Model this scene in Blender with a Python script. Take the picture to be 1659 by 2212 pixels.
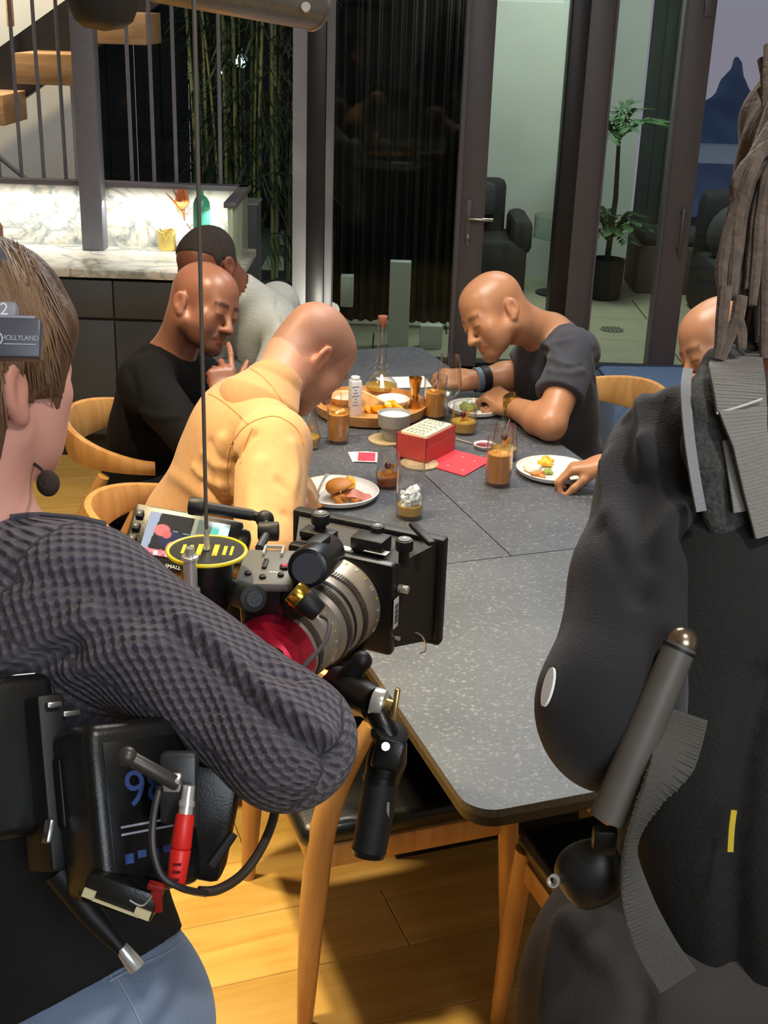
import bpy, bmesh, math, random
import numpy as np
from math import pi, sin, cos, radians as rad, sqrt
from mathutils import Vector, Matrix
random.seed(7)
SC = bpy.context.scene
COL = SC.collection
for o in list(bpy.data.objects):
    bpy.data.objects.remove(o)

# ------------------------------------------------------------------ camera
FOC, PITCH, ROLL, CAMZ = 2700.0, rad(21.9), rad(1.92), 1.85
IW, IH = 1659, 2212
_f = np.array([0, cos(PITCH), -sin(PITCH)])
_r0 = np.array([1.0, 0, 0])
_u0 = np.cross(_r0, _f)
_r = _r0*cos(ROLL) + _u0*sin(ROLL)
_u = _u0*cos(ROLL) - _r0*sin(ROLL)
CAMP = np.array([0, 0, CAMZ])
cd = bpy.data.cameras.new('camera')
cd.sensor_fit = 'VERTICAL'
cd.sensor_height = 36.0
cd.lens = 36.0*FOC/IH
cd.clip_start = 0.05
cam = bpy.data.objects.new('camera', cd)
COL.objects.link(cam)
cam.matrix_world = Matrix(((_r[0], _u[0], -_f[0], 0), (_r[1], _u[1], -_f[1], 0),
                           (_r[2], _u[2], -_f[2], CAMZ), (0, 0, 0, 1)))
SC.camera = cam

# ------------------------------------------------------------------ exposure, sky, lamps
SC.view_settings.view_transform = 'Standard'
SC.view_settings.look = 'None'
SC.view_settings.gamma = 1.0
SC.view_settings.use_curve_mapping = False
SC.view_settings.exposure = 0.0


def lin(c):
    if isinstance(c, str):
        c = tuple(int(c[i:i+2], 16)/255 for i in (0, 2, 4))
    return tuple((v/12.92 if v <= 0.04045 else ((v+0.055)/1.055)**2.4) for v in c)


W = bpy.data.worlds.new('dusk sky')
SC.world = W
W.use_nodes = True
nt = W.node_tree
nt.nodes.clear()
_o = nt.nodes.new('ShaderNodeOutputWorld')
_b = nt.nodes.new('ShaderNodeBackground')
_g = nt.nodes.new('ShaderNodeTexCoord')
_s = nt.nodes.new('ShaderNodeSeparateXYZ')
_rp = nt.nodes.new('ShaderNodeValToRGB')
nt.links.new(_g.outputs['Generated'], _s.inputs[0])
nt.links.new(_s.outputs['Z'], _rp.inputs[0])
nt.links.new(_rp.outputs[0], _b.inputs[0])
nt.links.new(_b.outputs[0], _o.inputs[0])
_rp.color_ramp.elements[0].position = 0.0
_rp.color_ramp.elements[0].color = (*lin('6d6674'), 1)
_rp.color_ramp.elements[1].position = 0.5
_rp.color_ramp.elements[1].color = (*lin('2c3a55'), 1)
_e = _rp.color_ramp.elements.new(0.12)
_e.color = (*lin('6b7590'), 1)
_b.inputs[1].default_value = 1.7


def area(name, loc, target, size, power, col, size_y=None, spread=180, shape='SQUARE'):
    L = bpy.data.lights.new(name, 'AREA')
    L.shape = 'RECTANGLE' if size_y else shape
    L.size = size
    if size_y:
        L.size_y = size_y
    L.energy = power
    L.color = col
    L.spread = rad(spread)
    o = bpy.data.objects.new(name, L)
    COL.objects.link(o)
    o.location = loc
    d = Vector(target) - Vector(loc)
    o.rotation_euler = d.to_track_quat('-Z', 'Y').to_euler()
    return o


def spot(name, loc, target, power, col, ang=90, blend=0.5, r=0.06):
    L = bpy.data.lights.new(name, 'SPOT')
    L.energy = power
    L.color = col
    L.spot_size = rad(ang)
    L.spot_blend = blend
    L.shadow_soft_size = r
    o = bpy.data.objects.new(name, L)
    COL.objects.link(o)
    o.location = loc
    d = Vector(target) - Vector(loc)
    o.rotation_euler = d.to_track_quat('-Z', 'Y').to_euler()
    return o


WARM = (1.0, 0.78, 0.46)
WARMER = (1.0, 0.62, 0.27)
NEUT = (1.0, 0.95, 0.88)
COOL = (0.80, 0.90, 1.0)
area('table_ceiling_light', (0.25, 3.0, 2.86), (0.15, 3.0, 0), 0.9, 52, NEUT)
spot('ceiling_downlight_near', (0.62, 0.46, 2.84), (0.15, 1.6, 0), 55, NEUT, 120, 0.5, 0.05)
spot('ceiling_downlight_floor', (-1.05, 2.6, 2.84), (-0.75, 2.7, 0), 200, WARM, 85, 0.7, 0.10)
spot('ceiling_downlight_left', (-0.55, 1.9, 2.84), (-0.35, 2.05, 0), 290, (1.0, 0.82, 0.46), 48, 0.8, 0.08)
area('room_fill_light', (1.0, -1.4, 2.7), (0.3, 2.5, 0.8), 1.6, 60, COOL)
area('ceiling_panel_far', (0.8, 4.5, 2.9), (0.55, 2.4, 0.75), 1.0, 26, COOL)
area('terrace_light', (1.3, 8.0, 2.9), (1.2, 9.0, 0), 1.2, 70, (0.95, 1.0, 0.91))
area('backsplash_led_strip', (-1.6, 5.55, 1.035), (-1.6, 5.64, 0.82), 1.7, 6.5, (0.95, 0.98, 0.98), 0.02)
area('backsplash_led_strip_end', (-0.76, 5.35, 1.04), (-0.72, 5.35, 0.8), 0.42, 1.6, (0.95, 1.0, 0.95), 0.02)
spot('stair_light', (-1.9, 5.85, 2.7), (-1.55, 6.2, 1.4), 75, WARM, 90, 0.6, 0.05)
spot('hall_light', (-2.6, 6.2, 2.6), (-1.9, 6.9, 1.2), 75, (0.86, 0.95, 1.0), 110, 0.8, 0.1)
spot('garden_spot', (-0.35, 6.55, 0.2), (-0.7, 7.2, 0.9), 9, (1.0, 0.95, 0.8), 100, 0.8, 0.05)


def ray(x, y):
    return _f + _r*((x-IW/2)/FOC) - _u*((y-IH/2)/FOC)


def at(x, y, d):
    """scene point seen at photo pixel x, y, at distance d along the view axis"""
    return CAMP + ray(x, y)*d


def onz(x, y, z):
    q = ray(x, y)
    return CAMP + q*((z-CAMZ)/q[2])


def ony(x, y, Y):
    q = ray(x, y)
    return CAMP + q*(Y/q[1])


def cdir(r, u, d):
    """direction given as right, up, away of the viewpoint"""
    v = _r*r + _u*u + _f*d
    return v/np.linalg.norm(v)
# ------------------------------------------------------------------ materials
def _n(nt, t, **kw):
    n = nt.nodes.new(t)
    for k, v in kw.items():
        setattr(n, k, v)
    return n


MATS = {}


def mat(name, col='808080', rough=0.5, metal=0.0, vary=(8, 0.08), bump=None, spec=0.5, emit=None, coat=0, sss=0,
        stretch=None, attr=None, sheen=0):
    """procedural material: base colour varied by noise, optional noise bump"""
    if name in MATS:
        return MATS[name]
    m = bpy.data.materials.new(name)
    m.use_nodes = True
    t = m.node_tree
    b = t.nodes['Principled BSDF']
    c = lin(col) if isinstance(col, str) else col
    tc = _n(t, 'ShaderNodeTexCoord')
    src = tc.outputs['Object']
    if stretch:
        mp = _n(t, 'ShaderNodeMapping')
        mp.inputs['Scale'].default_value = stretch
        t.links.new(src, mp.inputs[0])
        src = mp.outputs[0]
    nz = _n(t, 'ShaderNodeTexNoise')
    nz.inputs['Scale'].default_value = vary[0]
    nz.inputs['Detail'].default_value = 4
    t.links.new(src, nz.inputs['Vector'])
    r = _n(t, 'ShaderNodeValToRGB')
    v = vary[1]
    r.color_ramp.elements[0].position = 0.3
    r.color_ramp.elements[1].position = 0.7
    r.color_ramp.elements[0].color = (*[max(0, x*(1-v)) for x in c], 1)
    r.color_ramp.elements[1].color = (*[min(1, x*(1+v)) for x in c], 1)
    t.links.new(nz.outputs['Fac'], r.inputs[0])
    outc = r.outputs[0]
    if attr:
        a = _n(t, 'ShaderNodeAttribute', attribute_name=attr)
        mx = _n(t, 'ShaderNodeMix', data_type='RGBA', blend_type='MULTIPLY')
        mx.inputs[0].default_value = 1.0
        t.links.new(a.outputs['Color'], mx.inputs[6])
        t.links.new(outc, mx.inputs[7])
        outc = mx.outputs[2]
    t.links.new(outc, b.inputs['Base Color'])
    b.inputs['Roughness'].default_value = rough
    b.inputs['Metallic'].default_value = metal
    b.inputs['Specular IOR Level'].default_value = spec
    if coat:
        b.inputs['Coat Weight'].default_value = coat
        b.inputs['Coat Roughness'].default_value = 0.12
    if sheen:
        b.inputs['Sheen Weight'].default_value = sheen
        b.inputs['Sheen Roughness'].default_value = 0.5
    if sss:
        b.inputs['Subsurface Weight'].default_value = sss
        b.inputs['Subsurface Radius'].default_value = (0.012, 0.005, 0.003)
        b.inputs['Subsurface Scale'].default_value = 1.0
    if emit:
        b.inputs['Emission Color'].default_value = (*lin(emit[0]), 1)
        b.inputs['Emission Strength'].default_value = emit[1]
    if bump:
        bz = _n(t, 'ShaderNodeTexNoise')
        bz.inputs['Scale'].default_value = bump[0]
        bz.inputs['Detail'].default_value = 5
        t.links.new(src, bz.inputs['Vector'])
        bp = _n(t, 'ShaderNodeBump')
        bp.inputs['Strength'].default_value = bump[1]
        bp.inputs['Distance'].default_value = bump[2] if len(bump) > 2 else 0.004
        t.links.new(bz.outputs['Fac'], bp.inputs['Height'])
        t.links.new(bp.outputs[0], b.inputs['Normal'])
    MATS[name] = m
    return m


def thin_glass(name, tint=(1, 1, 1), refl=0.9, base=0.04, rough=0.0, ior=1.45):
    if name in MATS:
        return MATS[name]
    m = bpy.data.materials.new(name)
    m.use_nodes = True
    t = m.node_tree
    t.nodes.clear()
    o = _n(t, 'ShaderNodeOutputMaterial')
    mx = _n(t, 'ShaderNodeMixShader')
    tr = _n(t, 'ShaderNodeBsdfTransparent')
    gl = _n(t, 'ShaderNodeBsdfGlossy')
    fr = _n(t, 'ShaderNodeLayerWeight')
    fr.inputs[0].default_value = 0.5
    pw = _n(t, 'ShaderNodeMath', operation='POWER')
    pw.inputs[1].default_value = 3.0
    t.links.new(fr.outputs['Facing'], pw.inputs[0])
    ma = _n(t, 'ShaderNodeMath', operation='MULTIPLY_ADD')
    ma.inputs[1].default_value = refl
    ma.inputs[2].default_value = base
    ma.use_clamp = True
    tr.inputs[0].default_value = (*tint, 1)
    gl.inputs['Roughness'].default_value = rough
    t.links.new(pw.outputs[0], ma.inputs[0])
    t.links.new(ma.outputs[0], mx.inputs[0])
    t.links.new(tr.outputs[0], mx.inputs[1])
    t.links.new(gl.outputs[0], mx.inputs[2])
    t.links.new(mx.outputs[0], o.inputs[0])
    MATS[name] = m
    return m


def liquid(name, col, dens=0.55):
    """cloudy drink: part translucent, part see-through, with a glossy skin"""
    if name in MATS:
        return MATS[name]
    m = bpy.data.materials.new(name)
    m.use_nodes = True
    t = m.node_tree
    t.nodes.clear()
    c = (*lin(col), 1)
    o = _n(t, 'ShaderNodeOutputMaterial')
    df = _n(t, 'ShaderNodeBsdfDiffuse')
    tl = _n(t, 'ShaderNodeBsdfTranslucent')
    tr = _n(t, 'ShaderNodeBsdfTransparent')
    gl = _n(t, 'ShaderNodeBsdfGlossy')
    gl.inputs['Roughness'].default_value = 0.08
    nz = _n(t, 'ShaderNodeTexNoise')
    nz.inputs['Scale'].default_value = 60
    rp = _n(t, 'ShaderNodeValToRGB')
    rp.color_ramp.elements[0].position = 0.35
    rp.color_ramp.elements[0].color = (c[0]*0.85, c[1]*0.75, c[2]*0.7, 1)
    rp.color_ramp.elements[1].position = 0.75
    rp.color_ramp.elements[1].color = (min(1, c[0]*1.15), min(1, c[1]*1.4), min(1, c[2]*1.6), 1)
    t.links.new(nz.outputs['Fac'], rp.inputs[0])
    for n in (df, tl, tr):
        t.links.new(rp.outputs[0], n.inputs[0])
    m1 = _n(t, 'ShaderNodeMixShader')
    m1.inputs[0].default_value = 0.35
    m2 = _n(t, 'ShaderNodeMixShader')
    m2.inputs[0].default_value = dens
    m3 = _n(t, 'ShaderNodeMixShader')
    fr = _n(t, 'ShaderNodeFresnel')
    t.links.new(df.outputs[0], m1.inputs[1])
    t.links.new(tl.outputs[0], m1.inputs[2])
    t.links.new(tr.outputs[0], m2.inputs[1])
    t.links.new(m1.outputs[0], m2.inputs[2])
    t.links.new(fr.outputs[0], m3.inputs[0])
    t.links.new(m2.outputs[0], m3.inputs[1])
    t.links.new(gl.outputs[0], m3.inputs[2])
    t.links.new(m3.outputs[0], o.inputs[0])
    MATS[name] = m
    return m


def wood(name, a, b, scale=(6, 60, 60), rough=0.35, bump=0.05):
    if name in MATS:
        return MATS[name]
    m = bpy.data.materials.new(name)
    m.use_nodes = True
    t = m.node_tree
    p = t.nodes['Principled BSDF']
    tc = _n(t, 'ShaderNodeTexCoord')
    oi = _n(t, 'ShaderNodeObjectInfo')
    ad = _n(t, 'ShaderNodeVectorMath', operation='ADD')
    sc = _n(t, 'ShaderNodeVectorMath', operation='SCALE')
    sc.inputs[0].default_value = (13, 7, 5)
    t.links.new(oi.outputs['Random'], sc.inputs['Scale'])
    t.links.new(tc.outputs['Object'], ad.inputs[0])
    t.links.new(sc.outputs[0], ad.inputs[1])
    mp = _n(t, 'ShaderNodeMapping')
    mp.inputs['Scale'].default_value = scale
    t.links.new(ad.outputs[0], mp.inputs[0])
    nz = _n(t, 'ShaderNodeTexNoise')
    nz.inputs['Scale'].default_value = 1.0
    nz.inputs['Detail'].default_value = 6
    nz.inputs['Distortion'].default_value = 0.6
    t.links.new(mp.outputs[0], nz.inputs['Vector'])
    r = _n(t, 'ShaderNodeValToRGB')
    r.color_ramp.elements[0].position = 0.3
    r.color_ramp.elements[1].position = 0.72
    r.color_ramp.elements[0].color = (*lin(a), 1)
    r.color_ramp.elements[1].color = (*lin(b), 1)
    t.links.new(nz.outputs['Fac'], r.inputs[0])
    hs = _n(t, 'ShaderNodeHueSaturation')
    mr = _n(t, 'ShaderNodeMapRange')
    mr.inputs['To Min'].default_value = 0.86
    mr.inputs['To Max'].default_value = 1.12
    t.links.new(oi.outputs['Random'], mr.inputs[0])
    t.links.new(mr.outputs[0], hs.inputs['Value'])
    t.links.new(r.outputs[0], hs.inputs['Color'])
    t.links.new(hs.outputs[0], p.inputs['Base Color'])
    p.inputs['Roughness'].default_value = rough
    bp = _n(t, 'ShaderNodeBump')
    bp.inputs['Strength'].default_value = bump
    t.links.new(nz.outputs['Fac'], bp.inputs['Height'])
    t.links.new(bp.outputs[0], p.inputs['Normal'])
    MATS[name] = m
    return m


# ------------------------------------------------------------------ objects
def tag(o, label=None, cat=None, group=None, kind=None):
    if label:
        o['label'] = label
    if cat:
        o['category'] = cat
    if group:
        o['group'] = group
    if kind:
        o['kind'] = kind
    return o


def thing(name, label, cat, loc=(0, 0, 0), rotz=0.0, group=None, M=None):
    o = bpy.data.objects.new(name, None)
    o.empty_display_size = 0.05
    COL.objects.link(o)
    if M is not None:
        o.matrix_world = M
    else:
        o.location = tuple(loc)
        o.rotation_euler = (0, 0, rotz)
    return tag(o, label, cat, group)


def dup(root, loc, rotz=0.0, label=None):
    r = root.copy()
    COL.objects.link(r)
    r.location = tuple(loc)
    r.rotation_euler = (0, 0, rotz)
    if label:
        r['label'] = label
    for ch in list(root.children):
        c = ch.copy()
        COL.objects.link(c)
        c.parent = r
        for g in list(ch.children):
            d = g.copy()
            COL.objects.link(d)
            d.parent = c
    return r


def link_mesh(name, me, m, parent=None, kind=None):
    o = bpy.data.objects.new(name, me)
    COL.objects.link(o)
    if m is not None:
        me.materials.append(m)
    if parent is not None:
        o.parent = parent
    if kind:
        o['kind'] = kind
    return o


def fr3(z, x=None):
    """orthonormal frame whose third column is z"""
    z = np.array(z, float)
    z = z/np.linalg.norm(z)
    x = np.array(x if x is not None else ((1, 0, 0) if abs(z[0]) < 0.9 else (0, 1, 0)), float)
    x = x - z*(x@z)
    x /= np.linalg.norm(x)
    return np.stack([x, np.cross(z, x), z], 1)


class MB:
    """collects primitives into ONE mesh"""
    def __init__(self):
        self.v, self.f = [], []

    def raw(self, v, f):
        n = len(self.v)
        self.v += [tuple(map(float, p)) for p in v]
        self.f += [tuple(i+n for i in q) for q in f]
        return self

    def box(self, c, s, R=None, bev=0.0, seg=2):
        """s = full sizes; R = 3x3 columns"""
        R = np.eye(3) if R is None else np.array(R)
        c = np.array(c, float)
        hx, hy, hz = [x/2 for x in s]
        if bev <= 0:
            v = [c + R@np.array((x*hx, y*hy, z*hz)) for x in (-1, 1) for y in (-1, 1) for z in (-1, 1)]
            return self.raw(v, [(0, 1, 3, 2), (4, 6, 7, 5), (0, 4, 5, 1), (2, 3, 7, 6), (0, 2, 6, 4), (1, 5, 7, 3)])
        bm = bmesh.new()
        bmesh.ops.create_cube(bm, size=1)
        for q in bm.verts:
            q.co = Vector((q.co.x*s[0], q.co.y*s[1], q.co.z*s[2]))
        bmesh.ops.bevel(bm, geom=list(bm.edges), offset=min(bev, min(s)*0.48), segments=seg, affect='EDGES', profile=0.5)
        bm.verts.index_update()
        v = [c + R@np.array(q.co) for q in bm.verts]
        f = [tuple(q.index for q in p.verts) for p in bm.faces]
        bm.free()
        return self.raw(v, f)

    def lathe(self, prof, c=(0, 0, 0), axis=(0, 0, 1), n=28, cap=True):
        """prof: (radius, height) pairs along axis"""
        F = fr3(axis)
        c = np.array(c, float)
        v, f = [], []
        for (r, z) in prof:
            for k in range(n):
                a = 2*pi*k/n
                v.append(c + F@np.array((r*cos(a), r*sin(a), z)))
        for i in range(len(prof)-1):
            for k in range(n):
                f.append((i*n+k, i*n+(k+1) % n, (i+1)*n+(k+1) % n, (i+1)*n+k))
        if cap:
            if prof[0][0] > 1e-6:
                f.append(tuple(reversed(range(n))))
            if prof[-1][0] > 1e-6:
                f.append(tuple((len(prof)-1)*n+k for k in range(n)))
        return self.raw(v, f)

    def cyl(self, a, b, r, r2=None, n=16, bev=0.0):
        a = np.array(a, float)
        b = np.array(b, float)
        r2 = r if r2 is None else r2
        L = np.linalg.norm(b-a)
        if bev > 0:
            p = [(r-bev, 0), (r-bev*0.3, bev*0.3), (r, bev), (r2, L-bev), (r2-bev*0.3, L-bev*0.3), (r2-bev, L)]
        else:
            p = [(r, 0), (r2, L)]
        return self.lathe(p, a, b-a, n)

    def tube(self, pts, r, n=8, cap=True, flat=None, smooth=0):
        """sweep a circle (or flat=(half width, half thickness)) along pts"""
        P = [np.array(p, float) for p in pts]
        if smooth:
            P = catmull(P, smooth)
        R = r if hasattr(r, '__len__') else [r]*len(P)
        if len(R) != len(P):
            R = np.interp(np.linspace(0, 1, len(P)), np.linspace(0, 1, len(R)), R)
        v, f = [], []
        x = None
        for i, p in enumerate(P):
            t = P[min(i+1, len(P)-1)] - P[max(i-1, 0)]
            F = fr3(t, x)
            x = F[:, 0]
            for k in range(n):
                a = 2*pi*k/n
                v.append(p + F[:, 0]*R[i]*cos(a) + F[:, 1]*R[i]*sin(a))
        for i in range(len(P)-1):
            for k in range(n):
                f.append((i*n+k, i*n+(k+1) % n, (i+1)*n+(k+1) % n, (i+1)*n+k))
        if cap:
            f.append(tuple(reversed(range(n))))
            f.append(tuple((len(P)-1)*n+k for k in range(n)))
        return self.raw(v, f)

    def band(self, pts, wdirs, w, th, smooth=0):
        """flat strap along pts, width along wdirs (one per point), thickness th"""
        P = [np.array(p, float) for p in pts]
        D = [np.array(d, float) for d in wdirs]
        if smooth:
            P = catmull(P, smooth)
            D = catmull(D, smooth)
        Wd = np.interp(np.linspace(0, 1, len(P)), np.linspace(0, 1, len(w)), w) if hasattr(w, '__len__') else [w]*len(P)
        v, f = [], []
        for i, p in enumerate(P):
            t = P[min(i+1, len(P)-1)] - P[max(i-1, 0)]
            t /= np.linalg.norm(t)
            d = D[i] - t*(D[i]@t)
            d /= np.linalg.norm(d)
            nn = np.cross(t, d)
            for (a, b) in ((-1, -1), (1, -1), (1, 1), (-1, 1)):
                v.append(p + d*a*Wd[i]/2 + nn*b*th/2)
        for i in range(len(P)-1):
            for k in range(4):
                f.append((i*4+k, i*4+(k+1) % 4, (i+1)*4+(k+1) % 4, (i+1)*4+k))
        m = (len(P)-1)*4
        f += [(3, 2, 1, 0), (m, m+1, m+2, m+3)]
        return self.raw(v, f)

    def ell(self, c, r, R=None, n=16, m=10):
        R = np.eye(3) if R is None else np.array(R)
        c = np.array(c, float)
        v, f = [c + R@np.array((0, 0, -r[2]))], []
        for i in range(1, m):
            a = -pi/2 + pi*i/m
            for k in range(n):
                b = 2*pi*k/n
                v.append(c + R@np.array((r[0]*cos(a)*cos(b), r[1]*cos(a)*sin(b), r[2]*sin(a))))
        v.append(c + R@np.array((0, 0, r[2])))
        for k in range(n):
            f.append((0, 1+(k+1) % n, 1+k))
            f.append((len(v)-1, 1+(m-2)*n+k, 1+(m-2)*n+(k+1) % n))
        for i in range(m-2):
            for k in range(n):
                f.append((1+i*n+k, 1+i*n+(k+1) % n, 1+(i+1)*n+(k+1) % n, 1+(i+1)*n+k))
        return self.raw(v, f)

    def prism(self, poly, z0, z1, c=(0, 0, 0), R=None):
        """polygon in the local xy plane extruded from z0 to z1"""
        R = np.eye(3) if R is None else np.array(R)
        c = np.array(c, float)
        n = len(poly)
        v = [c + R@np.array((x, y, z0)) for x, y in poly] + [c + R@np.array((x, y, z1)) for x, y in poly]
        f = [tuple(reversed(range(n))), tuple(range(n, 2*n))]
        f += [(k, (k+1) % n, n+(k+1) % n, n+k) for k in range(n)]
        return self.raw(v, f)

    def mesh(self, name, angle=35):
        me = bpy.data.meshes.new(name)
        me.from_pydata(self.v, [], self.f)
        me.update()
        if angle:
            me.polygons.foreach_set('use_smooth', [True]*len(me.polygons))
            me.set_sharp_from_angle(angle=rad(angle))
        return me

    def build(self, name, m, parent=None, label=None, kind=None, angle=35):
        o = link_mesh(name, self.mesh(name, angle), m, parent, kind)
        if label:
            o['label'] = label
        return o


def catmull(P, k):
    P = [np.array(p, float) for p in P]
    out = []
    for i in range(len(P)-1):
        a, b, c, d = P[max(i-1, 0)], P[i], P[i+1], P[min(i+2, len(P)-1)]
        for j in range(k):
            t = j/k
            out.append(0.5*(2*b + (c-a)*t + (2*a-5*b+4*c-d)*t*t + (3*b-a-3*c+d)*t**3))
    out.append(P[-1])
    return out


def text(name, s, size, m, parent, loc, R, extrude=0.0003, sx=1.0, align='CENTER'):
    cu = bpy.data.curves.new(name, 'FONT')
    cu.body = s
    cu.size = size
    cu.extrude = extrude
    cu.align_x = align
    cu.align_y = 'CENTER'
    t_ = bpy.data.objects.new(name, cu)
    me = bpy.data.meshes.new_from_object(t_)
    bpy.data.objects.remove(t_)
    bpy.data.curves.remove(cu)
    me.materials.clear()
    me.materials.append(m)
    o = bpy.data.objects.new(name, me)
    COL.objects.link(o)
    if parent is not None:
        o.parent = parent
    R = np.array(R)
    o.matrix_local = Matrix(((R[0][0]*sx, R[0][1], R[0][2], loc[0]), (R[1][0]*sx, R[1][1], R[1][2], loc[1]),
                             (R[2][0]*sx, R[2][1], R[2][2], loc[2]), (0, 0, 0, 1)))
    return o


# ------------------------------------------------------------------ implicit surfaces
class SDF:
    """smooth union of limbs and ellipsoids, meshed with surface nets"""
    def __init__(self):
        self.p, self.ops = [], []

    def _add(self, fn, k, op):
        (self.p if op is None else self.ops).append((fn, k, op))
        return self

    def cone(self, a, b, ra, rb, k=0.02, op=None, flat=None, capb=False, capa=False):
        a = np.array(a, np.float32)
        b = np.array(b, np.float32)
        ab = b-a
        L2 = float(ab@ab)+1e-9
        L = sqrt(L2)
        if flat is not None:
            nrm = np.array(flat[0], np.float32)
            nrm = nrm - ab*(nrm@ab)/L2
            nrm = nrm/np.linalg.norm(nrm)
            kf = 1/flat[1]-1

        def fn(P):
            q = P-a
            if flat is not None:
                q = q + np.outer(q@nrm*kf, nrm).astype(np.float32)
            t0 = (q@ab)/L2
            t = np.clip(t0, 0, 1)
            w = q - t[:, None]*ab
            d = np.sqrt((w*w).sum(1)) - (ra+(rb-ra)*t)
            if capb:
                d = np.maximum(d, (t0-1)*L)
            if capa:
                d = np.maximum(d, -t0*L)
            return d
        return self._add(fn, k, op)

    def chain(self, pts, rs, k=0.02, op=None, flat=None):
        for i in range(len(pts)-1):
            self.cone(pts[i], pts[i+1], rs[i], rs[i+1], k if i == 0 else max(k*0.7, 0.004), op, flat)
        return self

    def ell(self, c, r, R=None, k=0.02, op=None):
        c = np.array(c, np.float32)
        r = np.array(r, np.float32)
        R = None if R is None else np.array(R, np.float32)

        def fn(P):
            q = P-c
            if R is not None:
                q = q@R
            k0 = np.sqrt(((q/r)**2).sum(1))
            k1 = np.sqrt(((q/(r*r))**2).sum(1))+1e-9
            return k0*(k0-1)/k1
        return self._add(fn, k, op)

    def box(self, c, s, R=None, rd=0.01, k=0.02, op=None):
        c = np.array(c, np.float32)
        h = np.array(s, np.float32)/2-rd
        R = None if R is None else np.array(R, np.float32)

        def fn(P):
            q = P-c
            if R is not None:
                q = q@R
            q = np.abs(q)-h
            return np.sqrt((np.maximum(q, 0)**2).sum(1)) + np.minimum(q.max(1), 0) - rd
        return self._add(fn, k, op)

    def plane(self, p, n, k=0.0, op='int'):
        """keep the side the normal n points away from"""
        p = np.array(p, np.float32)
        n = np.array(n, np.float32)/np.linalg.norm(n)
        return self._add(lambda P: (P-p)@n, k, op)

    @staticmethod
    def comb(prims, P, ops, disp=None):
        d = None
        for fn, k, _ in prims:
            e = fn(P)
            if d is None:
                d = e
            elif k > 0:
                h = np.maximum(k-np.abs(d-e), 0)
                d = np.minimum(d, e) - h*h/(4*k)
            else:
                d = np.minimum(d, e)
        if disp is not None:
            d = d + disp(P)
        for fn, k, op in ops:
            e = fn(P)
            e = -e if op == 'sub' else e
            if k > 0:
                h = np.maximum(k-np.abs(d-e), 0)
                d = np.maximum(d, e) + h*h/(4*k)
            else:
                d = np.maximum(d, e)
        return d

    def field(self, lo, hi, h, disp=None, B=14):
        lo = np.array(lo, np.float32)
        nb = np.ceil((np.array(hi)-lo)/h/B).astype(int)
        n = nb*B+1
        F = np.full(tuple(n), 1.0, np.float32)
        R = B*h*0.5*sqrt(3)*1.35 + 0.012
        ci = np.stack(np.meshgrid(*[np.arange(m) for m in nb], indexing='ij'), -1).reshape(-1, 3)
        cc = (lo + (ci*B+B/2)*h).astype(np.float32)
        D = np.stack([fn(cc) for fn, _, _ in self.p])
        O = np.stack([np.abs(fn(cc)) for fn, _, _ in self.ops]) if self.ops else None
        md = D.min(0)
        act = (md < R) & ((md > -R) | (False if O is None else (O.min(0) < R)))
        # deep inside: keep sign from the complete field
        ins = (md <= -R) & ~act
        if ins.any():
            sg = self.comb(self.p, cc[ins], self.ops)
            for (i, j, k), s in zip(ci[ins], sg):
                F[i*B:(i+1)*B+1, j*B:(j+1)*B+1, k*B:(k+1)*B+1] = -1 if s < 0 else 1
        g = np.stack(np.meshgrid(*[np.arange(B+1)]*3, indexing='ij'), -1).reshape(-1, 3).astype(np.float32)*h
        for bi in np.nonzero(act)[0]:
            i, j, k = ci[bi]
            P = g + (lo + ci[bi]*B*h).astype(np.float32)
            sel = [self.p[q] for q in np.nonzero(D[:, bi] < md[bi] + 2*R)[0]]
            d = self.comb(sel, P, self.ops, disp)
            F[i*B:(i+1)*B+1, j*B:(j+1)*B+1, k*B:(k+1)*B+1] = d.reshape(B+1, B+1, B+1)
        return F, lo

    def mesh(self, lo, hi, h, disp=None, relax=1):
        F, lo = self.field(lo, hi, h, disp)
        return surfnet(F, lo, h, relax)


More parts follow.
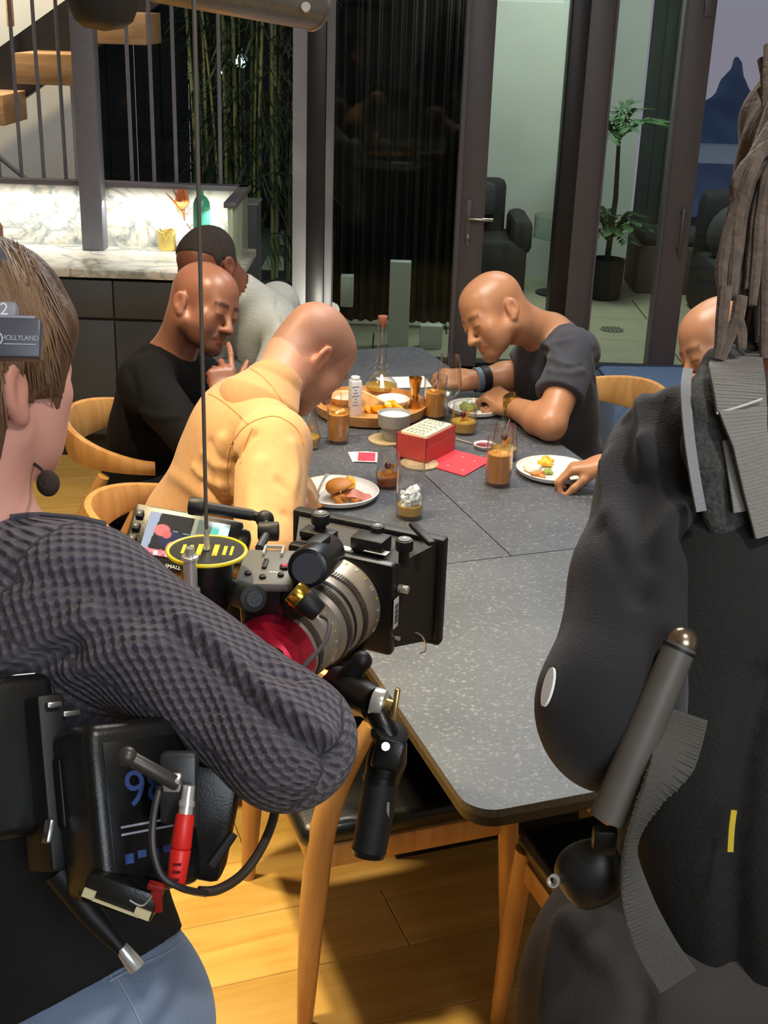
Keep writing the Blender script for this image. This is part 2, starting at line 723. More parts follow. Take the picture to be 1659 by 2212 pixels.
def surfnet(F, lo, h, relax=1):
    s = F < 0
    c = s.astype(np.int8)
    t = c[:-1]+c[1:]
    t = t[:, :-1]+t[:, 1:]
    t = t[:, :, :-1]+t[:, :, 1:]
    m = (t > 0) & (t < 8)
    I = np.argwhere(m)
    vid = np.full(m.shape, -1, np.int32)
    vid[m] = np.arange(len(I))
    acc = np.zeros((len(I), 3))
    cnt = np.zeros(len(I))
    for ax in range(3):
        o1, o2 = [a for a in range(3) if a != ax]
        for p in (0, 1):
            for q in (0, 1):
                off = np.zeros(3, int)
                off[o1] = p
                off[o2] = q
                a = I+off
                b = a.copy()
                b[:, ax] += 1
                fa = F[a[:, 0], a[:, 1], a[:, 2]]
                fb = F[b[:, 0], b[:, 1], b[:, 2]]
                cr = (fa < 0) != (fb < 0)
                tt = np.where(cr, fa/np.where(cr, fa-fb, 1), 0)
                pt = np.tile(off.astype(float), (len(I), 1))
                pt[:, ax] += tt
                acc[cr] += pt[cr]
                cnt[cr] += 1
    V = (I + acc/np.maximum(cnt, 1)[:, None])*h + lo
    Q = []
    for ax in range(3):
        o1, o2 = [(1, 2), (2, 0), (0, 1)][ax]
        sl0 = [slice(None)]*3
        sl1 = [slice(None)]*3
        sl0[ax] = slice(None, -1)
        sl1[ax] = slice(1, None)
        d = s[tuple(sl0)] != s[tuple(sl1)]
        E = np.argwhere(d)
        E = E[(E[:, o1] > 0) & (E[:, o2] > 0) & (E[:, o1] < m.shape[o1]) & (E[:, o2] < m.shape[o2])]
        if not len(E):
            continue
        pos = s[tuple(E.T)]

        def g(a, b):
            x = E.copy()
            x[:, o1] -= a
            x[:, o2] -= b
            return vid[x[:, 0], x[:, 1], x[:, 2]]
        q = np.stack([g(1, 1), g(0, 1), g(0, 0), g(1, 0)], 1)
        q[~pos] = q[~pos][:, ::-1]
        Q.append(q)
    Q = np.concatenate(Q)
    Q = Q[(Q >= 0).all(1)]
    for _ in range(relax):
        sm = np.zeros_like(V)
        n = np.zeros(len(V))
        for a, b in ((0, 1), (1, 2), (2, 3), (3, 0)):
            np.add.at(sm, Q[:, a], V[Q[:, b]])
            np.add.at(sm, Q[:, b], V[Q[:, a]])
            np.add.at(n, Q[:, a], 1)
            np.add.at(n, Q[:, b], 1)
        V = V*0.5 + 0.5*sm/np.maximum(n, 1)[:, None]
    return V, Q


def arr_mesh(name, V, Q, m, parent=None, org=(0, 0, 0), col=None, uv=None, label=None, kind=None):
    me = bpy.data.meshes.new(name)
    V = V-np.array(org)
    me.vertices.add(len(V))
    me.vertices.foreach_set('co', V.astype(np.float32).ravel())
    me.loops.add(len(Q)*4)
    me.loops.foreach_set('vertex_index', Q.astype(np.int32).ravel())
    me.polygons.add(len(Q))
    me.polygons.foreach_set('loop_start', np.arange(0, len(Q)*4, 4, dtype=np.int32))
    me.polygons.foreach_set('use_smooth', np.ones(len(Q), bool))
    me.update(calc_edges=True)
    if col is not None:
        a = me.attributes.new('tone', 'FLOAT_COLOR', 'POINT')
        a.data.foreach_set('color', np.concatenate([col, np.ones((len(V), 1))], 1).astype(np.float32).ravel())
    if uv is not None:
        a = me.attributes.new('weave', 'FLOAT_VECTOR', 'POINT')
        a.data.foreach_set('vector', uv.astype(np.float32).ravel())
    o = link_mesh(name, me, m, parent, kind)
    if label:
        o['label'] = label
    return o
# ------------------------------------------------------------------ surfaces of the place
M_OAKF = wood('oak plank', 'cb9c4a', 'e2b968', (2.5, 30, 30), 0.42, 0.04)
M_OAK = wood('oiled oak', 'b9834a', 'd9a868', (30, 30, 4), 0.32, 0.04)
M_TREAD = wood('oak tread', 'b98f60', 'd9b288', (3, 40, 40), 0.45, 0.03)
M_WHITE = mat('white plaster', 'c9c7c0', 0.8, vary=(3, 0.04), bump=(120, 0.05))
M_CEIL = mat('ceiling paint', 'cfcac0', 0.85, vary=(3, 0.03))
M_STEEL = mat('dark painted steel', '6a6a74', 0.5, vary=(40, 0.08), bump=(200, 0.05))
M_BLK = mat('black frame', '1c1c20', 0.4, vary=(20, 0.15))
M_FRAME = mat('anthracite aluminium', '5f5c63', 0.42, vary=(60, 0.1), stretch=(30, 30, 2))
M_CAB = mat('charcoal cabinet front', '45494b', 0.5, vary=(4, 0.1), bump=(160, 0.04))
M_PANE = thin_glass('window pane', (0.90, 0.95, 0.92), 0.6, 0.012)
M_SOIL = mat('dark soil', '1a1813', 0.95, vary=(12, 0.4), bump=(30, 0.6))
M_TILE = mat('terrace tile', '8d8a72', 0.75, vary=(5, 0.1), bump=(60, 0.1))
M_OUTW = mat('pale outside wall', 'a9aea6', 0.85, vary=(2, 0.05), bump=(150, 0.05))
M_DARKW = mat('dark fence board', '2b312d', 0.8, vary=(4, 0.2), stretch=(8, 8, 1))


def marble():
    m = bpy.data.materials.new('veined marble')
    m.use_nodes = True
    t = m.node_tree
    p = t.nodes['Principled BSDF']
    tc = _n(t, 'ShaderNodeTexCoord')
    mp = _n(t, 'ShaderNodeMapping')
    mp.inputs['Rotation'].default_value = (0.5, 0.9, 0.3)
    mp.inputs['Scale'].default_value = (1.0, 1.6, 1.3)
    t.links.new(tc.outputs['Object'], mp.inputs[0])
    out = None
    for sc, wd, colr in ((2.2, 0.06, 'a3a9a8'), (4.5, 0.04, 'b9b09c')):
        nz = _n(t, 'ShaderNodeTexNoise')
        nz.inputs['Scale'].default_value = sc
        nz.inputs['Detail'].default_value = 7
        nz.inputs['Distortion'].default_value = 1.6
        t.links.new(mp.outputs[0], nz.inputs['Vector'])
        a = _n(t, 'ShaderNodeMath', operation='SUBTRACT')
        a.inputs[1].default_value = 0.5
        b = _n(t, 'ShaderNodeMath', operation='ABSOLUTE')
        t.links.new(nz.outputs['Fac'], a.inputs[0])
        t.links.new(a.outputs[0], b.inputs[0])
        r = _n(t, 'ShaderNodeValToRGB')
        r.color_ramp.elements[0].position = 0.0
        r.color_ramp.elements[0].color = (*lin(colr), 1)
        r.color_ramp.elements[1].position = wd
        r.color_ramp.elements[1].color = (*lin('e6e3da'), 1)
        t.links.new(b.outputs[0], r.inputs[0])
        if out is None:
            out = r.outputs[0]
        else:
            mx = _n(t, 'ShaderNodeMix', data_type='RGBA', blend_type='MULTIPLY')
            mx.inputs[0].default_value = 0.8
            t.links.new(out, mx.inputs[6])
            t.links.new(r.outputs[0], mx.inputs[7])
            out = mx.outputs[2]
    t.links.new(out, p.inputs['Base Color'])
    p.inputs['Roughness'].default_value = 0.25
    return m


M_MARBLE = marble()


def stone():
    m = bpy.data.materials.new('flecked grey stone')
    m.use_nodes = True
    t = m.node_tree
    p = t.nodes['Principled BSDF']
    tc = _n(t, 'ShaderNodeTexCoord')
    n1 = _n(t, 'ShaderNodeTexNoise')
    n1.inputs['Scale'].default_value = 5
    n1.inputs['Detail'].default_value = 8
    n2 = _n(t, 'ShaderNodeTexNoise')
    n2.inputs['Scale'].default_value = 150
    n2.inputs['Detail'].default_value = 3
    n3 = _n(t, 'ShaderNodeTexNoise')
    n3.inputs['Scale'].default_value = 150
    n3.inputs['Detail'].default_value = 5
    for n in (n1, n2, n3):
        t.links.new(tc.outputs['Object'], n.inputs['Vector'])
    r1 = _n(t, 'ShaderNodeValToRGB')
    r1.color_ramp.elements[0].position = 0.3
    r1.color_ramp.elements[0].color = (*lin('484b51'), 1)
    r1.color_ramp.elements[1].position = 0.7
    r1.color_ramp.elements[1].color = (*lin('575b61'), 1)
    t.links.new(n1.outputs['Fac'], r1.inputs[0])
    r2 = _n(t, 'ShaderNodeValToRGB')
    r2.color_ramp.elements[0].position = 0.56
    r2.color_ramp.elements[0].color = (0, 0, 0, 1)
    r2.color_ramp.elements[1].position = 0.74
    r2.color_ramp.elements[1].color = (1, 1, 1, 1)
    t.links.new(n3.outputs['Fac'], r2.inputs[0])
    mx = _n(t, 'ShaderNodeMix', data_type='RGBA')
    t.links.new(r2.outputs[0], mx.inputs[0])
    t.links.new(r1.outputs[0], mx.inputs[6])
    mx.inputs[7].default_value = (*lin('80858a'), 1)
    t.links.new(mx.outputs[2], p.inputs['Base Color'])
    p.inputs['Roughness'].default_value = 0.40
    bp = _n(t, 'ShaderNodeBump')
    bp.inputs['Strength'].default_value = 0.25
    bp.inputs['Distance'].default_value = 0.002
    t.links.new(n2.outputs['Fac'], bp.inputs['Height'])
    t.links.new(bp.outputs[0], p.inputs['Normal'])
    return m


M_STONE = stone()

# table axes: A along the table (away), B across it (to the right)
TA = rad(20.0)
AX = np.array([-sin(TA), cos(TA), 0])
BX = np.array([cos(TA), sin(TA), 0])

# ------------------------------------------------------------------ room shell
def struct(name, mb, m, **k):
    o = mb.build(name, m, **k)
    o['kind'] = 'structure'
    return o


floor = struct('floor', MB().box((-0.1, 2.6, -0.04), (7.0, 8.7, 0.04)), mat('floor joint', '5a3b1c', 0.8))
pl = MB().box((0, 0, 0), (1.198, 0.1888, 0.02), bev=0.0015, seg=1).mesh('plank')
pl.materials.append(M_OAKF)
k = 0
for i in range(-14, 30):
    off = (i*0.47) % 1.2
    for j in range(-3, 5):
        u = j*1.2+off
        p = BX*u + AX*(i*0.19+1.5)
        if not (-3.0 < p[0] < 2.6 and 0.2 < p[1] < 6.4):
            continue
        o = link_mesh('plank', pl, None, floor)
        o.location = (p[0], p[1], -0.0105)
        o.rotation_euler = (0, 0, TA)
struct('ceiling', MB().box((-0.1, 2.6, 3.05), (7.2, 8.9, 0.1)), M_CEIL)
struct('wall_left', MB().box((-3.65, 2.6, 1.5), (0.1, 8.9, 3.1)), M_WHITE)
struct('wall_right', MB().box((3.45, 2.6, 1.5), (0.1, 8.9, 3.1)), M_WHITE)
struct('wall_front', MB().box((-0.1, -1.8, 1.5), (7.2, 0.1, 3.1)), M_WHITE)

# glazed back side: posts and panes
GY = 6.9
struct('trim_1', MB().box((0.9, GY, 2.96), (5.2, 0.14, 0.12)), M_FRAME)
struct('trim_2', MB().box((0.9, GY+0.02, 0.008), (5.2, 0.10, 0.016)), M_BLK)
struct('trim_3', MB().box((0.41, GY, 1.45), (0.155, 0.12, 2.9), bev=0.004).box((0.345, GY-0.07, 1.45), (0.02, 0.03, 2.9)), M_FRAME)
struct('trim_4', MB().box((0.915, GY, 1.45), (0.09, 0.16, 2.9), bev=0.004), M_BLK)
struct('trim_5', MB().box((1.03, GY-0.02, 1.45), (0.14, 0.12, 2.9), bev=0.004).box((1.095, GY-0.085, 1.45), (0.012, 0.02, 2.9)), M_FRAME)
struct('trim_6', MB().box((1.535, GY+0.05, 1.45), (0.15, 0.12, 2.9), bev=0.004).box((1.455, GY-0.01, 1.45), (0.012, 0.04, 2.9)), M_FRAME)
struct('trim_7', MB().box((-0.425, GY, 1.45), (0.10, 0.12, 2.9), bev=0.004), M_BLK)
struct('trim_8', MB().box((-0.352, GY-0.03, 1.45), (0.042, 0.06, 2.9), bev=0.003), mat('frame edge reflection', '77787e', 0.5))  # pale strip stands in for light reflected on the frame edge
struct('trim_9', MB().box((-0.51, GY-0.02, 1.45), (0.075, 0.08, 2.9), bev=0.003), mat('white frame reveal', '95969a', 0.55))
for i, (x0, x1) in enumerate(((-1.62, -0.56), (-0.33, 0.34), (0.485, 0.875), (1.10, 1.455), (1.61, 3.38))):
    struct('window_%d' % (i+1), MB().box(((x0+x1)/2, GY, 1.45), (x1-x0, 0.008, 2.9)), M_PANE)
struct('wall_back', MB().box((-2.6, 6.75, 1.5), (1.86, 0.12, 3.1)), M_WHITE)
# door furniture
CHR = mat('brushed steel', 'b8b8b8', 0.25, 1.0, vary=(60, 0.06))
q = ony(1012, 470, GY-0.06)
lv = thing('door_lever', 'slim steel lever handle with key plate on the tall dark door frame', 'door handle', (q[0], GY-0.06, q[2]))
MB().box((0, -0.004, -0.02), (0.03, 0.01, 0.23), bev=0.003).build('plate', M_FRAME, lv)
MB().cyl((0, -0.005, 0), (0, -0.05, 0), 0.009).cyl((0, -0.045, 0), (0.13, -0.045, -0.004), 0.009, bev=0.003).build('lever', CHR, lv)
MB().cyl((0, -0.005, -0.1), (0, -0.03, -0.1), 0.011).box((0, -0.035, -0.115), (0.006, 0.004, 0.06), bev=0.001).build('key', CHR, lv)
q = ony(1468, 500, GY-0.02)
hb = thing('pull_bar', 'dark vertical pull bar on the right-hand leaning glass door frame', 'door handle', (q[0], GY-0.015, q[2]))
MB().cyl((0, -0.05, -0.13), (0, -0.05, 0.13), 0.008, bev=0.003).build('bar', mat('satin grey metal', '77787a', 0.35, 0.8), hb)
for s in (-0.1, 0.1):
    MB().cyl((0, -0.05, s), (0, 0.0, s), 0.006).build('bracket', M_FRAME, hb)
ht = thing('door_closer', 'thin pale outlined plate high on the right-hand door frame', 'door fitting', tuple(ony(1533, 18, GY-0.02)))
MB().box((0, 0, 0.02), (0.05, 0.012, 0.12), bev=0.003).build('plate', mat('fitting', '6f6c70', 0.4, 0.6), ht)
MB().box((0, -0.008, 0.02), (0.036, 0.006, 0.1), bev=0.002).build('cover', M_FRAME, ht)

# ------------------------------------------------------------------ kitchen counter with lit splashback
kc = thing('kitchen_counter', 'long charcoal base cabinet run below the lit marble shelf', 'cabinet', (-1.65, 5.4, 0))
MB().box((0, 0, 0.43), (2.0, 0.54, 0.66)).build('body', M_BLK, kc)
MB().box((0, -0.22, 0.05), (2.0, 0.06, 0.1)).build('plinth', mat('plinth', '2a2622', 0.6), kc)
for i in range(4):
    x = -0.75+i*0.5
    MB().box((x, -0.275, 0.70), (0.494, 0.02, 0.155), bev=0.002).build('drawer', M_CAB, kc)
    MB().box((x, -0.275, 0.36), (0.494, 0.02, 0.50), bev=0.002).build('door', M_CAB, kc)
wt = tag(MB().box((-1.65, 5.4, 0.807), (2.06, 0.60, 0.032), bev=0.003).build('worktop', M_MARBLE),
         'white grey-veined marble worktop lying on the charcoal cabinets', 'worktop')
bs = thing('splashback', 'upright white veined marble splashback behind the lit worktop', 'splashback', (-1.65, 5.68, 0.823))
for i in range(2):
    MB().box((0.3645 if i else -0.6865, 0, 0.13), (0.857 if i == 0 else 1.24, 0.02, 0.26), bev=0.001).build('panel', M_MARBLE, bs)
MB().box((0.985, -0.26, 0.13), (0.02, 0.54, 0.26), bev=0.001).build('end_panel', mat('greenish glass splash panel', 'b9c7ad', 0.15, vary=(2, 0.05)), bs)
MB().box((0.972, -0.30, 0.125), (0.006, 0.06, 0.11), bev=0.002).build('socket_plate', mat('white plastic', 'e5e5e0', 0.4), bs)
MB().box((-0.02, -0.01, 0.272), (2.05, 0.07, 0.022), bev=0.002).box((0.985, -0.26, 0.272), (0.05, 0.56, 0.022), bev=0.002).build('ledge', M_FRAME, bs)
struct('trim_10', MB().box((-1.32, 5.57, 1.92), (0.095, 0.09, 2.2), bev=0.004), M_STEEL)

# stair with lit oak treads, steel rods in front
st = thing('staircase', 'open staircase with glowing oak treads and black diagonal stringer', 'staircase', (-1.6, 6.2, 0))
a0, a1 = np.array((-2.26, 1.40)), np.array((-0.2, 2.77))
dz = -0.30
MB().prism([(a0[0]+1.6, a0[1]), (a1[0]+1.6, a1[1]), (a1[0]+1.6, a1[1]+dz), (a0[0]+1.6, a0[1]+dz)], -0.03, 0.03,
           (0, 0.22, 0), np.array(((1, 0, 0), (0, 0, 1), (0, 1, 0))).T).build('stringer', M_BLK, st)
for i, (x, z) in enumerate(((-1.275, 1.733), (-1.612, 1.548), (-1.945, 1.362), (-2.28, 1.175))):
    MB().box((x+1.6, 0, z), (0.265, 0.38, 0.135), bev=0.004).build('tread', M_TREAD, st)
MB().box((-0.235, 0.1, 1.80), (0.02, 0.06, 0.16), bev=0.003).build('bracket', M_TREAD, st)
for i in range(11):
    x = -1.76+i*0.0985
    if abs(x+1.32) < 0.06:
        continue
    z1 = 3.0
    tag(MB().cyl((x, 5.70, 1.10), (x, 5.70, z1), 0.0085, n=10).cyl((x, 5.70, 1.098), (x, 5.70, 1.106), 0.014, n=10).build('stair_rod', M_STEEL),
        '%s slim grey steel rod from the left in the screen above the lit splashback' % ('first second third fourth fifth sixth seventh eighth ninth tenth eleventh'.split()[i]), 'rod', 'steel rods of the stair screen')
MB_ = MB().tube([ony(-40, 310, 5.9), ony(0, 340, 5.9), ony(40, 373, 5.9), ony(84, 408, 5.9)], 0.012)
tag(MB_.build('hand_rail', M_STEEL), 'dark steel handrail slanting down behind the rods at left edge', 'handrail')

# ------------------------------------------------------------------ things on the worktop
q = onz(362, 540, 0.824)
gv = thing('gold_vase', 'crumpled pale gold bag-shaped vase on the marble worktop', 'vase', q)
M_GOLD = mat('crumpled gold', 'd9bd6a', 0.35, 0.35, vary=(14, 0.2), bump=(22, 0.8, 0.01))
v, f = [], []
for i, (w, z) in enumerate(((0.036, 0), (0.040, 0.015), (0.038, 0.06), (0.042, 0.085), (0.036, 0.084))):
    for kk in range(14):
        a = 2*pi*kk/14
        zz = z + (0.008*sin(kk*2.4) if i >= 3 else 0)
        c = (abs(cos(a))**0.5)*np.sign(cos(a))
        s = (abs(sin(a))**0.5)*np.sign(sin(a))
        v.append((w*c*(1+0.05*sin(3*a+i)), w*0.75*s, zz))
for i in range(4):
    for kk in range(14):
        f.append((i*14+kk, i*14+(kk+1) % 14, (i+1)*14+(kk+1) % 14, (i+1)*14+kk))
f.append(tuple(reversed(range(14))))
MB().raw(v, f).build('vessel', M_GOLD, gv)
MB().tube([(-0.012, -0.033, 0.08), (0.0, -0.038, 0.05), (0.012, -0.036, 0.075)], 0.003, 6).build('fold', M_GOLD, gv)
q = onz(398, 541, 0.824)
wv = thing('white_vase', 'white glossy ridged vase beside the gold one on the worktop', 'vase', q)
M_CER = mat('white glaze', 'dcdde2', 0.15, vary=(10, 0.1), coat=0.5)
s_ = SDF()
s_.ell((0, 0, 0.045), (0.036, 0.036, 0.046), k=0.01)
for kk in range(6):
    a = kk*pi/3
    s_.ell((0.026*cos(a), 0.026*sin(a), 0.05), (0.02, 0.02, 0.04), k=0.012)
s_.cone((0, 0, 0.08), (0.006, 0, 0.135), 0.016, 0.022, 0.02, capb=True)
s_.cone((0.006, 0, 0.11), (0.007, 0, 0.16), 0.012, 0.016, 0.0, op='sub')
s_.plane((0, 0, 0.002), (0, 0, -1))
V, Q = s_.mesh((-0.06, -0.06, -0.01), (0.06, 0.06, 0.16), 0.004)
arr_mesh('vessel', V, Q, M_CER, wv)
pf = thing('protea', 'dried orange protea with long leaves standing in the white vase', 'flower', q+np.array((0, 0, 0.1)))
M_PET = mat('dried petal', 'b8622e', 0.7, vary=(20, 0.3))
M_STEM = mat('brown stem', '6d3f22', 0.8)
MB().tube([(0.006, 0, -0.02), (0.004, 0, 0.06), (-0.004, 0, 0.10)], 0.004, 6).build('stem', M_STEM, pf)
mb = MB()
for kk in range(16):
    a = kk*2.4
    r0, r1 = 0.010, 0.026 if kk % 2 else 0.018
    mb.tube([(-0.004+0.006*cos(a), 0.006*sin(a), 0.085), (-0.004+r1*cos(a), r1*sin(a), 0.115), (-0.004+0.6*r1*cos(a), 0.6*r1*sin(a), 0.165)],
            [0.006, 0.011, 0.003], 6)
mb.build('flower_head', M_PET, pf)
for kk, (dx, dy, dz_) in enumerate(((-0.075, 0, 0.15), (-0.05, 0.02, 0.17), (0.06, 0, 0.10), (0.055, -0.02, -0.02), (0.03, 0.02, 0.16), (0.08, 0.02, 0.08))):
    MB().band([(0, 0, 0.05), (dx*0.5, dy, 0.05+(dz_-0.05)*0.6), (dx, dy, dz_)], [(0.3, 1, 0.1)]*3, [0.006, 0.016 if kk < 2 else 0.006, 0.002], 0.0015, smooth=4).build(
        'leaf', mat('ochre leaf', 'b07a3a', 0.7) if kk < 2 else M_STEM, pf)
q = onz(438, 560, 0.824)
gb = thing('green_vase', 'tall matte sea-green bottle vase near the end of the lit worktop', 'vase', q)
MB().lathe([(0.0, 0), (0.034, 0), (0.037, 0.004), (0.037, 0.215), (0.035, 0.24), (0.024, 0.262), (0.010, 0.272), (0.0085, 0.285), (0.010, 0.29), (0.006, 0.29), (0.006, 0.27)], n=28).build(
    'vessel', mat('sea green glaze', '3f9276', 0.3, vary=(30, 0.06)), gb)
q = onz(4, 540, 0.824)
df = thing('dried_sprig', 'small lit sprig of dried blossom at far left edge above the worktop', 'flower', (q[0]-0.02, q[1], 0.823))
MB().tube([(0, 0, 0), (0.005, 0, 0.2), (0.0, 0, 0.42)], 0.003, 6).lathe([(0, 0), (0.03, 0), (0.032, 0.1), (0.012, 0.14), (0.01, 0.16)], (0, 0, 0), n=16).build('stem', M_STEM, df)
mb = MB()
for kk in range(40):
    a, b_ = random.uniform(0, 6.28), random.uniform(-0.9, 1.4)
    d = np.array((cos(a)*cos(b_), sin(a)*cos(b_), sin(b_)))
    p0 = np.array((0, 0, 0.43))
    mb.tube([p0, p0+d*random.uniform(0.03, 0.06)], [0.003, 0.004], 5)
mb.build('blossom', mat('blossom', 'e0a58a', 0.7), df)

# ------------------------------------------------------------------ outside
struct('floor_terrace', MB().box((1.6, 9.5, -0.06), (8.4, 5.0, 0.06)), mat('tile joint', '4d4b3f', 0.9))
tg = bpy.data.objects['floor_terrace']
tl = MB().box((0, 0, 0), (0.892, 0.592, 0.02), bev=0.002, seg=1).mesh('tile')
tl.materials.append(M_TILE)
for i in range(-1, 5):
    for j in range(8):
        o = link_mesh('tile', tl, None, tg)
        o.location = (i*0.9+0.35+(0.45 if j % 2 else 0), 7.28+j*0.6, -0.0095)
struct('floor_garden', MB().box((-3.2, 10, -0.10), (6.0, 6.2, 0.06)), M_SOIL)
struct('wall_terrace', MB().box((0.72, 9.5, 1.5), (1.10, 0.12, 3.2)).box((1.29, 9.4, 1.5), (0.05, 0.3, 3.2)), M_OUTW)
struct('wall_terrace_far', MB().box((1.72, 10.3, 1.5), (0.36, 0.12, 3.2)), M_OUTW)
fb = thing('board_fence', 'dark green-black upright board fence behind the potted palm', 'fence', (1.9, 10.3, 0))
for i in range(4):
    MB().box((0.08+i*0.098, 0.03*(i % 2), 1.5), (0.10, 0.03, 3.0), bev=0.004).build('board', M_DARKW, fb)
dg = thing('garden_fence', 'black fence closing the dark garden beyond the bamboo', 'fence', (-2.4, 11.5, 0))
for i in range(22):
    MB().box((-1.9+i*0.235, 0.02*(i % 2), 1.5), (0.23, 0.03, 3.4), bev=0.004).build('board', mat('black board', '0d0f0d', 0.9), dg)
# black drape panels seen through the middle pane
cu = thing('dark_drapes', 'heavy black drapes hanging behind the middle dark pane', 'curtain', (0, 7.75, 0))
for i in range(3):
    v, f = [], []
    n = 30
    for kk in range(n+1):
        x = -0.36+i*0.27+0.27*kk/n
        y = 0.03*sin(kk*0.9+i)+0.012*sin(kk*2.3)
        v += [(x, y, 0.03), (x, y*0.8, 3.0)]
    f = [(2*kk, 2*kk+2, 2*kk+3, 2*kk+1) for kk in range(n)]
    o = MB().raw(v, f).build('drape', mat('black drape', '1b1c1c', 0.75, vary=(3, 0.3)), cu)
    so = o.modifiers.new('thick', 'SOLIDIFY')
    so.thickness = 0.008
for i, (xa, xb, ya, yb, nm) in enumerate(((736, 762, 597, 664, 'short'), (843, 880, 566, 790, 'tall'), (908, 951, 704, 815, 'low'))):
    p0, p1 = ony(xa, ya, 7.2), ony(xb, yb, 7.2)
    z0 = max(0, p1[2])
    tag(MB().box(((p0[0]+p1[0])/2, 7.24, (p0[2]+z0)/2), (p1[0]-p0[0], 0.08, p0[2]-z0), bev=0.003).build('pale_slab', M_OUTW),  # upright pale slabs set just behind the middle pane
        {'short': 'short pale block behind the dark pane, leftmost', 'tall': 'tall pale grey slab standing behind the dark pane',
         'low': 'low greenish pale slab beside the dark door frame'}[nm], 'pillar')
q0, q1 = ony(935, 88, 20), ony(965, 170, 20)
nb = thing('lit_house_window', 'distant teal lit window high in the dark middle pane', 'window', ((q0[0]+q1[0])/2, 20.18, (q0[2]+q1[2])/2))
MB().box((0, 0.05, 0), (0.34, 0.05, 0.66)).build('frame', M_BLK, nb)
MB().box((0, 0, 0.06), (0.24, 0.03, 0.44)).build('pane', mat('teal lit pane', '3f8084', 0.5, emit=('4c979b', 0.5)), nb)
struct('wall_neighbour', MB().box((0.6, 20.4, 0.5), (3.0, 0.3, 5.0)), mat('night wall', '101214', 0.9))
# bamboo in a long dark trough
M_CULM = mat('bamboo culm', '8a8a5c', 0.45, vary=(6, 0.3), stretch=(1, 1, 0.3))
M_BLEAF = mat('bamboo leaf', '1f3018', 0.6, vary=(6, 0.4))
bb = thing('bamboo', 'tall bamboo clump with many thin culms outside the left pane', 'plant', (-0.80, 7.22, 0.0))
MB().box((0, 0, 0.2), (0.8, 0.34, 0.4), bev=0.01).build('trough', mat('dark trough', '2b2b2a', 0.7), bb)
lf = MB()
for i in range(26):
    x = random.uniform(-0.30, 0.30)
    y = random.uniform(-0.13, 0.13)
    H = random.uniform(2.0, 3.0)
    lean = (x*0.25+random.uniform(-0.08, 0.08), random.uniform(-0.06, 0.06))
    pts, rr = [], []
    ns = 9
    r0 = random.uniform(0.007, 0.013)
    for s in range(ns+1):
        t = s/ns
        pts.append((x+lean[0]*t*t*2, y+lean[1]*t*t*2, 0.38+H*t))
        rr.append(r0*(1-0.4*t))
    mb = MB().tube(pts, rr, 7)
    for s in range(1, ns):
        mb.tube([np.array(pts[s])-(0, 0, 0.006), np.array(pts[s])+(0, 0, 0.006)], rr[s]*1.25, 7)
    mb.build('culm', M_CULM, bb)
    for s in range(2, ns+1):
        for kk in range(11):
            a = random.uniform(0, 6.28)
            d = np.array((cos(a), sin(a)*0.7, random.uniform(-0.9, 0.4)))
            p0 = np.array(pts[s])+(0, 0, random.uniform(-0.15, 0.15))
            p1 = p0+d*random.uniform(0.05, 0.15)
            p2 = p1+d*random.uniform(0.10, 0.16)+(0, 0, -0.05)
            sd = np.cross(d, (0.2, 0.1, 1))
            sd = sd/np.linalg.norm(sd)*0.010
            lf.raw([p0, p1-sd, p2, p1+sd], [(0, 1, 2, 3)])
lf.build('foliage', M_BLEAF, bb, kind='stuff', angle=None)
q0, q1 = ony(501, 441, 6.3), ony(556, 570, 6.3)
pb = thing('planter_box', 'plain charcoal upright box beside the lit shelf end', 'planter', ((q0[0]+q1[0])/2, 6.4, 0))
MB().box((0, 0, q0[2]/2), (q1[0]-q0[0], 0.2, q0[2]), bev=0.004).build('box', mat('charcoal box', '3a3c42', 0.55), pb)
MB().box((0, 0, q0[2]), (q1[0]-q0[0]+0.01, 0.21, 0.012), bev=0.003).build('rim', mat('grey rim', '6b6d70', 0.4), pb)
# fronds casting over the white reveal
fr = thing('palm_frond', 'drooping dark palm fronds hanging over the white frame reveal', 'plant', (-0.72, 7.2, 0))
for zt, ln in ((0.95, 0.30), (1.25, 0.32), (0.62, 0.24)):
    P0 = np.array((-0.06, -0.12, zt))
    pts = [P0, P0+(0.12, -0.02, 0.05), P0+(0.12+ln*0.6, -0.03, 0.02)]
    mb = MB().tube(pts, [0.005, 0.004, 0.002], 6, smooth=3)
    for s in np.linspace(0.25, 1, 9):
        p = P0+np.array((0.12, -0.02, 0.05))*s+np.array((ln*0.6*s*s, 0, 0))
        mb.band([p, p+(0.02, 0, -0.07), p+(0.05, 0, -0.17)], [(1, 0.2, 0)]*3, [0.008, 0.010, 0.002], 0.001)
    mb.build('frond', M_BLEAF, fr)
# flood lamp and its cluster
q = ony(520, 132, 9.0)
lamp_z = q[2]
fl = thing('garden_lamp', 'bright cyan-white lamp glaring behind the bamboo', 'lamp', q)
MB().ell((0, 0, 0), (0.035, 0.03, 0.045)).build('bulb', mat('lamp glow', 'bfffff', 0.5, emit=('c8fff6', 9)), fl)
MB().cyl((0, 0.02, 0), (0, 0.09, 0), 0.05, 0.03).build('housing', M_BLK, fl)
MB().cyl((0, 0.06, -lamp_z-0.07), (0, 0.06, -0.02), 0.02, n=10).build('post', M_BLK, fl)
q = ony(483, 142, 9.0)
fl = thing('lamp_cluster', 'cluster of tiny cold lights left of the bright garden lamp', 'lamp', q)
for i in range(9):
    a = i*0.7
    MB().ell((0.045*cos(a)*(0.5+0.5*(i % 2)), 0, 0.05*sin(a)*(0.5+0.5*((i+1) % 2))), (0.009, 0.009, 0.009), n=8, m=6).build('bulb', mat('cold glow', 'd8ffff', 0.5, emit=('d8f6ff', 4)), fl)
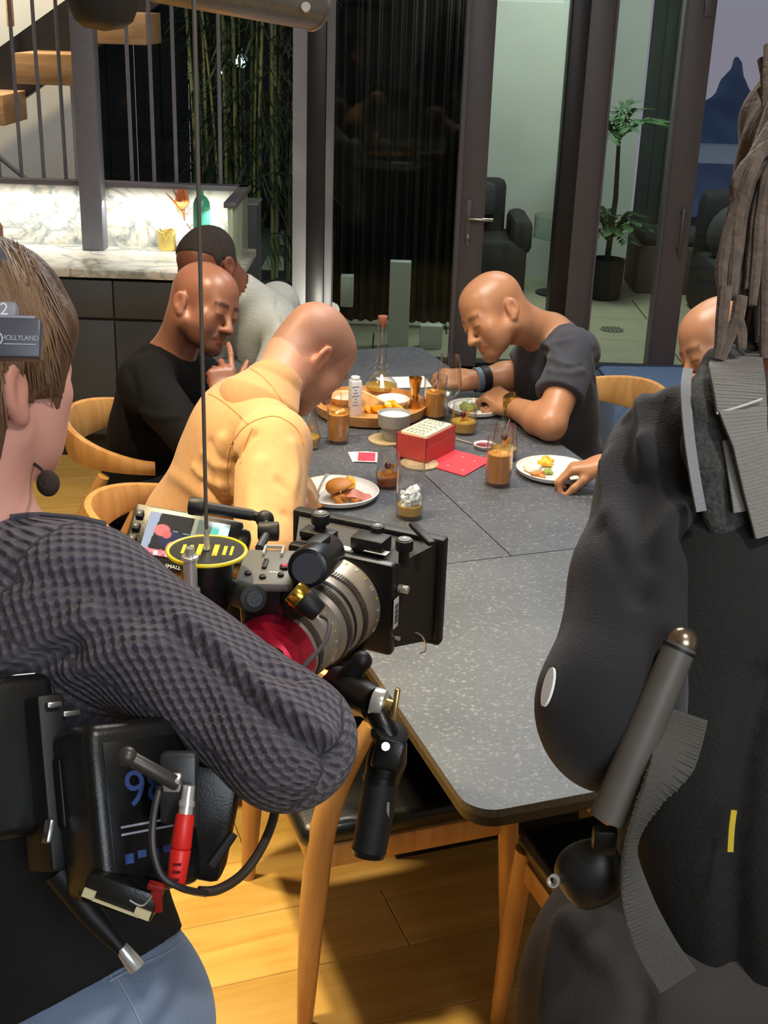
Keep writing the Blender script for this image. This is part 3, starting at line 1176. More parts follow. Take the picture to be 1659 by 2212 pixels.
MB().ell((0, 0.02, 0), (0.06, 0.01, 0.06)).build('panel', M_BLK, fl)
MB().cyl((0, 0.025, -q[2]-0.07), (0, 0.025, -0.03), 0.015, n=10).build('post', M_BLK, fl)
# terrace furniture
M_WICK = mat('black weave', '141516', 0.7, bump=(200, 0.4))
ac = thing('lounge_chair', 'black outdoor armchair with upright cushion on the terrace', 'chair', (0.72, 9.0, 0))
MB().box((-0.02, 0, 0.20), (0.46, 0.6, 0.38), bev=0.04).build('base', M_WICK, ac)
MB().box((0.17, 0.0, 0.42), (0.14, 0.6, 0.24), bev=0.05).build('armrest', M_WICK, ac)
MB().box((-0.3, 0.0, 0.42), (0.14, 0.6, 0.24), bev=0.05).build('armrest', M_WICK, ac)
MB().box((-0.1, 0.2, 0.55), (0.36, 0.12, 0.42), bev=0.06).build('backrest', M_WICK, ac)
MB().box((-0.1, 0.10, 0.62), (0.20, 0.10, 0.24), bev=0.05).build('cushion', mat('grey cushion', '303234', 0.8), ac)
tb = thing('glass_side_table', 'round clear glass side table beside the black outdoor armchair', 'table', (1.18, 8.9, 0))
MB().lathe([(0.0, 0.40), (0.20, 0.40), (0.2, 0.41), (0.0, 0.41)], n=32).build('top', thin_glass('pale glass', (0.85, 0.95, 0.9), 0.9, 0.06), tb)
MB().cyl((0, 0, 0), (0, 0, 0.4), 0.015).build('post', CHR, tb)
MB().lathe([(0, 0), (0.15, 0), (0.15, 0.012), (0, 0.02)], n=24).build('base', M_BLK, tb)
MB().lathe([(0.195, 0.41), (0.195, 0.55)], n=32, cap=False).build('glass_rim', thin_glass('pale glass'), tb)
M_PALM = mat('palm green', '3d5c36', 0.55, vary=(8, 0.3))
pp = thing('potted_palm', 'two-tiered palm in a black pot outside the second glass door', 'plant', (1.50, 8.80, 0))
MB().lathe([(0.0, 0), (0.10, 0), (0.115, 0.01), (0.13, 0.28), (0.12, 0.28), (0.11, 0.24), (0, 0.24)], n=24).build('pot', mat('black pot', '161718', 0.5), pp)
MB().tube([(0, 0, 0.2), (0.02, 0, 0.7), (0.0, 0, 1.15)], [0.022, 0.018, 0.012], 8).build('trunk', mat('palm trunk', '4a4030', 0.8), pp)
for zc, nf, L in ((0.40, 22, 0.30), (1.08, 22, 0.34)):
    for i in range(nf):
        a = i*2.4+zc
        el = random.uniform(0.1, 1.1)
        d = np.array((cos(a)*cos(el), sin(a)*cos(el), sin(el)))
        P0 = np.array((0, 0, zc))
        pts = catmull([P0, P0+d*L*0.5+(0, 0, 0.05), P0+d*L+(0, 0, -0.05*el)], 5)
        mb = MB().tube(pts, [0.005, 0.002], 5)
        for s in range(2, len(pts)):
            t = (pts[s]-pts[s-1])
            t /= np.linalg.norm(t)
            sd = np.cross(t, (0, 0, 1))
            for sg in (-1, 1):
                e = pts[s]+(sd*sg*0.7+t*0.6+np.array((0, 0, -0.15)))*0.11
                w = np.cross(e-pts[s], (0, 0, 1))
                w = w/np.linalg.norm(w)*0.015
                m_ = (pts[s]*0.5+e*0.5)
                mb.raw([pts[s], m_-w, e, m_+w], [(0, 1, 2, 3)])
        mb.build('frond', M_PALM, pp, angle=None)
bn = thing('planter_bench', 'low brown-grey bench box behind the palm pot', 'bench', (2.12, 9.25, 0))
MB().box((-0.05, 0, 0.17), (0.62, 0.5, 0.34), bev=0.01).build('box', mat('brown grey box', '4d463e', 0.7), bn)
MB().box((-0.05, 0, 0.38), (0.56, 0.46, 0.10), bev=0.04).build('cushion', mat('dark cushion', '333434', 0.8), bn)
ls = thing('dark_sofa', 'large dark outdoor sofa behind the right-hand pane', 'sofa', (2.55, 8.3, 0))
MB().box((0, 0, 0.2), (1.0, 0.8, 0.4), bev=0.05).build('base', M_WICK, ls)
MB().box((0, 0.3, 0.55), (1.0, 0.2, 0.5), bev=0.08).build('backrest', M_WICK, ls)
MB().ell((-0.3, 0.0, 0.55), (0.2, 0.1, 0.2)).build('cushion', mat('dark cushion', '333434', 0.8), ls)
gr = thing('floor_drain', 'round grey drain grate set in the terrace floor', 'drain', tuple(onz(1322, 712, 0.002)))
MB().lathe([(0.0, 0), (0.075, 0), (0.075, 0.004), (0.0, 0.004)], n=24).build('ring', mat('drain metal', '6d6c5c', 0.5), gr)
for i in range(5):
    MB().box((-0.05+i*0.025, 0, 0.005), (0.008, 0.11, 0.004)).build('slat', mat('drain dark', '4d4c40', 0.6), gr)
# far hills seen through the right-hand pane
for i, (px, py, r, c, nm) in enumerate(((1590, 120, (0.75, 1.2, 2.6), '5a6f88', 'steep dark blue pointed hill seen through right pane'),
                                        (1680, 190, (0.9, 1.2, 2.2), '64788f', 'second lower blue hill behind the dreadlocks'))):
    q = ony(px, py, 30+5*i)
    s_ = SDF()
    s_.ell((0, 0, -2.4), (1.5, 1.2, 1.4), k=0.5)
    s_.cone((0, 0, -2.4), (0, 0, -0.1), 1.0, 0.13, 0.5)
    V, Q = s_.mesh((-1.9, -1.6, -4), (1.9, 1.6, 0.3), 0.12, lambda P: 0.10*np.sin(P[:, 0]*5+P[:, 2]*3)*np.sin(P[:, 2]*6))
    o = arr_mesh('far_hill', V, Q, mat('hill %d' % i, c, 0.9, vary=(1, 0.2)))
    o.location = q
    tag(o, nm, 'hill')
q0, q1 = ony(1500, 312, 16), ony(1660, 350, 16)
tag(MB().box((q0[0]*0.5+q1[0]*0.5, 16.1, (q0[2]+q1[2])/2-0.02), (q1[0]-q0[0]+0.6, 0.2, 0.22), bev=0.01).build('parapet', mat('pale parapet', '8f99a3', 0.7, emit=('8f99a3', 0.12))),  # faint glow added to the parapet's colour, no lamp there
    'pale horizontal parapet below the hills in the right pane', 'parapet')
struct('wall_garden_right', MB().box((4.6, 16.2, -1.6), (5.5, 0.3, 2.2)), mat('night wall blue', '30343c', 0.9))
# blue stool by the glass
q = onz(1400, 800, 0.43)
bl = thing('blue_ottoman', 'square blue upholstered ottoman behind the bald man at far right', 'ottoman', (1.20, 5.22, 0), rad(4))
MB().box((0, 0, 0.24), (0.56, 0.42, 0.36), bev=0.04).build('body', mat('blue cloth', '5f789f', 0.85, vary=(40, 0.1), bump=(250, 0.2)), bl)
MB().box((0, 0, 0.40), (0.56, 0.42, 0.05), bev=0.02).build('cushion', mat('blue cloth'), bl) if False else None
MB().tube([(-0.27, -0.2, 0.415), (0.27, -0.2, 0.415), (0.27, 0.2, 0.415), (-0.27, 0.2, 0.415), (-0.27, -0.2, 0.415)], 0.004, 6).build('piping', mat('dark blue piping', '2c3a55', 0.8), bl)
for sx in (-1, 1):
    for sy in (-1, 1):
        MB().cyl((sx*0.22, sy*0.15, 0), (sx*0.22, sy*0.15, 0.07), 0.015, 0.02).build('foot', M_BLK, bl)
# ------------------------------------------------------------------ dining table
TZ = 0.75
TC = np.array((0.145, 1.549, 0))          # near left corner
tbl = thing('dining_table', 'large grey flecked stone dining table with rounded corners and dark edge', 'table',
            TC+AX*1.3+BX*0.455, TA)
TW, TL = 0.91, 2.62


def rrect(x0, y0, x1, y1, r, corners=(1, 1, 1, 1), n=6):
    out = []
    for (cx, cy, a0, on) in ((x0, y0, 180, corners[0]), (x1, y0, 270, corners[1]), (x1, y1, 0, corners[2]), (x0, y1, 90, corners[3])):
        rr = r if on else 0.0008
        px = cx+(rr if cx == x0 else -rr)
        py = cy+(rr if cy == y0 else -rr)
        for k in range(n+1):
            a = rad(a0+90*k/n)
            out.append((px+rr*cos(a), py+rr*sin(a)))
    return out


hx = TW/2
for (x0, y0, x1, y1, cs) in ((-hx, -1.3, hx, -0.4515, (1, 1, 0, 0)), (-hx, -0.4485, -0.0015, 0.42, (0, 0, 0, 0)), (0.0015, -0.4485, hx, 0.42, (0, 0, 0, 0)),
                             (-hx, 0.423, -0.0015, 1.32, (0, 0, 0, 1)), (0.0015, 0.423, hx, 1.32, (0, 0, 1, 0))):
    MB().prism(rrect(x0, y0, x1, y1, 0.05, cs), TZ-0.014, TZ).build('top_panel', M_STONE, tbl)
MB().prism(rrect(-hx+0.002, -1.298, hx-0.002, 1.318, 0.05), TZ-0.032, TZ-0.0145).build('sub_top', M_BLK, tbl)
MB().box((0, 0, 0.68), (0.6, 2.0, 0.06), bev=0.005).build('frame', M_BLK, tbl)
for sy in (-0.42, 0.7):
    MB().prism([(-0.24, 0.0), (0.24, 0.0), (0.17, 0.65), (-0.17, 0.65)], sy-0.03, sy+0.03,
               (0, 0, 0), np.array(((1, 0, 0), (0, 0, 1), (0, 1, 0))).T).build('leg', M_BLK, tbl)

# ------------------------------------------------------------------ chairs
M_LEATH = mat('black leather', '0e0d0d', 0.35, vary=(8, 0.3), bump=(300, 0.15), coat=0.2)


def make_chair():
    t = thing('dining_chair', '', 'chair')
    for sx in (-1, 1):
        MB().tube([(sx*0.245, 0.215, 0), (sx*0.235, 0.205, 0.25), (sx*0.225, 0.195, 0.425)], [0.014, 0.021, 0.02], 14).build('leg', M_OAK, t)
        MB().tube([(sx*0.235, -0.215, 0), (sx*0.230, -0.198, 0.3), (sx*0.233, -0.172, 0.5), (sx*0.242, -0.10, 0.665)], [0.015, 0.026, 0.025, 0.016], 14, smooth=4).build('leg', M_OAK, t)
        MB().box((sx*0.222, 0, 0.385), (0.022, 0.39, 0.05), bev=0.006).build('seat_rail', M_OAK, t)
    for sy in (0.195, -0.195):
        MB().box((0, sy, 0.385), (0.43, 0.022, 0.05), bev=0.006).build('seat_rail', M_OAK, t)
    MB().box((0, 0.0, 0.432), (0.47, 0.45, 0.05), bev=0.022, seg=3).build('seat', M_LEATH, t)
    # bent back rail: flat band, tall at the back, slim rounded arm ends
    v, f = [], []
    n, m = 36, 12
    for i in range(n+1):
        s = i/n
        a = rad(-180-12+204*s)
        w = sin(pi*min(1, max(0, s)))
        hgt = 0.018+0.040*w**1.5
        th = 0.016-0.003*w
        cx, cy = 0.245*cos(a), 0.235*sin(a)-0.01
        cz = 0.69+0.03*w
        nx, ny = cos(a), sin(a)
        for k in range(m):
            b = 2*pi*k/m
            ex = abs(cos(b))**0.7*np.sign(cos(b))*th
            ez = abs(sin(b))**0.7*np.sign(sin(b))*hgt
            ex += 0.25*ez*w*-1*-0.4
            v.append((cx+nx*ex, cy+ny*ex, cz+ez))
    for i in range(n):
        for k in range(m):
            f.append((i*m+k, (i+1)*m+k, (i+1)*m+(k+1) % m, i*m+(k+1) % m))
    f += [tuple(range(m)), tuple(reversed(range(n*m, n*m+m)))]
    MB().raw(v, f).build('back_rail', M_OAK, t)
    return t


ch = make_chair()
spots = [((0.0, 2.19), -pi/2+TA, 'oak chair with black seat tucked under the near left side of the table', 0),
         ((0.56, 1.80), TA, 'oak chair with black seat at the near table end, before the vest wearer', 0),
         ((-0.44, 2.73), -pi/2+TA, 'oak chair the man in the tan jacket sits on', 0),
         ((-0.655, 3.38), -pi/2, 'oak chair the bald man in black at the left sits on', 0),
         ((0.62, 3.76), pi/2+TA, 'oak chair the man in the dark T-shirt sits on', 0),
         ((0.83, 3.08), pi/2+TA, 'oak chair of the bald man half hidden at far right', 0)]
for i, ((x, y), rz, lb, _z) in enumerate(spots):
    if i == 0:
        ch.location = (x, y, 0)
        ch.rotation_euler = (0, 0, rz)
        ch['label'] = lb
    else:
        ch2 = dup(ch, (x, y, 0), rz, lb)
    (ch if i == 0 else ch2)['group'] = 'oak chairs around the table'

# ------------------------------------------------------------------ tableware
M_GLASS = thin_glass('drinking glass', (0.965, 0.972, 0.97), 0.85, 0.06)
M_PLATE = mat('white stoneware', 'e3e2de', 0.3, vary=(20, 0.03), coat=0.3)
M_TEA = liquid('iced tea', 'ffae4c', 0.9)
M_WHISK = liquid('whisky', 'e88f34', 0.55)
M_GINGER = liquid('ginger drink', 'ffc95a', 0.8)
M_ICE = mat('ice', 'eef3f4', 0.12, vary=(60, 0.12), spec=0.9, bump=(90, 0.3))
M_ICE2 = mat('ice in tea', 'd9a050', 0.2, vary=(30, 0.15), spec=0.8)
M_ORANGE = mat('orange peel', 'e8951e', 0.5, vary=(80, 0.1))
M_CHERRY = mat('dark cherry', '4a1a14', 0.25)
M_BRASS = mat('brushed brass', 'c79a4e', 0.25, 0.95, vary=(60, 0.1))
M_FORK = mat('fork steel', 'c5c4c0', 0.3, 0.55, vary=(60, 0.06))


def tz(x, y, z=TZ):
    return onz(x, y, z)


def tumbler(name, px, py, label, r, h, fill, m_liq, ice=0, ice_m=None, top=None, cat='glass', ice_top=False):
    t = thing(name, label, cat, tz(px, py))
    r2 = top or r
    MB().lathe([(0.0, 0.001), (r*0.92, 0.001), (r, 0.006), (r2, h), (r2-0.0014, h), (r-0.0016, 0.010), (0, 0.009)], n=32).build('glass_wall', M_GLASS, t)
    ra = r-0.003+(r2-r)*fill/h
    if m_liq:
        MB().lathe([(0, 0.0095), (r-0.004, 0.0105), (ra, fill), (0, fill)], n=28).build('drink', m_liq, t)
    rng = random.Random(len(label)*7+int(px))
    for i in range(ice):
        z = (fill-0.006+rng.uniform(-0.012, 0.012)) if not ice_top else fill+rng.uniform(-0.004, 0.034)
        rr = (ra-(0.010 if ice_top else 0.014))*sqrt(rng.random())
        a = rng.uniform(0, 6.28)
        R = fr3((rng.uniform(-1, 1), rng.uniform(-1, 1), rng.uniform(-1, 1)))
        k = rng.uniform(0.6, 1.05)
        MB().box((rr*cos(a), rr*sin(a), z), (0.019*k, 0.016*k, 0.013*k), R, bev=0.002, seg=1).build('ice_cube', ice_m or M_ICE2, t)
    return t


tumbler('iced_tea', 730, 955, 'tall amber iced tea beside the tan-jacketed man', 0.031, 0.098, 0.082, M_TEA, 7)
tumbler('iced_tea', 1075, 1046, 'tall amber iced tea right of the red box flap', 0.033, 0.125, 0.083, M_TEA, 6)
tumbler('iced_tea', 938, 902, 'amber iced tea behind the red box, beside the wine glass', 0.034, 0.125, 0.078, M_TEA, 6)
tumbler('ice_tumbler', 884, 1116, 'tall clear tumbler with ice above golden drink, nearest on the table', 0.0325, 0.138, 0.032, M_GINGER, 34, M_ICE, ice_top=True)


def rocks(name, px, py, label, liq, h=0.095, rb=0.033, rt=0.022, fill=0.032, scale=1.0, pick=True):
    """stemless glass, wide below, narrow rim, with a garnish on a pick"""
    t = thing(name, label, 'glass', tz(px, py))
    pr = [(0.0, 0.001), (rb*0.8, 0.001), (rb*1.0, 0.006), (rb*1.06, 0.03), (rb*0.95, h*0.55), (rt, h), (rt-0.001, h), (rb*0.92, h*0.55), (rb*1.02, 0.03), (rb*0.9, 0.008), (0, 0.007)]
    MB().lathe([(a*scale, b*scale) for a, b in pr], n=32).build('glass_wall', M_GLASS, t)
    MB().lathe([(0, 0.0075), (rb*0.88*scale, 0.0085), (rb*1.0*scale, fill*scale), (0, fill*scale)], n=28).build('drink', liq, t)
    MB().band([(-0.008, 0.0, fill*scale*0.8), (0.004, 0.012, fill*scale*1.3), (0.014, 0.004, fill*scale*1.9)], [(0, 0.4, 1)]*3, [0.006, 0.018, 0.005], 0.002, smooth=3).build('orange_twist', M_ORANGE, t)
    if pick:
        MB().tube([(-0.012, -0.01, fill*scale), (0.010, 0.012, h*scale*1.12)], 0.0012, 5).build('pick', M_FORK, t)
        MB().ell((-0.002, -0.002, h*scale*0.62), (0.0085, 0.0085, 0.009), n=12, m=8).build('cherry', M_CHERRY, t)
    return t


rocks('whisky_glass', 838, 1050, 'narrow-rimmed glass of dark whisky with orange twist, in front of the playing cards', M_WHISK, 0.088, 0.030, 0.026, 0.03)
rocks('whisky_glass', 662, 966, 'narrow-rimmed glass of golden drink and orange at the tan-jacketed man\'s chest', M_GINGER, 0.085, 0.036, 0.026, 0.03)
rocks('whisky_glass', 1000, 934, 'stubby glass with orange and cherry in front of the far plate', M_GINGER, 0.085, 0.038, 0.031, 0.034)
rocks('whisky_glass', 1088, 990, 'narrow-rimmed glass tilted behind the right-hand iced tea', M_GINGER, 0.095, 0.034, 0.027, 0.03)
wg = thing('wine_glass', 'empty clear stemmed wine glass in front of the T-shirted man\'s fist', 'glass', tz(966, 905))
MB().lathe([(0, 0), (0.032, 0.0), (0.031, 0.003), (0.006, 0.008), (0.004, 0.04), (0.005, 0.062), (0.026, 0.075), (0.037, 0.10), (0.036, 0.125), (0.027, 0.19),
            (0.026, 0.19), (0.035, 0.125), (0.036, 0.10), (0.025, 0.077), (0.0, 0.068)], n=32).build('bowl', M_GLASS, wg)


def plate(px, py, r, label):
    t = thing('plate', label, 'plate', tz(px, py))
    MB().lathe([(0, 0), (r*0.72, 0), (r*0.94, 0.007), (r, 0.018), (r-0.003, 0.019), (r*0.92, 0.0115), (r*0.85, 0.0085), (0, 0.007)], n=48).build('dish', M_PLATE, t)
    return t


plate(728, 1072, 0.102, 'white rimmed plate with the half-eaten burger, nearest the camera rig')
plate(1196, 1024, 0.098, 'white plate under the reaching hand at the right table edge')
plate(1026, 889, 0.082, 'white plate with pasta in front of the watch-wearing man')
M_BUN = mat('toasted bun', 'c98238', 0.5, vary=(14, 0.3), bump=(60, 0.2))
M_MEAT = mat('brown crumb', 'b0702c', 0.7, vary=(60, 0.35), bump=(120, 0.6))
M_YEL = mat('yellow macaroni', 'eeb32a', 0.45, vary=(60, 0.15))
M_HAM = mat('pink ham', 'bb7466', 0.5, vary=(20, 0.25))
M_GREEN = mat('lettuce', '8fa04a', 0.6, vary=(20, 0.3))
M_CREAM = mat('cream salad', 'e4dcc6', 0.6, vary=(20, 0.1))


def lump(name, label, cat, px, py, m, r, z=TZ+0.009, nob=9, sq=0.6, seed=1, gran=0.35, res=0.003):
    """irregular heap of food"""
    t = thing(name, label, cat, tz(px, py, z))
    rng = random.Random(seed)
    s_ = SDF()
    s_.ell((0, 0, r*0.3*sq), (r*0.75, r*0.75, r*0.5*sq), k=0.004)
    for i in range(nob):
        a = rng.uniform(0, 6.28)
        q = r*0.75*sqrt(rng.random())
        rr = r*gran*rng.uniform(0.7, 1.2)
        s_.ell((q*cos(a), q*sin(a), rr*0.7+r*sq*0.9*rng.random()*(1-q/r)), (rr, rr*rng.uniform(0.6, 1), rr*0.8), fr3((rng.uniform(-1, 1), rng.uniform(-1, 1), 0.6)), k=0.003)
    s_.plane((0, 0, 0.0005), (0, 0, -1))
    V, Q = s_.mesh((-r*1.5, -r*1.5, -0.004), (r*1.5, r*1.5, r*2.2), res, relax=1)
    arr_mesh('food', V, Q, m, t)
    return t


bg = thing('burger', 'half-eaten burger bun spilling filling on the near plate', 'food', tz(738, 1078, TZ+0.009))
s_ = SDF()
s_.ell((-0.004, 0.006, 0.028), (0.036, 0.032, 0.022), k=0.004)
s_.plane((0, 0, 0.022), (0.5, -0.3, -1.0))
V, Q = s_.mesh((-0.06, -0.05, 0), (0.06, 0.06, 0.07), 0.003)
arr_mesh('bun_top', V, Q, M_BUN, bg)
s_ = SDF()
rng = random.Random(3)
for i in range(26):
    a = rng.uniform(0, 6.28)
    q = 0.034*sqrt(rng.random())
    s_.ell((q*cos(a)+0.006, q*sin(a)-0.010, 0.006+0.018*rng.random()*(1-q/0.04)), (0.011, 0.006, 0.006), fr3((rng.uniform(-1, 1), rng.uniform(-1, 1), 0.5)), k=0.003)
s_.plane((0, 0, 0.0005), (0, 0, -1))
V, Q = s_.mesh((-0.05, -0.06, -0.003), (0.06, 0.05, 0.05), 0.003)
arr_mesh('filling', V, Q, M_MEAT, bg)
MB().band([(0.0, -0.01, 0.016), (0.03, -0.012, 0.020), (0.055, -0.004, 0.008), (0.07, 0.01, 0.006)], [(0, 1, 0.4)]*4, [0.02, 0.03, 0.026, 0.012], 0.003, smooth=5).build('ham_slice', M_HAM, bg)
lump('macaroni', 'clump of bright yellow macaroni behind the burger', 'food', 752, 1052, M_YEL, 0.026, nob=16, sq=0.9, seed=5, gran=0.3)
lump('crumbs', 'brown crumbs at the left of the near plate', 'food', 683, 1095, M_MEAT, 0.022, nob=14, sq=0.4, seed=8, gran=0.25)


def fork(px0, py0, z0, px1, py1, z1, label):
    p0, p1 = tz(px0, py0, z0), tz(px1, py1, z1)
    t = thing('fork', label, 'fork', p0)
    d = p1-p0
    L = np.linalg.norm(d)
    d = d/L
    s = np.cross(d, (0, 0, 1))
    s /= np.linalg.norm(s)
    MB().band([d*L*0.28, d*L*0.6+(0, 0, 0.006), d*L], [s]*3, [0.006, 0.005, 0.011], 0.002, smooth=4).build('handle', M_FORK, t)
    mb = MB().band([d*L*0.18, d*L*0.23, d*L*0.29], [s]*3, [0.020, 0.018, 0.006], 0.0018, smooth=3)
    mb.build('neck', M_FORK, t)
    for k in range(4):
        o = s*(k-1.5)*0.0055
        MB().tube([o*0.9-(0, 0, 0.002), o+d*L*0.19], 0.0013, 5).build('tine', M_FORK, t)
    return t


fork(676, 1084, TZ+0.012, 708, 1024, TZ+0.026, 'steel fork resting on the near plate left of the burger')
fork(1040, 888, TZ+0.014, 1064, 862, TZ+0.028, 'steel fork leaning on the far plate with pasta')
lump('pasta_salad', 'creamy brown pasta heap at the right of the far plate', 'food', 1052, 890, mat('creamy pasta', 'c0936a', 0.5, vary=(30, 0.2)), 0.024, nob=16, sq=0.5, seed=11, gran=0.3)
lump('salad', 'green and brown salad on the left of the far plate', 'food', 1012, 884, M_GREEN, 0.03, nob=12, sq=0.5, seed=12, gran=0.35)
lump('egg_white', 'small white egg piece at the fork on the far plate', 'food', 1036, 893, M_CREAM, 0.011, nob=3, sq=0.8, seed=13)
lump('macaroni', 'bright yellow heap at the back of the right-hand plate', 'food', 1178, 1004, M_YEL, 0.024, nob=12, sq=0.7, seed=15, gran=0.35)
lump('coleslaw', 'pale cream salad on the left of the right-hand plate', 'food', 1150, 1018, M_CREAM, 0.026, nob=9, sq=0.8, seed=16, gran=0.4)
lump('bread_bite', 'torn brown bread piece on the right-hand plate', 'food', 1164, 1034, M_BUN, 0.019, nob=5, sq=0.9, seed=17, gran=0.5)
lump('pickle', 'green pickle bit next to the reaching fingers', 'food', 1184, 1022, M_GREEN, 0.015, nob=5, sq=0.8, seed=18, gran=0.45)

# round oak tray with bar things
TR = tz(800, 878, TZ+0.02)
tr = thing('serving_tray', 'round oak serving tray with raised rim in the middle of the table', 'tray', (TR[0], TR[1], TZ))
MB().lathe([(0, 0.0), (0.145, 0), (0.158, 0.006), (0.166, 0.036), (0.161, 0.037), (0.15, 0.014), (0, 0.012)], n=56).build('dish', wood('tray oak', 'a9713c', 'cf9a5e', (30, 4, 30)), tr)
TT = TZ+0.0125
cf = thing('carafe', 'glass carafe with round belly, long neck and cork, on the tray', 'carafe', tz(822, 846, TT))
MB().lathe([(0, 0.001), (0.046, 0.001), (0.053, 0.010), (0.051, 0.026), (0.032, 0.048), (0.019, 0.060), (0.023, 0.070), (0.018, 0.078), (0.021, 0.088), (0.016, 0.096), (0.0125, 0.17), (0.015, 0.215),
            (0.0135, 0.215), (0.011, 0.17), (0.014, 0.097), (0.016, 0.078), (0.017, 0.06), (0.03, 0.047), (0.049, 0.026), (0.05, 0.012), (0, 0.008)], n=36).build('vessel', M_GLASS, cf)
MB().cyl((0, 0, 0.202), (0, 0, 0.236), 0.0115, 0.0150, n=20, bev=0.002).build('cork', mat('cork', '8c5540', 0.7, vary=(60, 0.2)), cf)
MB().lathe([(0, 0.0085), (0.048, 0.0125), (0.048, 0.022), (0, 0.022)], n=28).build('drink', M_GINGER, cf)
cn = thing('tall_canister', 'slim pale printed canister with a cap on the tray', 'can', tz(766, 897, TT))
MB().box((0, 0, 0.053), (0.032, 0.032, 0.106), fr3((0, 0, 1), (0.9, 0.4, 0)), bev=0.005).build('body', mat('pale label', 'd3d3da', 0.5, vary=(60, 0.06)), cn)
MB().cyl((0, 0, 0.106), (0, 0, 0.116), 0.013, bev=0.002).build('cap', mat('white plastic'), cn)
for i in range(7):
    MB().box((0.002, -0.0165, 0.035+i*0.009), (0.020-0.006*(i % 3), 0.0008, 0.003), fr3((0, 0, 1), (0.9, 0.4, 0))).build('print_line', mat('grey print', '8b8c9a', 0.6), cn)
sg = thing('shot_glass', 'small empty clear shot glass in front of the canister', 'glass', tz(748, 882, TT))
MB().lathe([(0, 0), (0.017, 0), (0.020, 0.045), (0.0188, 0.045), (0.016, 0.006), (0, 0.006)], n=24).build('glass_wall', M_GLASS, sg)
wb = thing('wooden_bowl', 'shallow pale wooden bowl behind the canister on the tray', 'bowl', tz(745, 872, TT))
MB().lathe([(0, 0), (0.034, 0), (0.052, 0.026), (0.05, 0.027), (0.033, 0.006), (0, 0.005)], n=32).build('dish', wood('bowl wood', 'c99a62', 'e4bd8a', (30, 4, 30)), wb)
MB().lathe([(0, 0.008), (0.036, 0.010), (0.03, 0.018), (0, 0.021)], n=24).build('filling', M_CREAM, wb)
cb = thing('fruit_bowl', 'small white bowl holding orange wedges on the tray', 'bowl', tz(848, 880, TT))
MB().lathe([(0, 0), (0.03, 0), (0.05, 0.028), (0.048, 0.029), (0.028, 0.005), (0, 0.004)], n=32).build('dish', M_PLATE, cb)
M_WEDGE = mat('orange flesh', 'f5a61c', 0.4, vary=(40, 0.12), emit=None)
cbl = tz(848, 880, TT)
for i, (px, py, zz, nm) in enumerate(((806, 882, 0.012, 'orange wedge lying left of the fruit bowl'), (818, 876, 0.022, 'orange wedge leaning on the left rim of the fruit bowl'),
                                      (846, 872, 0.030, 'orange wedge in the middle of the fruit bowl'), (862, 874, 0.028, 'orange wedge at the right of the fruit bowl'))):
    w = thing('orange_wedge', nm, 'fruit', tz(px, py, TT+zz))
    w.rotation_euler = (0.4*i, 0.5-0.3*i, 0.8*i)
    s_ = SDF().ell((0, 0, 0), (0.026, 0.022, 0.022), k=0.0)
    s_.plane((0, 0, 0.002), (0, 0.75, 0.65)).plane((0, 0, 0.002), (0, -0.75, 0.65))
    V, Q = s_.mesh((-0.03, -0.03, -0.03), (0.03, 0.03, 0.03), 0.003)
    arr_mesh('wedge', V, Q, M_WEDGE, w)
sp = thing('spoon', 'pale wooden spoon handle slanting from the fruit bowl', 'spoon', tz(783, 845, TT+0.045))
e = tz(838, 872, TT+0.030)-tz(783, 845, TT+0.045)
MB().tube([(0, 0, 0), e*0.8, e], [0.0025, 0.003, 0.002], 8).ell(e, (0.010, 0.008, 0.004)).build('handle', mat('pale wood', 'e5cf9e', 0.5), sp)
jg = thing('jigger', 'double-ended brass jigger standing on the right of the tray', 'jigger', tz(895, 882, TT))
MB().lathe([(0, 0), (0.0175, 0), (0.0178, 0.003), (0.009, 0.040), (0.012, 0.045), (0.0195, 0.094), (0.0185, 0.094), (0.011, 0.05), (0, 0.048)], n=28).build('cup', M_BRASS, jg)
pp_ = tz(872, 826, TZ+0.003)
pt = thing('paper_sheet', 'bright white paper sheet lying behind the tray', 'paper', pp_, TA-0.15)
MB().box((0, 0, 0), (0.16, 0.12, 0.004), bev=0.001).build('sheet', mat('white paper', 'f2f2ee', 0.7), pt)

# bowl of white dip, coasters
c1 = tz(842, 952)
co = thing('coaster', 'round pale wood coaster under the grey bowl', 'coaster', tz(836, 952))
MB().cyl((0, 0, 0), (0, 0, 0.007), 0.052, n=36, bev=0.0015).build('disc', wood('coaster wood', '9d8a68', 'bca987', (30, 4, 30)), co)
gb2 = thing('grey_bowl', 'grey stoneware pot filled with white cream on a coaster', 'bowl', tz(850, 947, TZ+0.0075))
MB().lathe([(0, 0), (0.031, 0), (0.033, 0.004), (0.035, 0.032), (0.043, 0.040), (0.046, 0.074), (0.043, 0.075), (0.040, 0.060), (0, 0.058)], n=40).build('pot', mat('grey stoneware', '9b9a92', 0.6, vary=(30, 0.06), bump=(120, 0.15)), gb2)
MB().lathe([(0, 0.0585), (0.0395, 0.0605), (0.041, 0.066), (0.036, 0.0665), (0, 0.067)], n=36).build('cream', mat('white cream', 'f7f6f2', 0.4), gb2)
co2 = thing('coaster', 'round pale wood coaster peeping out from under the red box', 'coaster', tz(906, 1004))
MB().cyl((0, 0, 0), (0, 0, 0.006), 0.05, n=36, bev=0.0015).build('disc', wood('coaster wood', '9d8a68', 'bca987', (30, 4, 30)), co2)

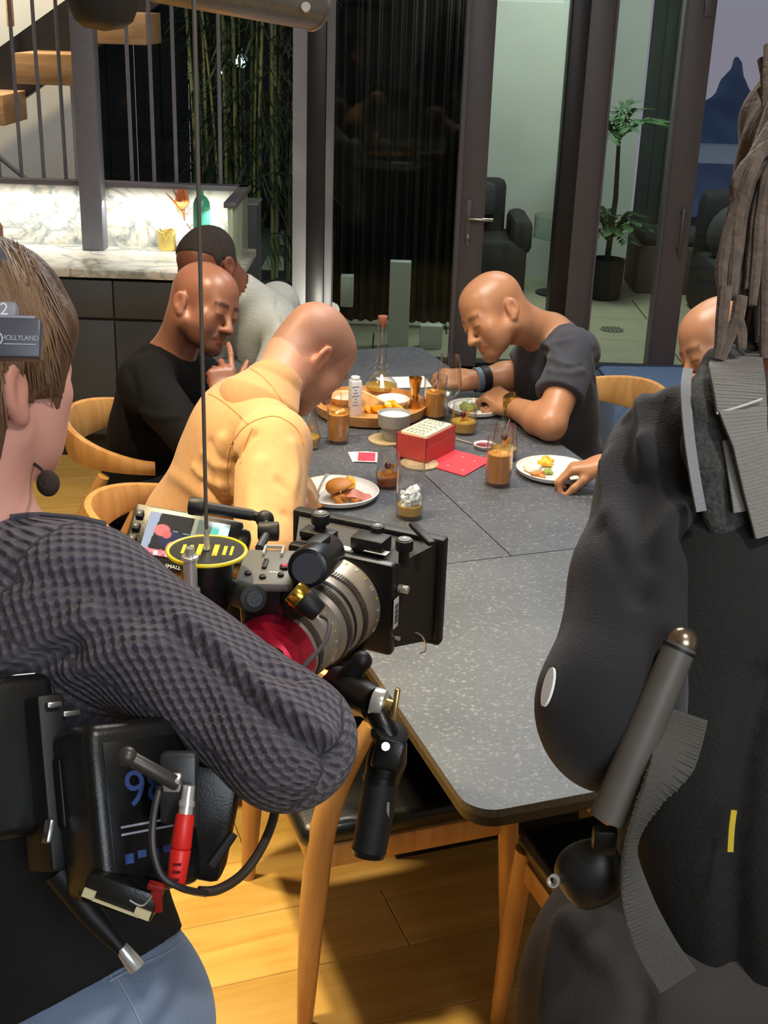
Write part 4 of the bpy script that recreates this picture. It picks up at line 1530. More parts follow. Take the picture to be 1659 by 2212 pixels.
# red card-game box with open flap
M_RED = mat('red box card', 'bb4440', 0.45, vary=(20, 0.08), bump=(300, 0.05))
q0 = tz(855, 985, TZ+0.007)
q1 = tz(930, 1003, TZ+0.007)
q2 = tz(974, 958, TZ+0.007)
ex = (q1-q0)
Lx = np.linalg.norm(ex)
ex /= Lx
ey = np.cross((0, 0, 1), ex)
Ly = 0.15
Fb = np.stack([ex, ey, np.array((0, 0, 1.0))], 1)
Mb_ = Matrix(((*Fb[0], q0[0]), (*Fb[1], q0[1]), (*Fb[2], TZ+0.0065), (0, 0, 0, 1)))
rb = thing('card_game_box', 'red cardboard box packed with printed cards, its red flap folded open on the table', 'box', M=Mb_)
Hb = 0.066
Lx = 0.092
mb = MB().box((Lx/2, Ly/2, 0.0015), (Lx, Ly, 0.003))
mb.box((Lx/2, 0.0015, Hb/2), (Lx, 0.003, Hb)).box((Lx/2, Ly-0.0015, Hb/2), (Lx, 0.003, Hb)).box((0.0015, Ly/2, Hb/2), (0.003, Ly, Hb)).box((Lx-0.0015, Ly/2, Hb/2), (0.003, Ly, Hb))
mb.build('box_walls', M_RED, rb)
MB().prism([(Lx+0.001, 0.0), (Lx+0.118, -0.012), (Lx+0.122, -0.012), (Lx+0.122, Ly-0.01), (Lx+0.118, Ly-0.008), (Lx+0.001, Ly)], -0.0055, -0.003).build('flap', mat('red flap', 'd8434f', 0.4, vary=(30, 0.06)), rb)
MB().box((Lx+0.0012, Ly/2, 0.02), (0.0016, Ly, 0.046)).build('hinge_strip', M_RED, rb)
for (fx, fy) in ((Lx+0.05, 0.03), (Lx+0.05, 0.11), (Lx+0.09, 0.1), (Lx+0.1, 0.02)):
    MB().ell((fx, fy, -0.0025), (0.004, 0.004, 0.0012), n=8, m=6).build('magnet_dot', mat('pink dot', 'd9838a', 0.4), rb)
M_CARDS = mat('ivory card', 'f0ecc0', 0.5, vary=(30, 0.04))
M_INK = mat('grey ink', '55553f', 0.6)
for i in range(3):
    y0 = 0.010+i*0.045
    MB().box((Lx/2, y0+0.0215, Hb-0.006), (Lx-0.014, 0.043, 0.020), bev=0.001).build('card_stack', M_CARDS, rb)
    rng = random.Random(i)
    for rr in range(3):
        x = 0.016
        while x < Lx-0.02:
            w = rng.uniform(0.004, 0.011)
            MB().box((x+w/2, y0+0.009+rr*0.012, Hb+0.0043), (w, 0.0045 if rr != 1 else 0.0028, 0.0006)).build('print_mark', M_INK, rb)
            x += w+0.004

# playing cards
q = tz(792, 988, TZ+0.002)
pc = thing('playing_cards', 'small spread of red-backed playing cards left of the whisky glass', 'cards', q, TA-0.35)
for i in range(3):
    MB().box((-0.008*i, 0.003*i, -0.0005+0.0009*(2-i)), (0.056, 0.078, 0.0007), fr3((0, 0, 1), (1, 0.10*i, 0))).build('card', mat('card white', 'efe9ea', 0.4), pc)
MB().box((0, 0, 0.0018), (0.046, 0.068, 0.0003)).build('card_back', mat('card red', 'd8455a', 0.4, vary=(90, 0.35)), pc)
# sauce dish
sd = thing('sauce_dish', 'tiny white dish of dark red jam behind the right-hand iced tea', 'dish', tz(1047, 968))
MB().lathe([(0, 0), (0.022, 0), (0.031, 0.012), (0.029, 0.0125), (0.02, 0.004), (0, 0.003)], n=28).build('dish', M_PLATE, sd)
MB().lathe([(0, 0.005), (0.0265, 0.0085), (0, 0.0095)], n=24).build('jam', mat('berry jam', '7d1a2a', 0.25, vary=(60, 0.3)), sd)
kn = thing('stirring_stick', 'thin clear stirring stick lying between red box and sauce dish', 'stick', tz(985, 948, TZ+0.004))
MB().tube([(0, 0, 0), tz(1020, 958, TZ+0.004)-tz(985, 948, TZ+0.004)], 0.0022, 6).build('rod', M_FORK, kn)
# ------------------------------------------------------------------ people
from mathutils.bvhtree import BVHTree


def vn(V, Q):
    a = np.cross(V[Q[:, 2]]-V[Q[:, 0]], V[Q[:, 3]]-V[Q[:, 1]])
    N = np.zeros_like(V)
    for k in range(4):
        np.add.at(N, Q[:, k], a)
    return N/(np.linalg.norm(N, axis=1)[:, None]+1e-12)


def cast(V, Q, pts):
    """points of a surface met by view rays through photo pixels"""
    bv = BVHTree.FromPolygons([tuple(v) for v in V], [tuple(q) for q in Q])
    out = []
    for x, y in pts:
        d = ray(x, y)
        h = bv.ray_cast(Vector(CAMP), Vector(d/np.linalg.norm(d)))
        if h[0] is not None:
            out.append(np.array(h[0]))
    return out


def dist_poly(V, P):
    d = np.full(len(V), 9.0)
    for a, b in zip(P[:-1], P[1:]):
        ab = b-a
        t = np.clip(((V-a)@ab)/(ab@ab+1e-12), 0, 1)
        d = np.minimum(d, np.linalg.norm(V-a-t[:, None]*ab, axis=1))
    return d


def strokes(V, Q, lst):
    """folds: push the surface in or out along pixel polylines laid on it"""
    bv = BVHTree.FromPolygons([tuple(v) for v in V], [tuple(q) for q in Q])
    N = vn(V, Q)
    D = np.zeros(len(V))
    for pts, r, h in lst:
        P = []
        for x, y in catmull([np.array(p, float) for p in pts], 6):
            d = ray(x, y)
            hh = bv.ray_cast(Vector(CAMP), Vector(d/np.linalg.norm(d)))
            if hh[0] is not None:
                P.append(np.array(hh[0]))
        if len(P) < 2:
            continue
        d = dist_poly(V, P)
        D += h*np.exp(-(d/r)**2)
    return V+N*D[:, None]


def wrink(amp, fr=1.0, seed=0):
    rng = np.random.default_rng(seed)
    dirs = rng.normal(size=(5, 3))
    dirs /= np.linalg.norm(dirs, axis=1)[:, None]
    fq = np.array((17, 23, 31, 40, 11))*fr
    ph = rng.uniform(0, 6, 5)
    am = np.array((1, 0.7, 0.5, 0.35, 1))*amp/2

    def fn(P):
        s = np.zeros(len(P), np.float32)
        w = np.sin(P@dirs[0]*9+1)*1.2
        for d, f, p, a in zip(dirs, fq, ph, am):
            s += a*np.sin(P@d*f+p+w)
        return s
    return fn


class Head:
    def __init__(self, o, fwd, up, sc=1.0):
        y = np.array(fwd, float)
        y /= np.linalg.norm(y)
        z = np.array(up, float)
        z = z-y*(z@y)
        z /= np.linalg.norm(z)
        self.R = np.stack([np.cross(y, z), y, z], 1)
        self.o, self.s = np.array(o, float), sc

    def __call__(self, x, y, z):
        return self.o+self.R@np.array((x, y, z))*self.s

    def loc(self, P):
        return ((P-self.o)@self.R)/self.s

    def prims(self, s, nose=1.0, jaw=1.0):
        k, R = self.s, self.R

        def E(c, r, kk=0.02, op=None, Rl=None):
            s.ell(self(*c), np.array(r)*k, R if Rl is None else R@Rl, kk*k, op)
        E((0, -0.014, 0.046), (0.073, 0.092, 0.079))
        E((0, 0.036, 0.045), (0.059, 0.053, 0.060), 0.03)
        E((0, 0.038, -0.018), (0.054*jaw, 0.050, 0.068), 0.03)
        E((0, -0.03, -0.03), (0.055, 0.055, 0.06), 0.03)
        for q in (-1, 1):
            s.cone(self(q*0.052*jaw, 0.006, -0.045), self(q*0.018, 0.072, -0.085), 0.020*k, 0.018*k, 0.03*k)
            E((q*0.040, 0.062, -0.014), (0.022, 0.022, 0.020), 0.026)
            E((q*0.036*jaw, 0.052, -0.052), (0.022, 0.026, 0.034), 0.028)
        E((0, 0.078, -0.090), (0.021, 0.018, 0.017), 0.022)
        s.cone(self(-0.034, 0.078, 0.024), self(0.034, 0.078, 0.024), 0.012*k, 0.012*k, 0.018*k)
        for q in (-1, 1):
            E((q*0.031, 0.086, 0.004), (0.0125, 0.010, 0.0115), 0.010)
            s.cone(self(q*0.018, 0.092, 0.0), self(q*0.044, 0.082, -0.002), 0.0035*k, 0.003*k, 0.004*k)
        s.cone(self(0, 0.086, 0.014), self(0, 0.114*nose, -0.030), 0.008*k, 0.0115*k, 0.012*k)
        for q in (-1, 1):
            E((q*0.0125, 0.099, -0.033), (0.009, 0.011, 0.008), 0.008)
        E((0, 0.090, -0.050), (0.022, 0.010, 0.012), 0.012)
        s.cone(self(-0.019, 0.089, -0.058), self(0.019, 0.089, -0.058), 0.0055*k, 0.0055*k, 0.006*k)
        E((0, 0.094, -0.0575), (0.017, 0.007, 0.0055), 0.004)
        E((0, 0.092, -0.068), (0.017, 0.0085, 0.0065), 0.004)
        for q in (-1, 1):
            Rl = np.array(((cos(q*0.35), -sin(q*0.35), 0), (sin(q*0.35), cos(q*0.35), 0), (0, 0, 1.0)))
            Rt = np.array(((1, 0, 0), (0, cos(0.2), -sin(0.2)), (0, sin(0.2), cos(0.2))))
            E((q*0.077, -0.014, 0.0), (0.009, 0.020, 0.031), 0.006, None, Rl@Rt)
            E((q*0.075, -0.004, -0.026), (0.007, 0.010, 0.010), 0.006)
        return s

    def ear_cut(self, s):
        for q in (-1, 1):
            Rl = np.array(((cos(q*0.35), -sin(q*0.35), 0), (sin(q*0.35), cos(q*0.35), 0), (0, 0, 1.0)))
            s.ell(self(q*0.087, -0.011, 0.003), np.array((0.008, 0.011, 0.019))*self.s, self.R@Rl, 0.004*self.s, 'sub')
        return s


def hand(s, w, D, Np, side, curl=(0.5, 0.6, 0.65, 0.7), bend=1.0, spread=0.06, thumb=(0.55, 0.75, 0.35), sc=1.0, tcurl=0.35, curls=None):
    """w wrist, D direction of the fingers, Np the way the palm faces, side +1 when the thumb is at D x Np"""
    D = np.array(D, float)
    D /= np.linalg.norm(D)
    Np = np.array(Np, float)
    Np = Np-D*(Np@D)
    Np /= np.linalg.norm(Np)
    S = np.cross(D, Np)*side
    k = sc
    F = np.stack([S, D, Np], 1)
    s.box(w+D*0.047*k, np.array((0.078, 0.088, 0.027))*k, F, 0.013*k, 0.02)
    s.ell(w+D*0.03*k+S*0.022*k+Np*0.008*k, np.array((0.020, 0.032, 0.015))*k, F, 0.015)
    s.cone(w-D*0.015*k, w+D*0.02*k, 0.025*k, 0.029*k, 0.02, flat=(Np, 0.75))
    tips = []
    for i in range(4):
        off = (0.029, 0.0095, -0.010, -0.028)[i]*k
        base = w+D*((0.086, 0.090, 0.086, 0.077)[i]*k)+S*off
        L = np.array(((0.043, 0.026, 0.021), (0.047, 0.030, 0.022), (0.043, 0.028, 0.022), (0.034, 0.021, 0.019))[i])*k
        a = 0
        d0 = D+S*spread*(1.5-i)*0.9
        d0 /= np.linalg.norm(d0)
        p = base
        r = (0.0092, 0.0095, 0.0090, 0.0080)[i]*k
        c = curl[i]*bend
        for j in range(3):
            a += c*((0.75, 1.05, 0.75)[j]) if curls is None else curls[i][j]
            d = d0*cos(a)+Np*sin(a)
            q = p+d*L[j]
            s.cone(p, q, r*(1-0.07*j), r*(0.93-0.07*j), 0.004 if j else 0.008)
            p = q
        tips.append(p)
    b = w+D*0.022*k+S*0.026*k+Np*0.006*k
    d = D*thumb[0]+S*thumb[1]+Np*thumb[2]
    d /= np.linalg.norm(d)
    p = b
    for j, (L, r0, r1) in enumerate(((0.043, 0.0145, 0.0115), (0.032, 0.0115, 0.0100), (0.026, 0.0105, 0.0078))):
        q = p+d*L*k
        s.cone(p, q, r0*k, r1*k, 0.012 if j == 0 else 0.005)
        p = q
        d = d+(D*0.5+Np*0.5-S*0.35)*tcurl
        d /= np.linalg.norm(d)
    return tips


def torso(s, P, N, SL, SR, w=1.0, dp=1.0, k=0.05, belly=1.0):
    P, N, SL, SR = [np.array(q, float) for q in (P, N, SL, SR)]
    Z = N-P
    L = np.linalg.norm(Z)
    Z /= L
    X = SR-SL
    X = X-Z*(X@Z)
    X /= np.linalg.norm(X)
    Y = np.cross(Z, X)
    F = np.stack([X, Y, Z], 1)
    s.ell(N-Z*0.19, (0.160*w, 0.110*dp, 0.185), F, k)
    s.ell(P+Z*L*0.35, (0.140*w, 0.108*dp*belly, 0.16), F, k)
    s.ell(P+Z*0.02, (0.155*w, 0.115*dp, 0.12), F, k)
    s.ell(N-Z*0.10-Y*0.02, (0.125*w, 0.085*dp, 0.10), F, k)
    for S in (SL, SR):
        s.cone(N-Z*0.045, S, 0.050*w, 0.056*w, k)
    return F


def skin_mat(name, col, rough=0.4):
    return mat(name, col, rough, vary=(14, 0.05), bump=(260, 0.06, 0.001), sss=0.06, attr='tone', spec=0.45)


def face_tone(V, H, lips=(0.85, 0.62, 0.62), brow=0.25, beard=0.0, buzz=0.0, redear=0.15, buzzcol=(0.42, 0.42, 0.46), beardcol=(0.30, 0.27, 0.27)):
    """the colours a face has of itself: lips, brows, stubble"""
    q = H.loc(V)
    C = np.ones((len(V), 3))

    def mixc(m, c):
        C[:] = C*(1-m[:, None]) + C*m[:, None]*np.array(c)
    x, y, z = np.abs(q[:, 0]), q[:, 1], q[:, 2]
    near = np.linalg.norm(q, axis=1) < 0.17
    lm = near*np.exp(-((z+0.0625)/0.008)**4)*(x < 0.021)*(y > 0.082)
    mixc(lm, lips)
    bm = near*np.exp(-((z-0.027-0.10*(0.03-np.abs(x-0.03)))/0.0065)**4)*(x > 0.010)*(x < 0.050)*(y > 0.06)
    mixc(bm*0.9, (brow,)*3)
    em = near*np.exp(-((z-0.0015)/0.0028)**2)*(np.abs(x-0.031) < 0.014)*(y > 0.075)
    mixc(em*0.85, (0.15,)*3)
    if beard:
        bz = np.clip((-0.030-z)/0.02, 0, 1)*np.clip((y+0.01)/0.03, 0, 1)*np.clip((0.125+z)/0.02, 0, 1)*near*(1-lm)
        mo = np.exp(-((z+0.046)/0.007)**2)*(x < 0.026)*(y > 0.08)*near
        mixc(np.clip(bz+mo, 0, 1)*beard, beardcol)
    if buzz:
        zl = np.interp(y, [-0.12, -0.07, -0.03, 0.0, 0.025, 0.035, 0.07, 0.10], [-0.06, -0.05, -0.02, 0.010, -0.005, 0.045, 0.080, 0.10])
        m = np.clip((z-zl+0.02)/0.045, 0, 1)*near*(np.linalg.norm(q-np.array((0, -0.01, 0.04)), axis=1) < 0.118)*((x < 0.0745) | (z > 0.03))
        mixc(m*buzz, buzzcol)
    er = near*(x > 0.068)*(np.abs(z) < 0.035)*(np.abs(y+0.012) < 0.025)
    mixc(er*redear, (1.0, 0.72, 0.66))
    return C


def bounds(pts, m):
    P = np.array([q for q in pts if q is not None])
    return P.min(0)-m, P.max(0)+m


def body(root, J, H, m, tonefn, hands=(), h=0.0042, slim=0.86, armr=(0.047, 0.040, 0.044, 0.027), legs=False, hdkw={}):
    """one continuous skin surface: head, neck, slim trunk, arms and hands"""
    s = SDF()
    torso(s, J['P'], J['N'], J['SL'], J['SR'], slim, slim)
    H.prims(s, **hdkw)
    Z = np.array(J['N'])-np.array(J['P'])
    Z /= np.linalg.norm(Z)
    s.cone(np.array(J['N'])-Z*0.03, H(0, -0.022, -0.035), 0.058, 0.054, 0.03)
    s.cone(np.array(J['N'])-Z*0.05, H(0, -0.05, 0.0), 0.050, 0.045, 0.03)
    for sd in 'LR':
        S, E, Wr = [np.array(J[q+sd], float) for q in 'SEW']
        s.cone(S, E, armr[0], armr[1], 0.03)
        mid = E+(Wr-E)*0.28
        s.cone(E, mid, armr[1], armr[2], 0.02)
        s.cone(mid, Wr, armr[2], armr[3], 0.02)
    for kw in hands:
        hand(s, **kw)
    H.ear_cut(s)
    pts = [J[q] for q in J if q[0] in 'PNSEW'] + [H(0, 0, 0)]
    lo, hi = bounds(pts, 0.2)
    V, Q = s.mesh(lo, hi, h)
    arr_mesh('body', V, Q, m, root, root.location, tonefn(V))
    return s


def sleeve(s, pts, rs, k=0.04):
    for i in range(len(pts)-1):
        s.cone(pts[i], pts[i+1], rs[i], rs[i+1], k if i == 0 else 0.02, capb=(i == len(pts)-2))
    return s


def trousers(root, J, m, name='trousers', w=1.0, h=0.007, seed=1, thigh=(0.088, 0.066), shin=(0.062, 0.05), amp=0.004, label=None, top=0.10, post=None):
    s = SDF()
    P = np.array(J['P'], float)
    X = np.array(J['HR'])-np.array(J['HL'])
    X /= np.linalg.norm(X)
    Z = np.array(J['N'])-P
    Z = Z-X*(Z@X)
    Z /= np.linalg.norm(Z)
    F = np.stack([X, np.cross(Z, X), Z], 1)
    s.ell(P, (0.165*w, 0.125*w, 0.13), F, 0.04)
    for sd in 'LR':
        Hp, K, A = [np.array(J[q+sd], float) for q in 'HKA']
        s.cone(Hp, K, thigh[0]*w, thigh[1]*w, 0.05)
        s.cone(K, A, shin[0]*w, shin[1]*w, 0.03, capb=True)
    s.plane(P+Z*top, Z)
    lo, hi = bounds([J[q] for q in J if q[0] in 'PHKA'], 0.17)
    V, Q = s.mesh(lo, hi, h, wrink(amp, 1.0, seed))
    if post:
        V = post(V, Q)
    return arr_mesh(name, V, Q, m, root, root.location, label=label)


def shoes(root, J, m):
    for sd in 'LR':
        A, T = np.array(J['A'+sd], float), np.array(J['T'+sd], float)
        d = T-A
        d[2] = 0
        d /= np.linalg.norm(d)
        s = SDF()
        b = np.array((A[0], A[1], 0))
        s.cone(b+d*-0.045+(0, 0, 0.038), b+d*0.15+(0, 0, 0.032), 0.038, 0.034, 0.02)
        s.cone(b+(0, 0, 0.05), b+(0, 0, 0.10), 0.042, 0.040, 0.03)
        s.plane(b+(0, 0, 0.004), (0, 0, -1))
        V, Q = s.mesh(b-(0.22, 0.22, 0.01), b+(0.22, 0.22, 0.16), 0.008)
        arr_mesh('shoe', V, Q, m, root, root.location)


def garment(root, name, s, J, m, h=0.006, disp=None, folds=(), label=None, uv=None, post=None, extra=(), pad=0.2):
    lo, hi = bounds([J[q] for q in J if q[0] in 'PNSEW']+list(extra), pad)
    V, Q = s.mesh(lo, hi, h, disp)
    if folds:
        V = strokes(V, Q, folds)
    if post:
        V = post(V, Q)
    o = arr_mesh(name, V, Q, m, root, root.location, label=label, uv=uv(V) if uv else None)
    return o, V, Q


def seam(root, V, Q, pts, r, m, name='seam', off=0.0005):
    P = cast(V, Q, catmull([np.array(p, float) for p in pts], 5))
    if len(P) < 3:
        return
    o = np.array(root.location)
    MB().tube([p-o for p in P], r, 6).build(name, m, root)


def zdown(p, z=0.0):
    return np.array((p[0], p[1], z))


def seat_legs(J, P, fwd, side, seatz=0.5, kn=0.43, foot=0.10, spread=0.10):
    """hips, knees, ankles and toes of someone sitting at P facing fwd"""
    f = np.array((fwd[0], fwd[1], 0.0))
    f /= np.linalg.norm(f)
    r = np.array((f[1], -f[0], 0.0))
    for sd, q in (('L', -1), ('R', 1)):
        J['H'+sd] = P+r*q*0.09
        J['K'+sd] = P+f*kn+r*q*spread+np.array((0, 0, 0.02))
        J['A'+sd] = zdown(P+f*(kn-foot+0.02)+r*q*(spread+0.01), 0.08)
        J['T'+sd] = J['A'+sd]+f*0.15
    return r, f


M_BLKTEE = mat('black jersey', '0d0c0e', 0.9, vary=(40, 0.12), bump=(350, 0.2), spec=0.2)
M_NAVYTEE = mat('charcoal jersey', '35363f', 0.85, vary=(40, 0.08), bump=(350, 0.2), sheen=0.1)
M_TAN = mat('tan cotton twill', 'b78c60', 0.85, vary=(60, 0.05), bump=(400, 0.25), sheen=0.1)
M_DARKT = mat('dark trousers', '1d1c20', 0.85, vary=(30, 0.12), bump=(300, 0.2))
M_SHOE = mat('black shoe', '141414', 0.45)
M_SKINA = skin_mat('warm brown skin', 'c08a70', 0.5)
M_SKINB = skin_mat('deep brown skin', '8a5c48', 0.37)
M_SKINC = skin_mat('fair skin', 'd39a8a', 0.5)
M_SKIND = skin_mat('light brown skin', 'b9835f', 0.38)


# ---- man in dark T-shirt, right side of the table, leaning in
def man_tshirt():
    J = {}
    P = np.array((0.57, 3.74, 0.53))
    root = thing('person', 'bald man in charcoal T-shirt leaning over the far right of the table, watch on wrist', 'person', zdown(P))
    H = Head(at(1072, 682, 3.60), cdir(-0.78, -0.50, -0.36), cdir(-0.42, 0.90, -0.1), 1.0)
    J.update(P=P, N=at(1182, 700, 3.72), SL=at(1243, 762, 3.58), SR=at(1160, 770, 3.90))
    J.update(EL=onz(1188, 916, 0.80), WL=onz(1106, 878, 0.79), ER=at(1120, 812, 3.90), WR=onz(1012, 822, 0.80))
    seat_legs(J, P, -BX, 0)
    fistL = dict(w=J['WL'], D=cdir(-0.75, 0.55, 0.5), Np=cdir(0.0, -0.6, 0.8), side=1, curl=(1.25, 1.3, 1.35, 1.4), thumb=(0.7, 0.4, 0.5), sc=0.95)
    fistR = dict(w=J['WR'], D=cdir(-1.0, 0.1, 0.1), Np=cdir(0.1, -0.5, 0.8), side=-1, curl=(1.2, 1.3, 1.35, 1.4), thumb=(0.8, 0.4, 0.6), sc=0.95)
    body(root, J, H, M_SKIND, lambda V: face_tone(V, H, beard=0.55, brow=0.4, buzz=0.18), (fistL, fistR), armr=(0.052, 0.044, 0.046, 0.029))
    s = SDF()
    torso(s, P, J['N'], J['SL'], J['SR'], 1.06, 1.06)
    for sd in 'LR':
        S, E = J['S'+sd], J['E'+sd]
        s.cone(S, S+(E-S)*0.62, 0.068, 0.066, 0.035, capb=True)
        s.cone(S+(E-S)*0.3, S+(E-S)*1.3, 0.057, 0.052, 0.0, 'sub') if False else None
    Z = J['N']-P
    Z = Z/np.linalg.norm(Z)
    hb = H(0, -0.022, -0.035)
    s.cone(J['N']-Z*0.012, J['N']+(hb-J['N'])*1.2, 0.066, 0.062, 0.004, 'sub')
    s.plane(P-Z*0.06, -Z)
    folds = [([(1170, 735), (1200, 760), (1215, 800)], 0.010, 0.006), ([(1180, 765), (1205, 785), (1240, 790)], 0.010, 0.006),
             ([(1185, 800), (1220, 808), (1260, 800)], 0.009, 0.005), ([(1195, 700), (1240, 690), (1275, 720), (1290, 760)], 0.006, -0.004),
             ([(1150, 740), (1180, 745), (1230, 735)], 0.010, 0.005), ([(1190, 782), (1220, 795), (1255, 790)], 0.007, -0.004),
             ([(1285, 760), (1290, 820), (1270, 870)], 0.012, -0.006), ([(1150, 800), (1170, 850), (1200, 900)], 0.014, 0.006)]
    o, V, Q = garment(root, 'tshirt', s, J, M_NAVYTEE, 0.006, wrink(0.004, 1.0, 3), folds)
    seam(root, V, Q, [(1180, 660), (1195, 690), (1180, 725)], 0.0022, M_NAVYTEE, 'collar_seam')
    trousers(root, J, M_DARKT)
    shoes(root, J, M_SHOE)
    # watch and bracelets
    wd = (J['EL']-J['WL'])/np.linalg.norm(J['EL']-J['WL'])
    c = J['WL']+wd*0.012
    w = thing('wristwatch', 'gold wristwatch with dark dial on the T-shirted man\'s near wrist', 'watch', c)
    F = fr3(wd, cdir(-0.3, 0.7, -0.6))
    MB().lathe([(0.033, -0.010), (0.0355, -0.008), (0.0355, 0.008), (0.033, 0.010)], (0, 0, 0), wd, 28, cap=False).build('strap', M_BRASS, w)
    nx = F[:, 0]
    MB().cyl(nx*0.030, nx*0.042, 0.020, n=24, bev=0.002).build('case', mat('polished gold', 'd8b25c', 0.2, 0.9), w)
    MB().cyl(nx*0.0421, nx*0.0428, 0.015, n=24).build('dial', mat('dark dial', '3b2a1a', 0.25), w)
    wd = (J['ER']-J['WR'])/np.linalg.norm(J['ER']-J['WR'])
    for i, (dd, c_, r, lb, wdt) in enumerate(((0.030, '6b7f95', 0.0385, 'blue-grey beaded bracelet on the T-shirted man\'s far wrist', 0.010),
                                          (0.052, '1a1a1c', 0.0415, 'wide black band bracelet on the T-shirted man\'s far forearm', 0.014))):
        b = thing('bracelet', lb, 'bracelet', J['WR']+wd*dd)
        MB().lathe([(r-0.003, -wdt), (r, -wdt*0.8), (r, wdt*0.8), (r-0.003, wdt)], (0, 0, 0), wd, 28, cap=False).build('band', mat('band '+c_, c_, 0.5), b)


# ---- bald man in black at the left, hand at his chin
def man_black():
    J = {}
    P = np.array((-0.70, 3.43, 0.53))
    root = thing('person', 'bald bearded man in black at the left, resting his chin on his hand', 'person', zdown(P))
    H = Head(at(436, 668, 3.42), cdir(0.80, -0.34, -0.50), cdir(0.30, 0.94, -0.1), 1.02)
    J.update(P=P, N=at(372, 752, 3.52), SR=at(314, 828, 3.37), SL=at(420, 810, 3.68))
    J.update(ER=at(440, 985, 3.20), WR=at(487, 866, 3.25), EL=at(520, 900, 3.6), WL=at(560, 900, 3.45))
    seat_legs(J, P, (1, -0.05), 0)
    hd = dict(w=J['WR'], D=cdir(-0.15, 1, 0.15), Np=cdir(-0.35, 0.1, 1), side=-1, curls=((0.15, 0.35, 0.2), (0.9, 1.2, 0.8), (1.2, 1.3, 0.9), (1.3, 1.3, 0.9)),
              thumb=(1.0, 0.62, 0.1), tcurl=0.05, sc=0.98)
    body(root, J, H, M_SKINB, lambda V: face_tone(V, H, beard=0.85, brow=0.2, buzz=0.10), (hd,))
    s = SDF()
    torso(s, P, J['N'], J['SL'], J['SR'], 1.08, 1.08)
    for sd in 'LR':
        S, E, Wr = J['S'+sd], J['E'+sd], J['W'+sd]
        sleeve(s, [S, E, E+(Wr-E)*0.80], (0.070, 0.058, 0.040))
    Z = J['N']-P
    Z = Z/np.linalg.norm(Z)
    hb = H(0, -0.022, -0.035)
    s.cone(J['N']-Z*0.010, J['N']+(hb-J['N'])*1.2, 0.066, 0.062, 0.004, 'sub')
    s.plane(P-Z*0.06, -Z)
    folds = [([(300, 740), (350, 790), (400, 860)], 0.014, 0.006), ([(260, 860), (330, 900), (390, 900)], 0.012, 0.006), ([(280, 800), (300, 880), (290, 960)], 0.014, -0.006)]
    garment(root, 'sweater', s, J, M_BLKTEE, 0.0065, wrink(0.005, 1, 5), folds)
    trousers(root, J, M_DARKT)
    shoes(root, J, M_SHOE)


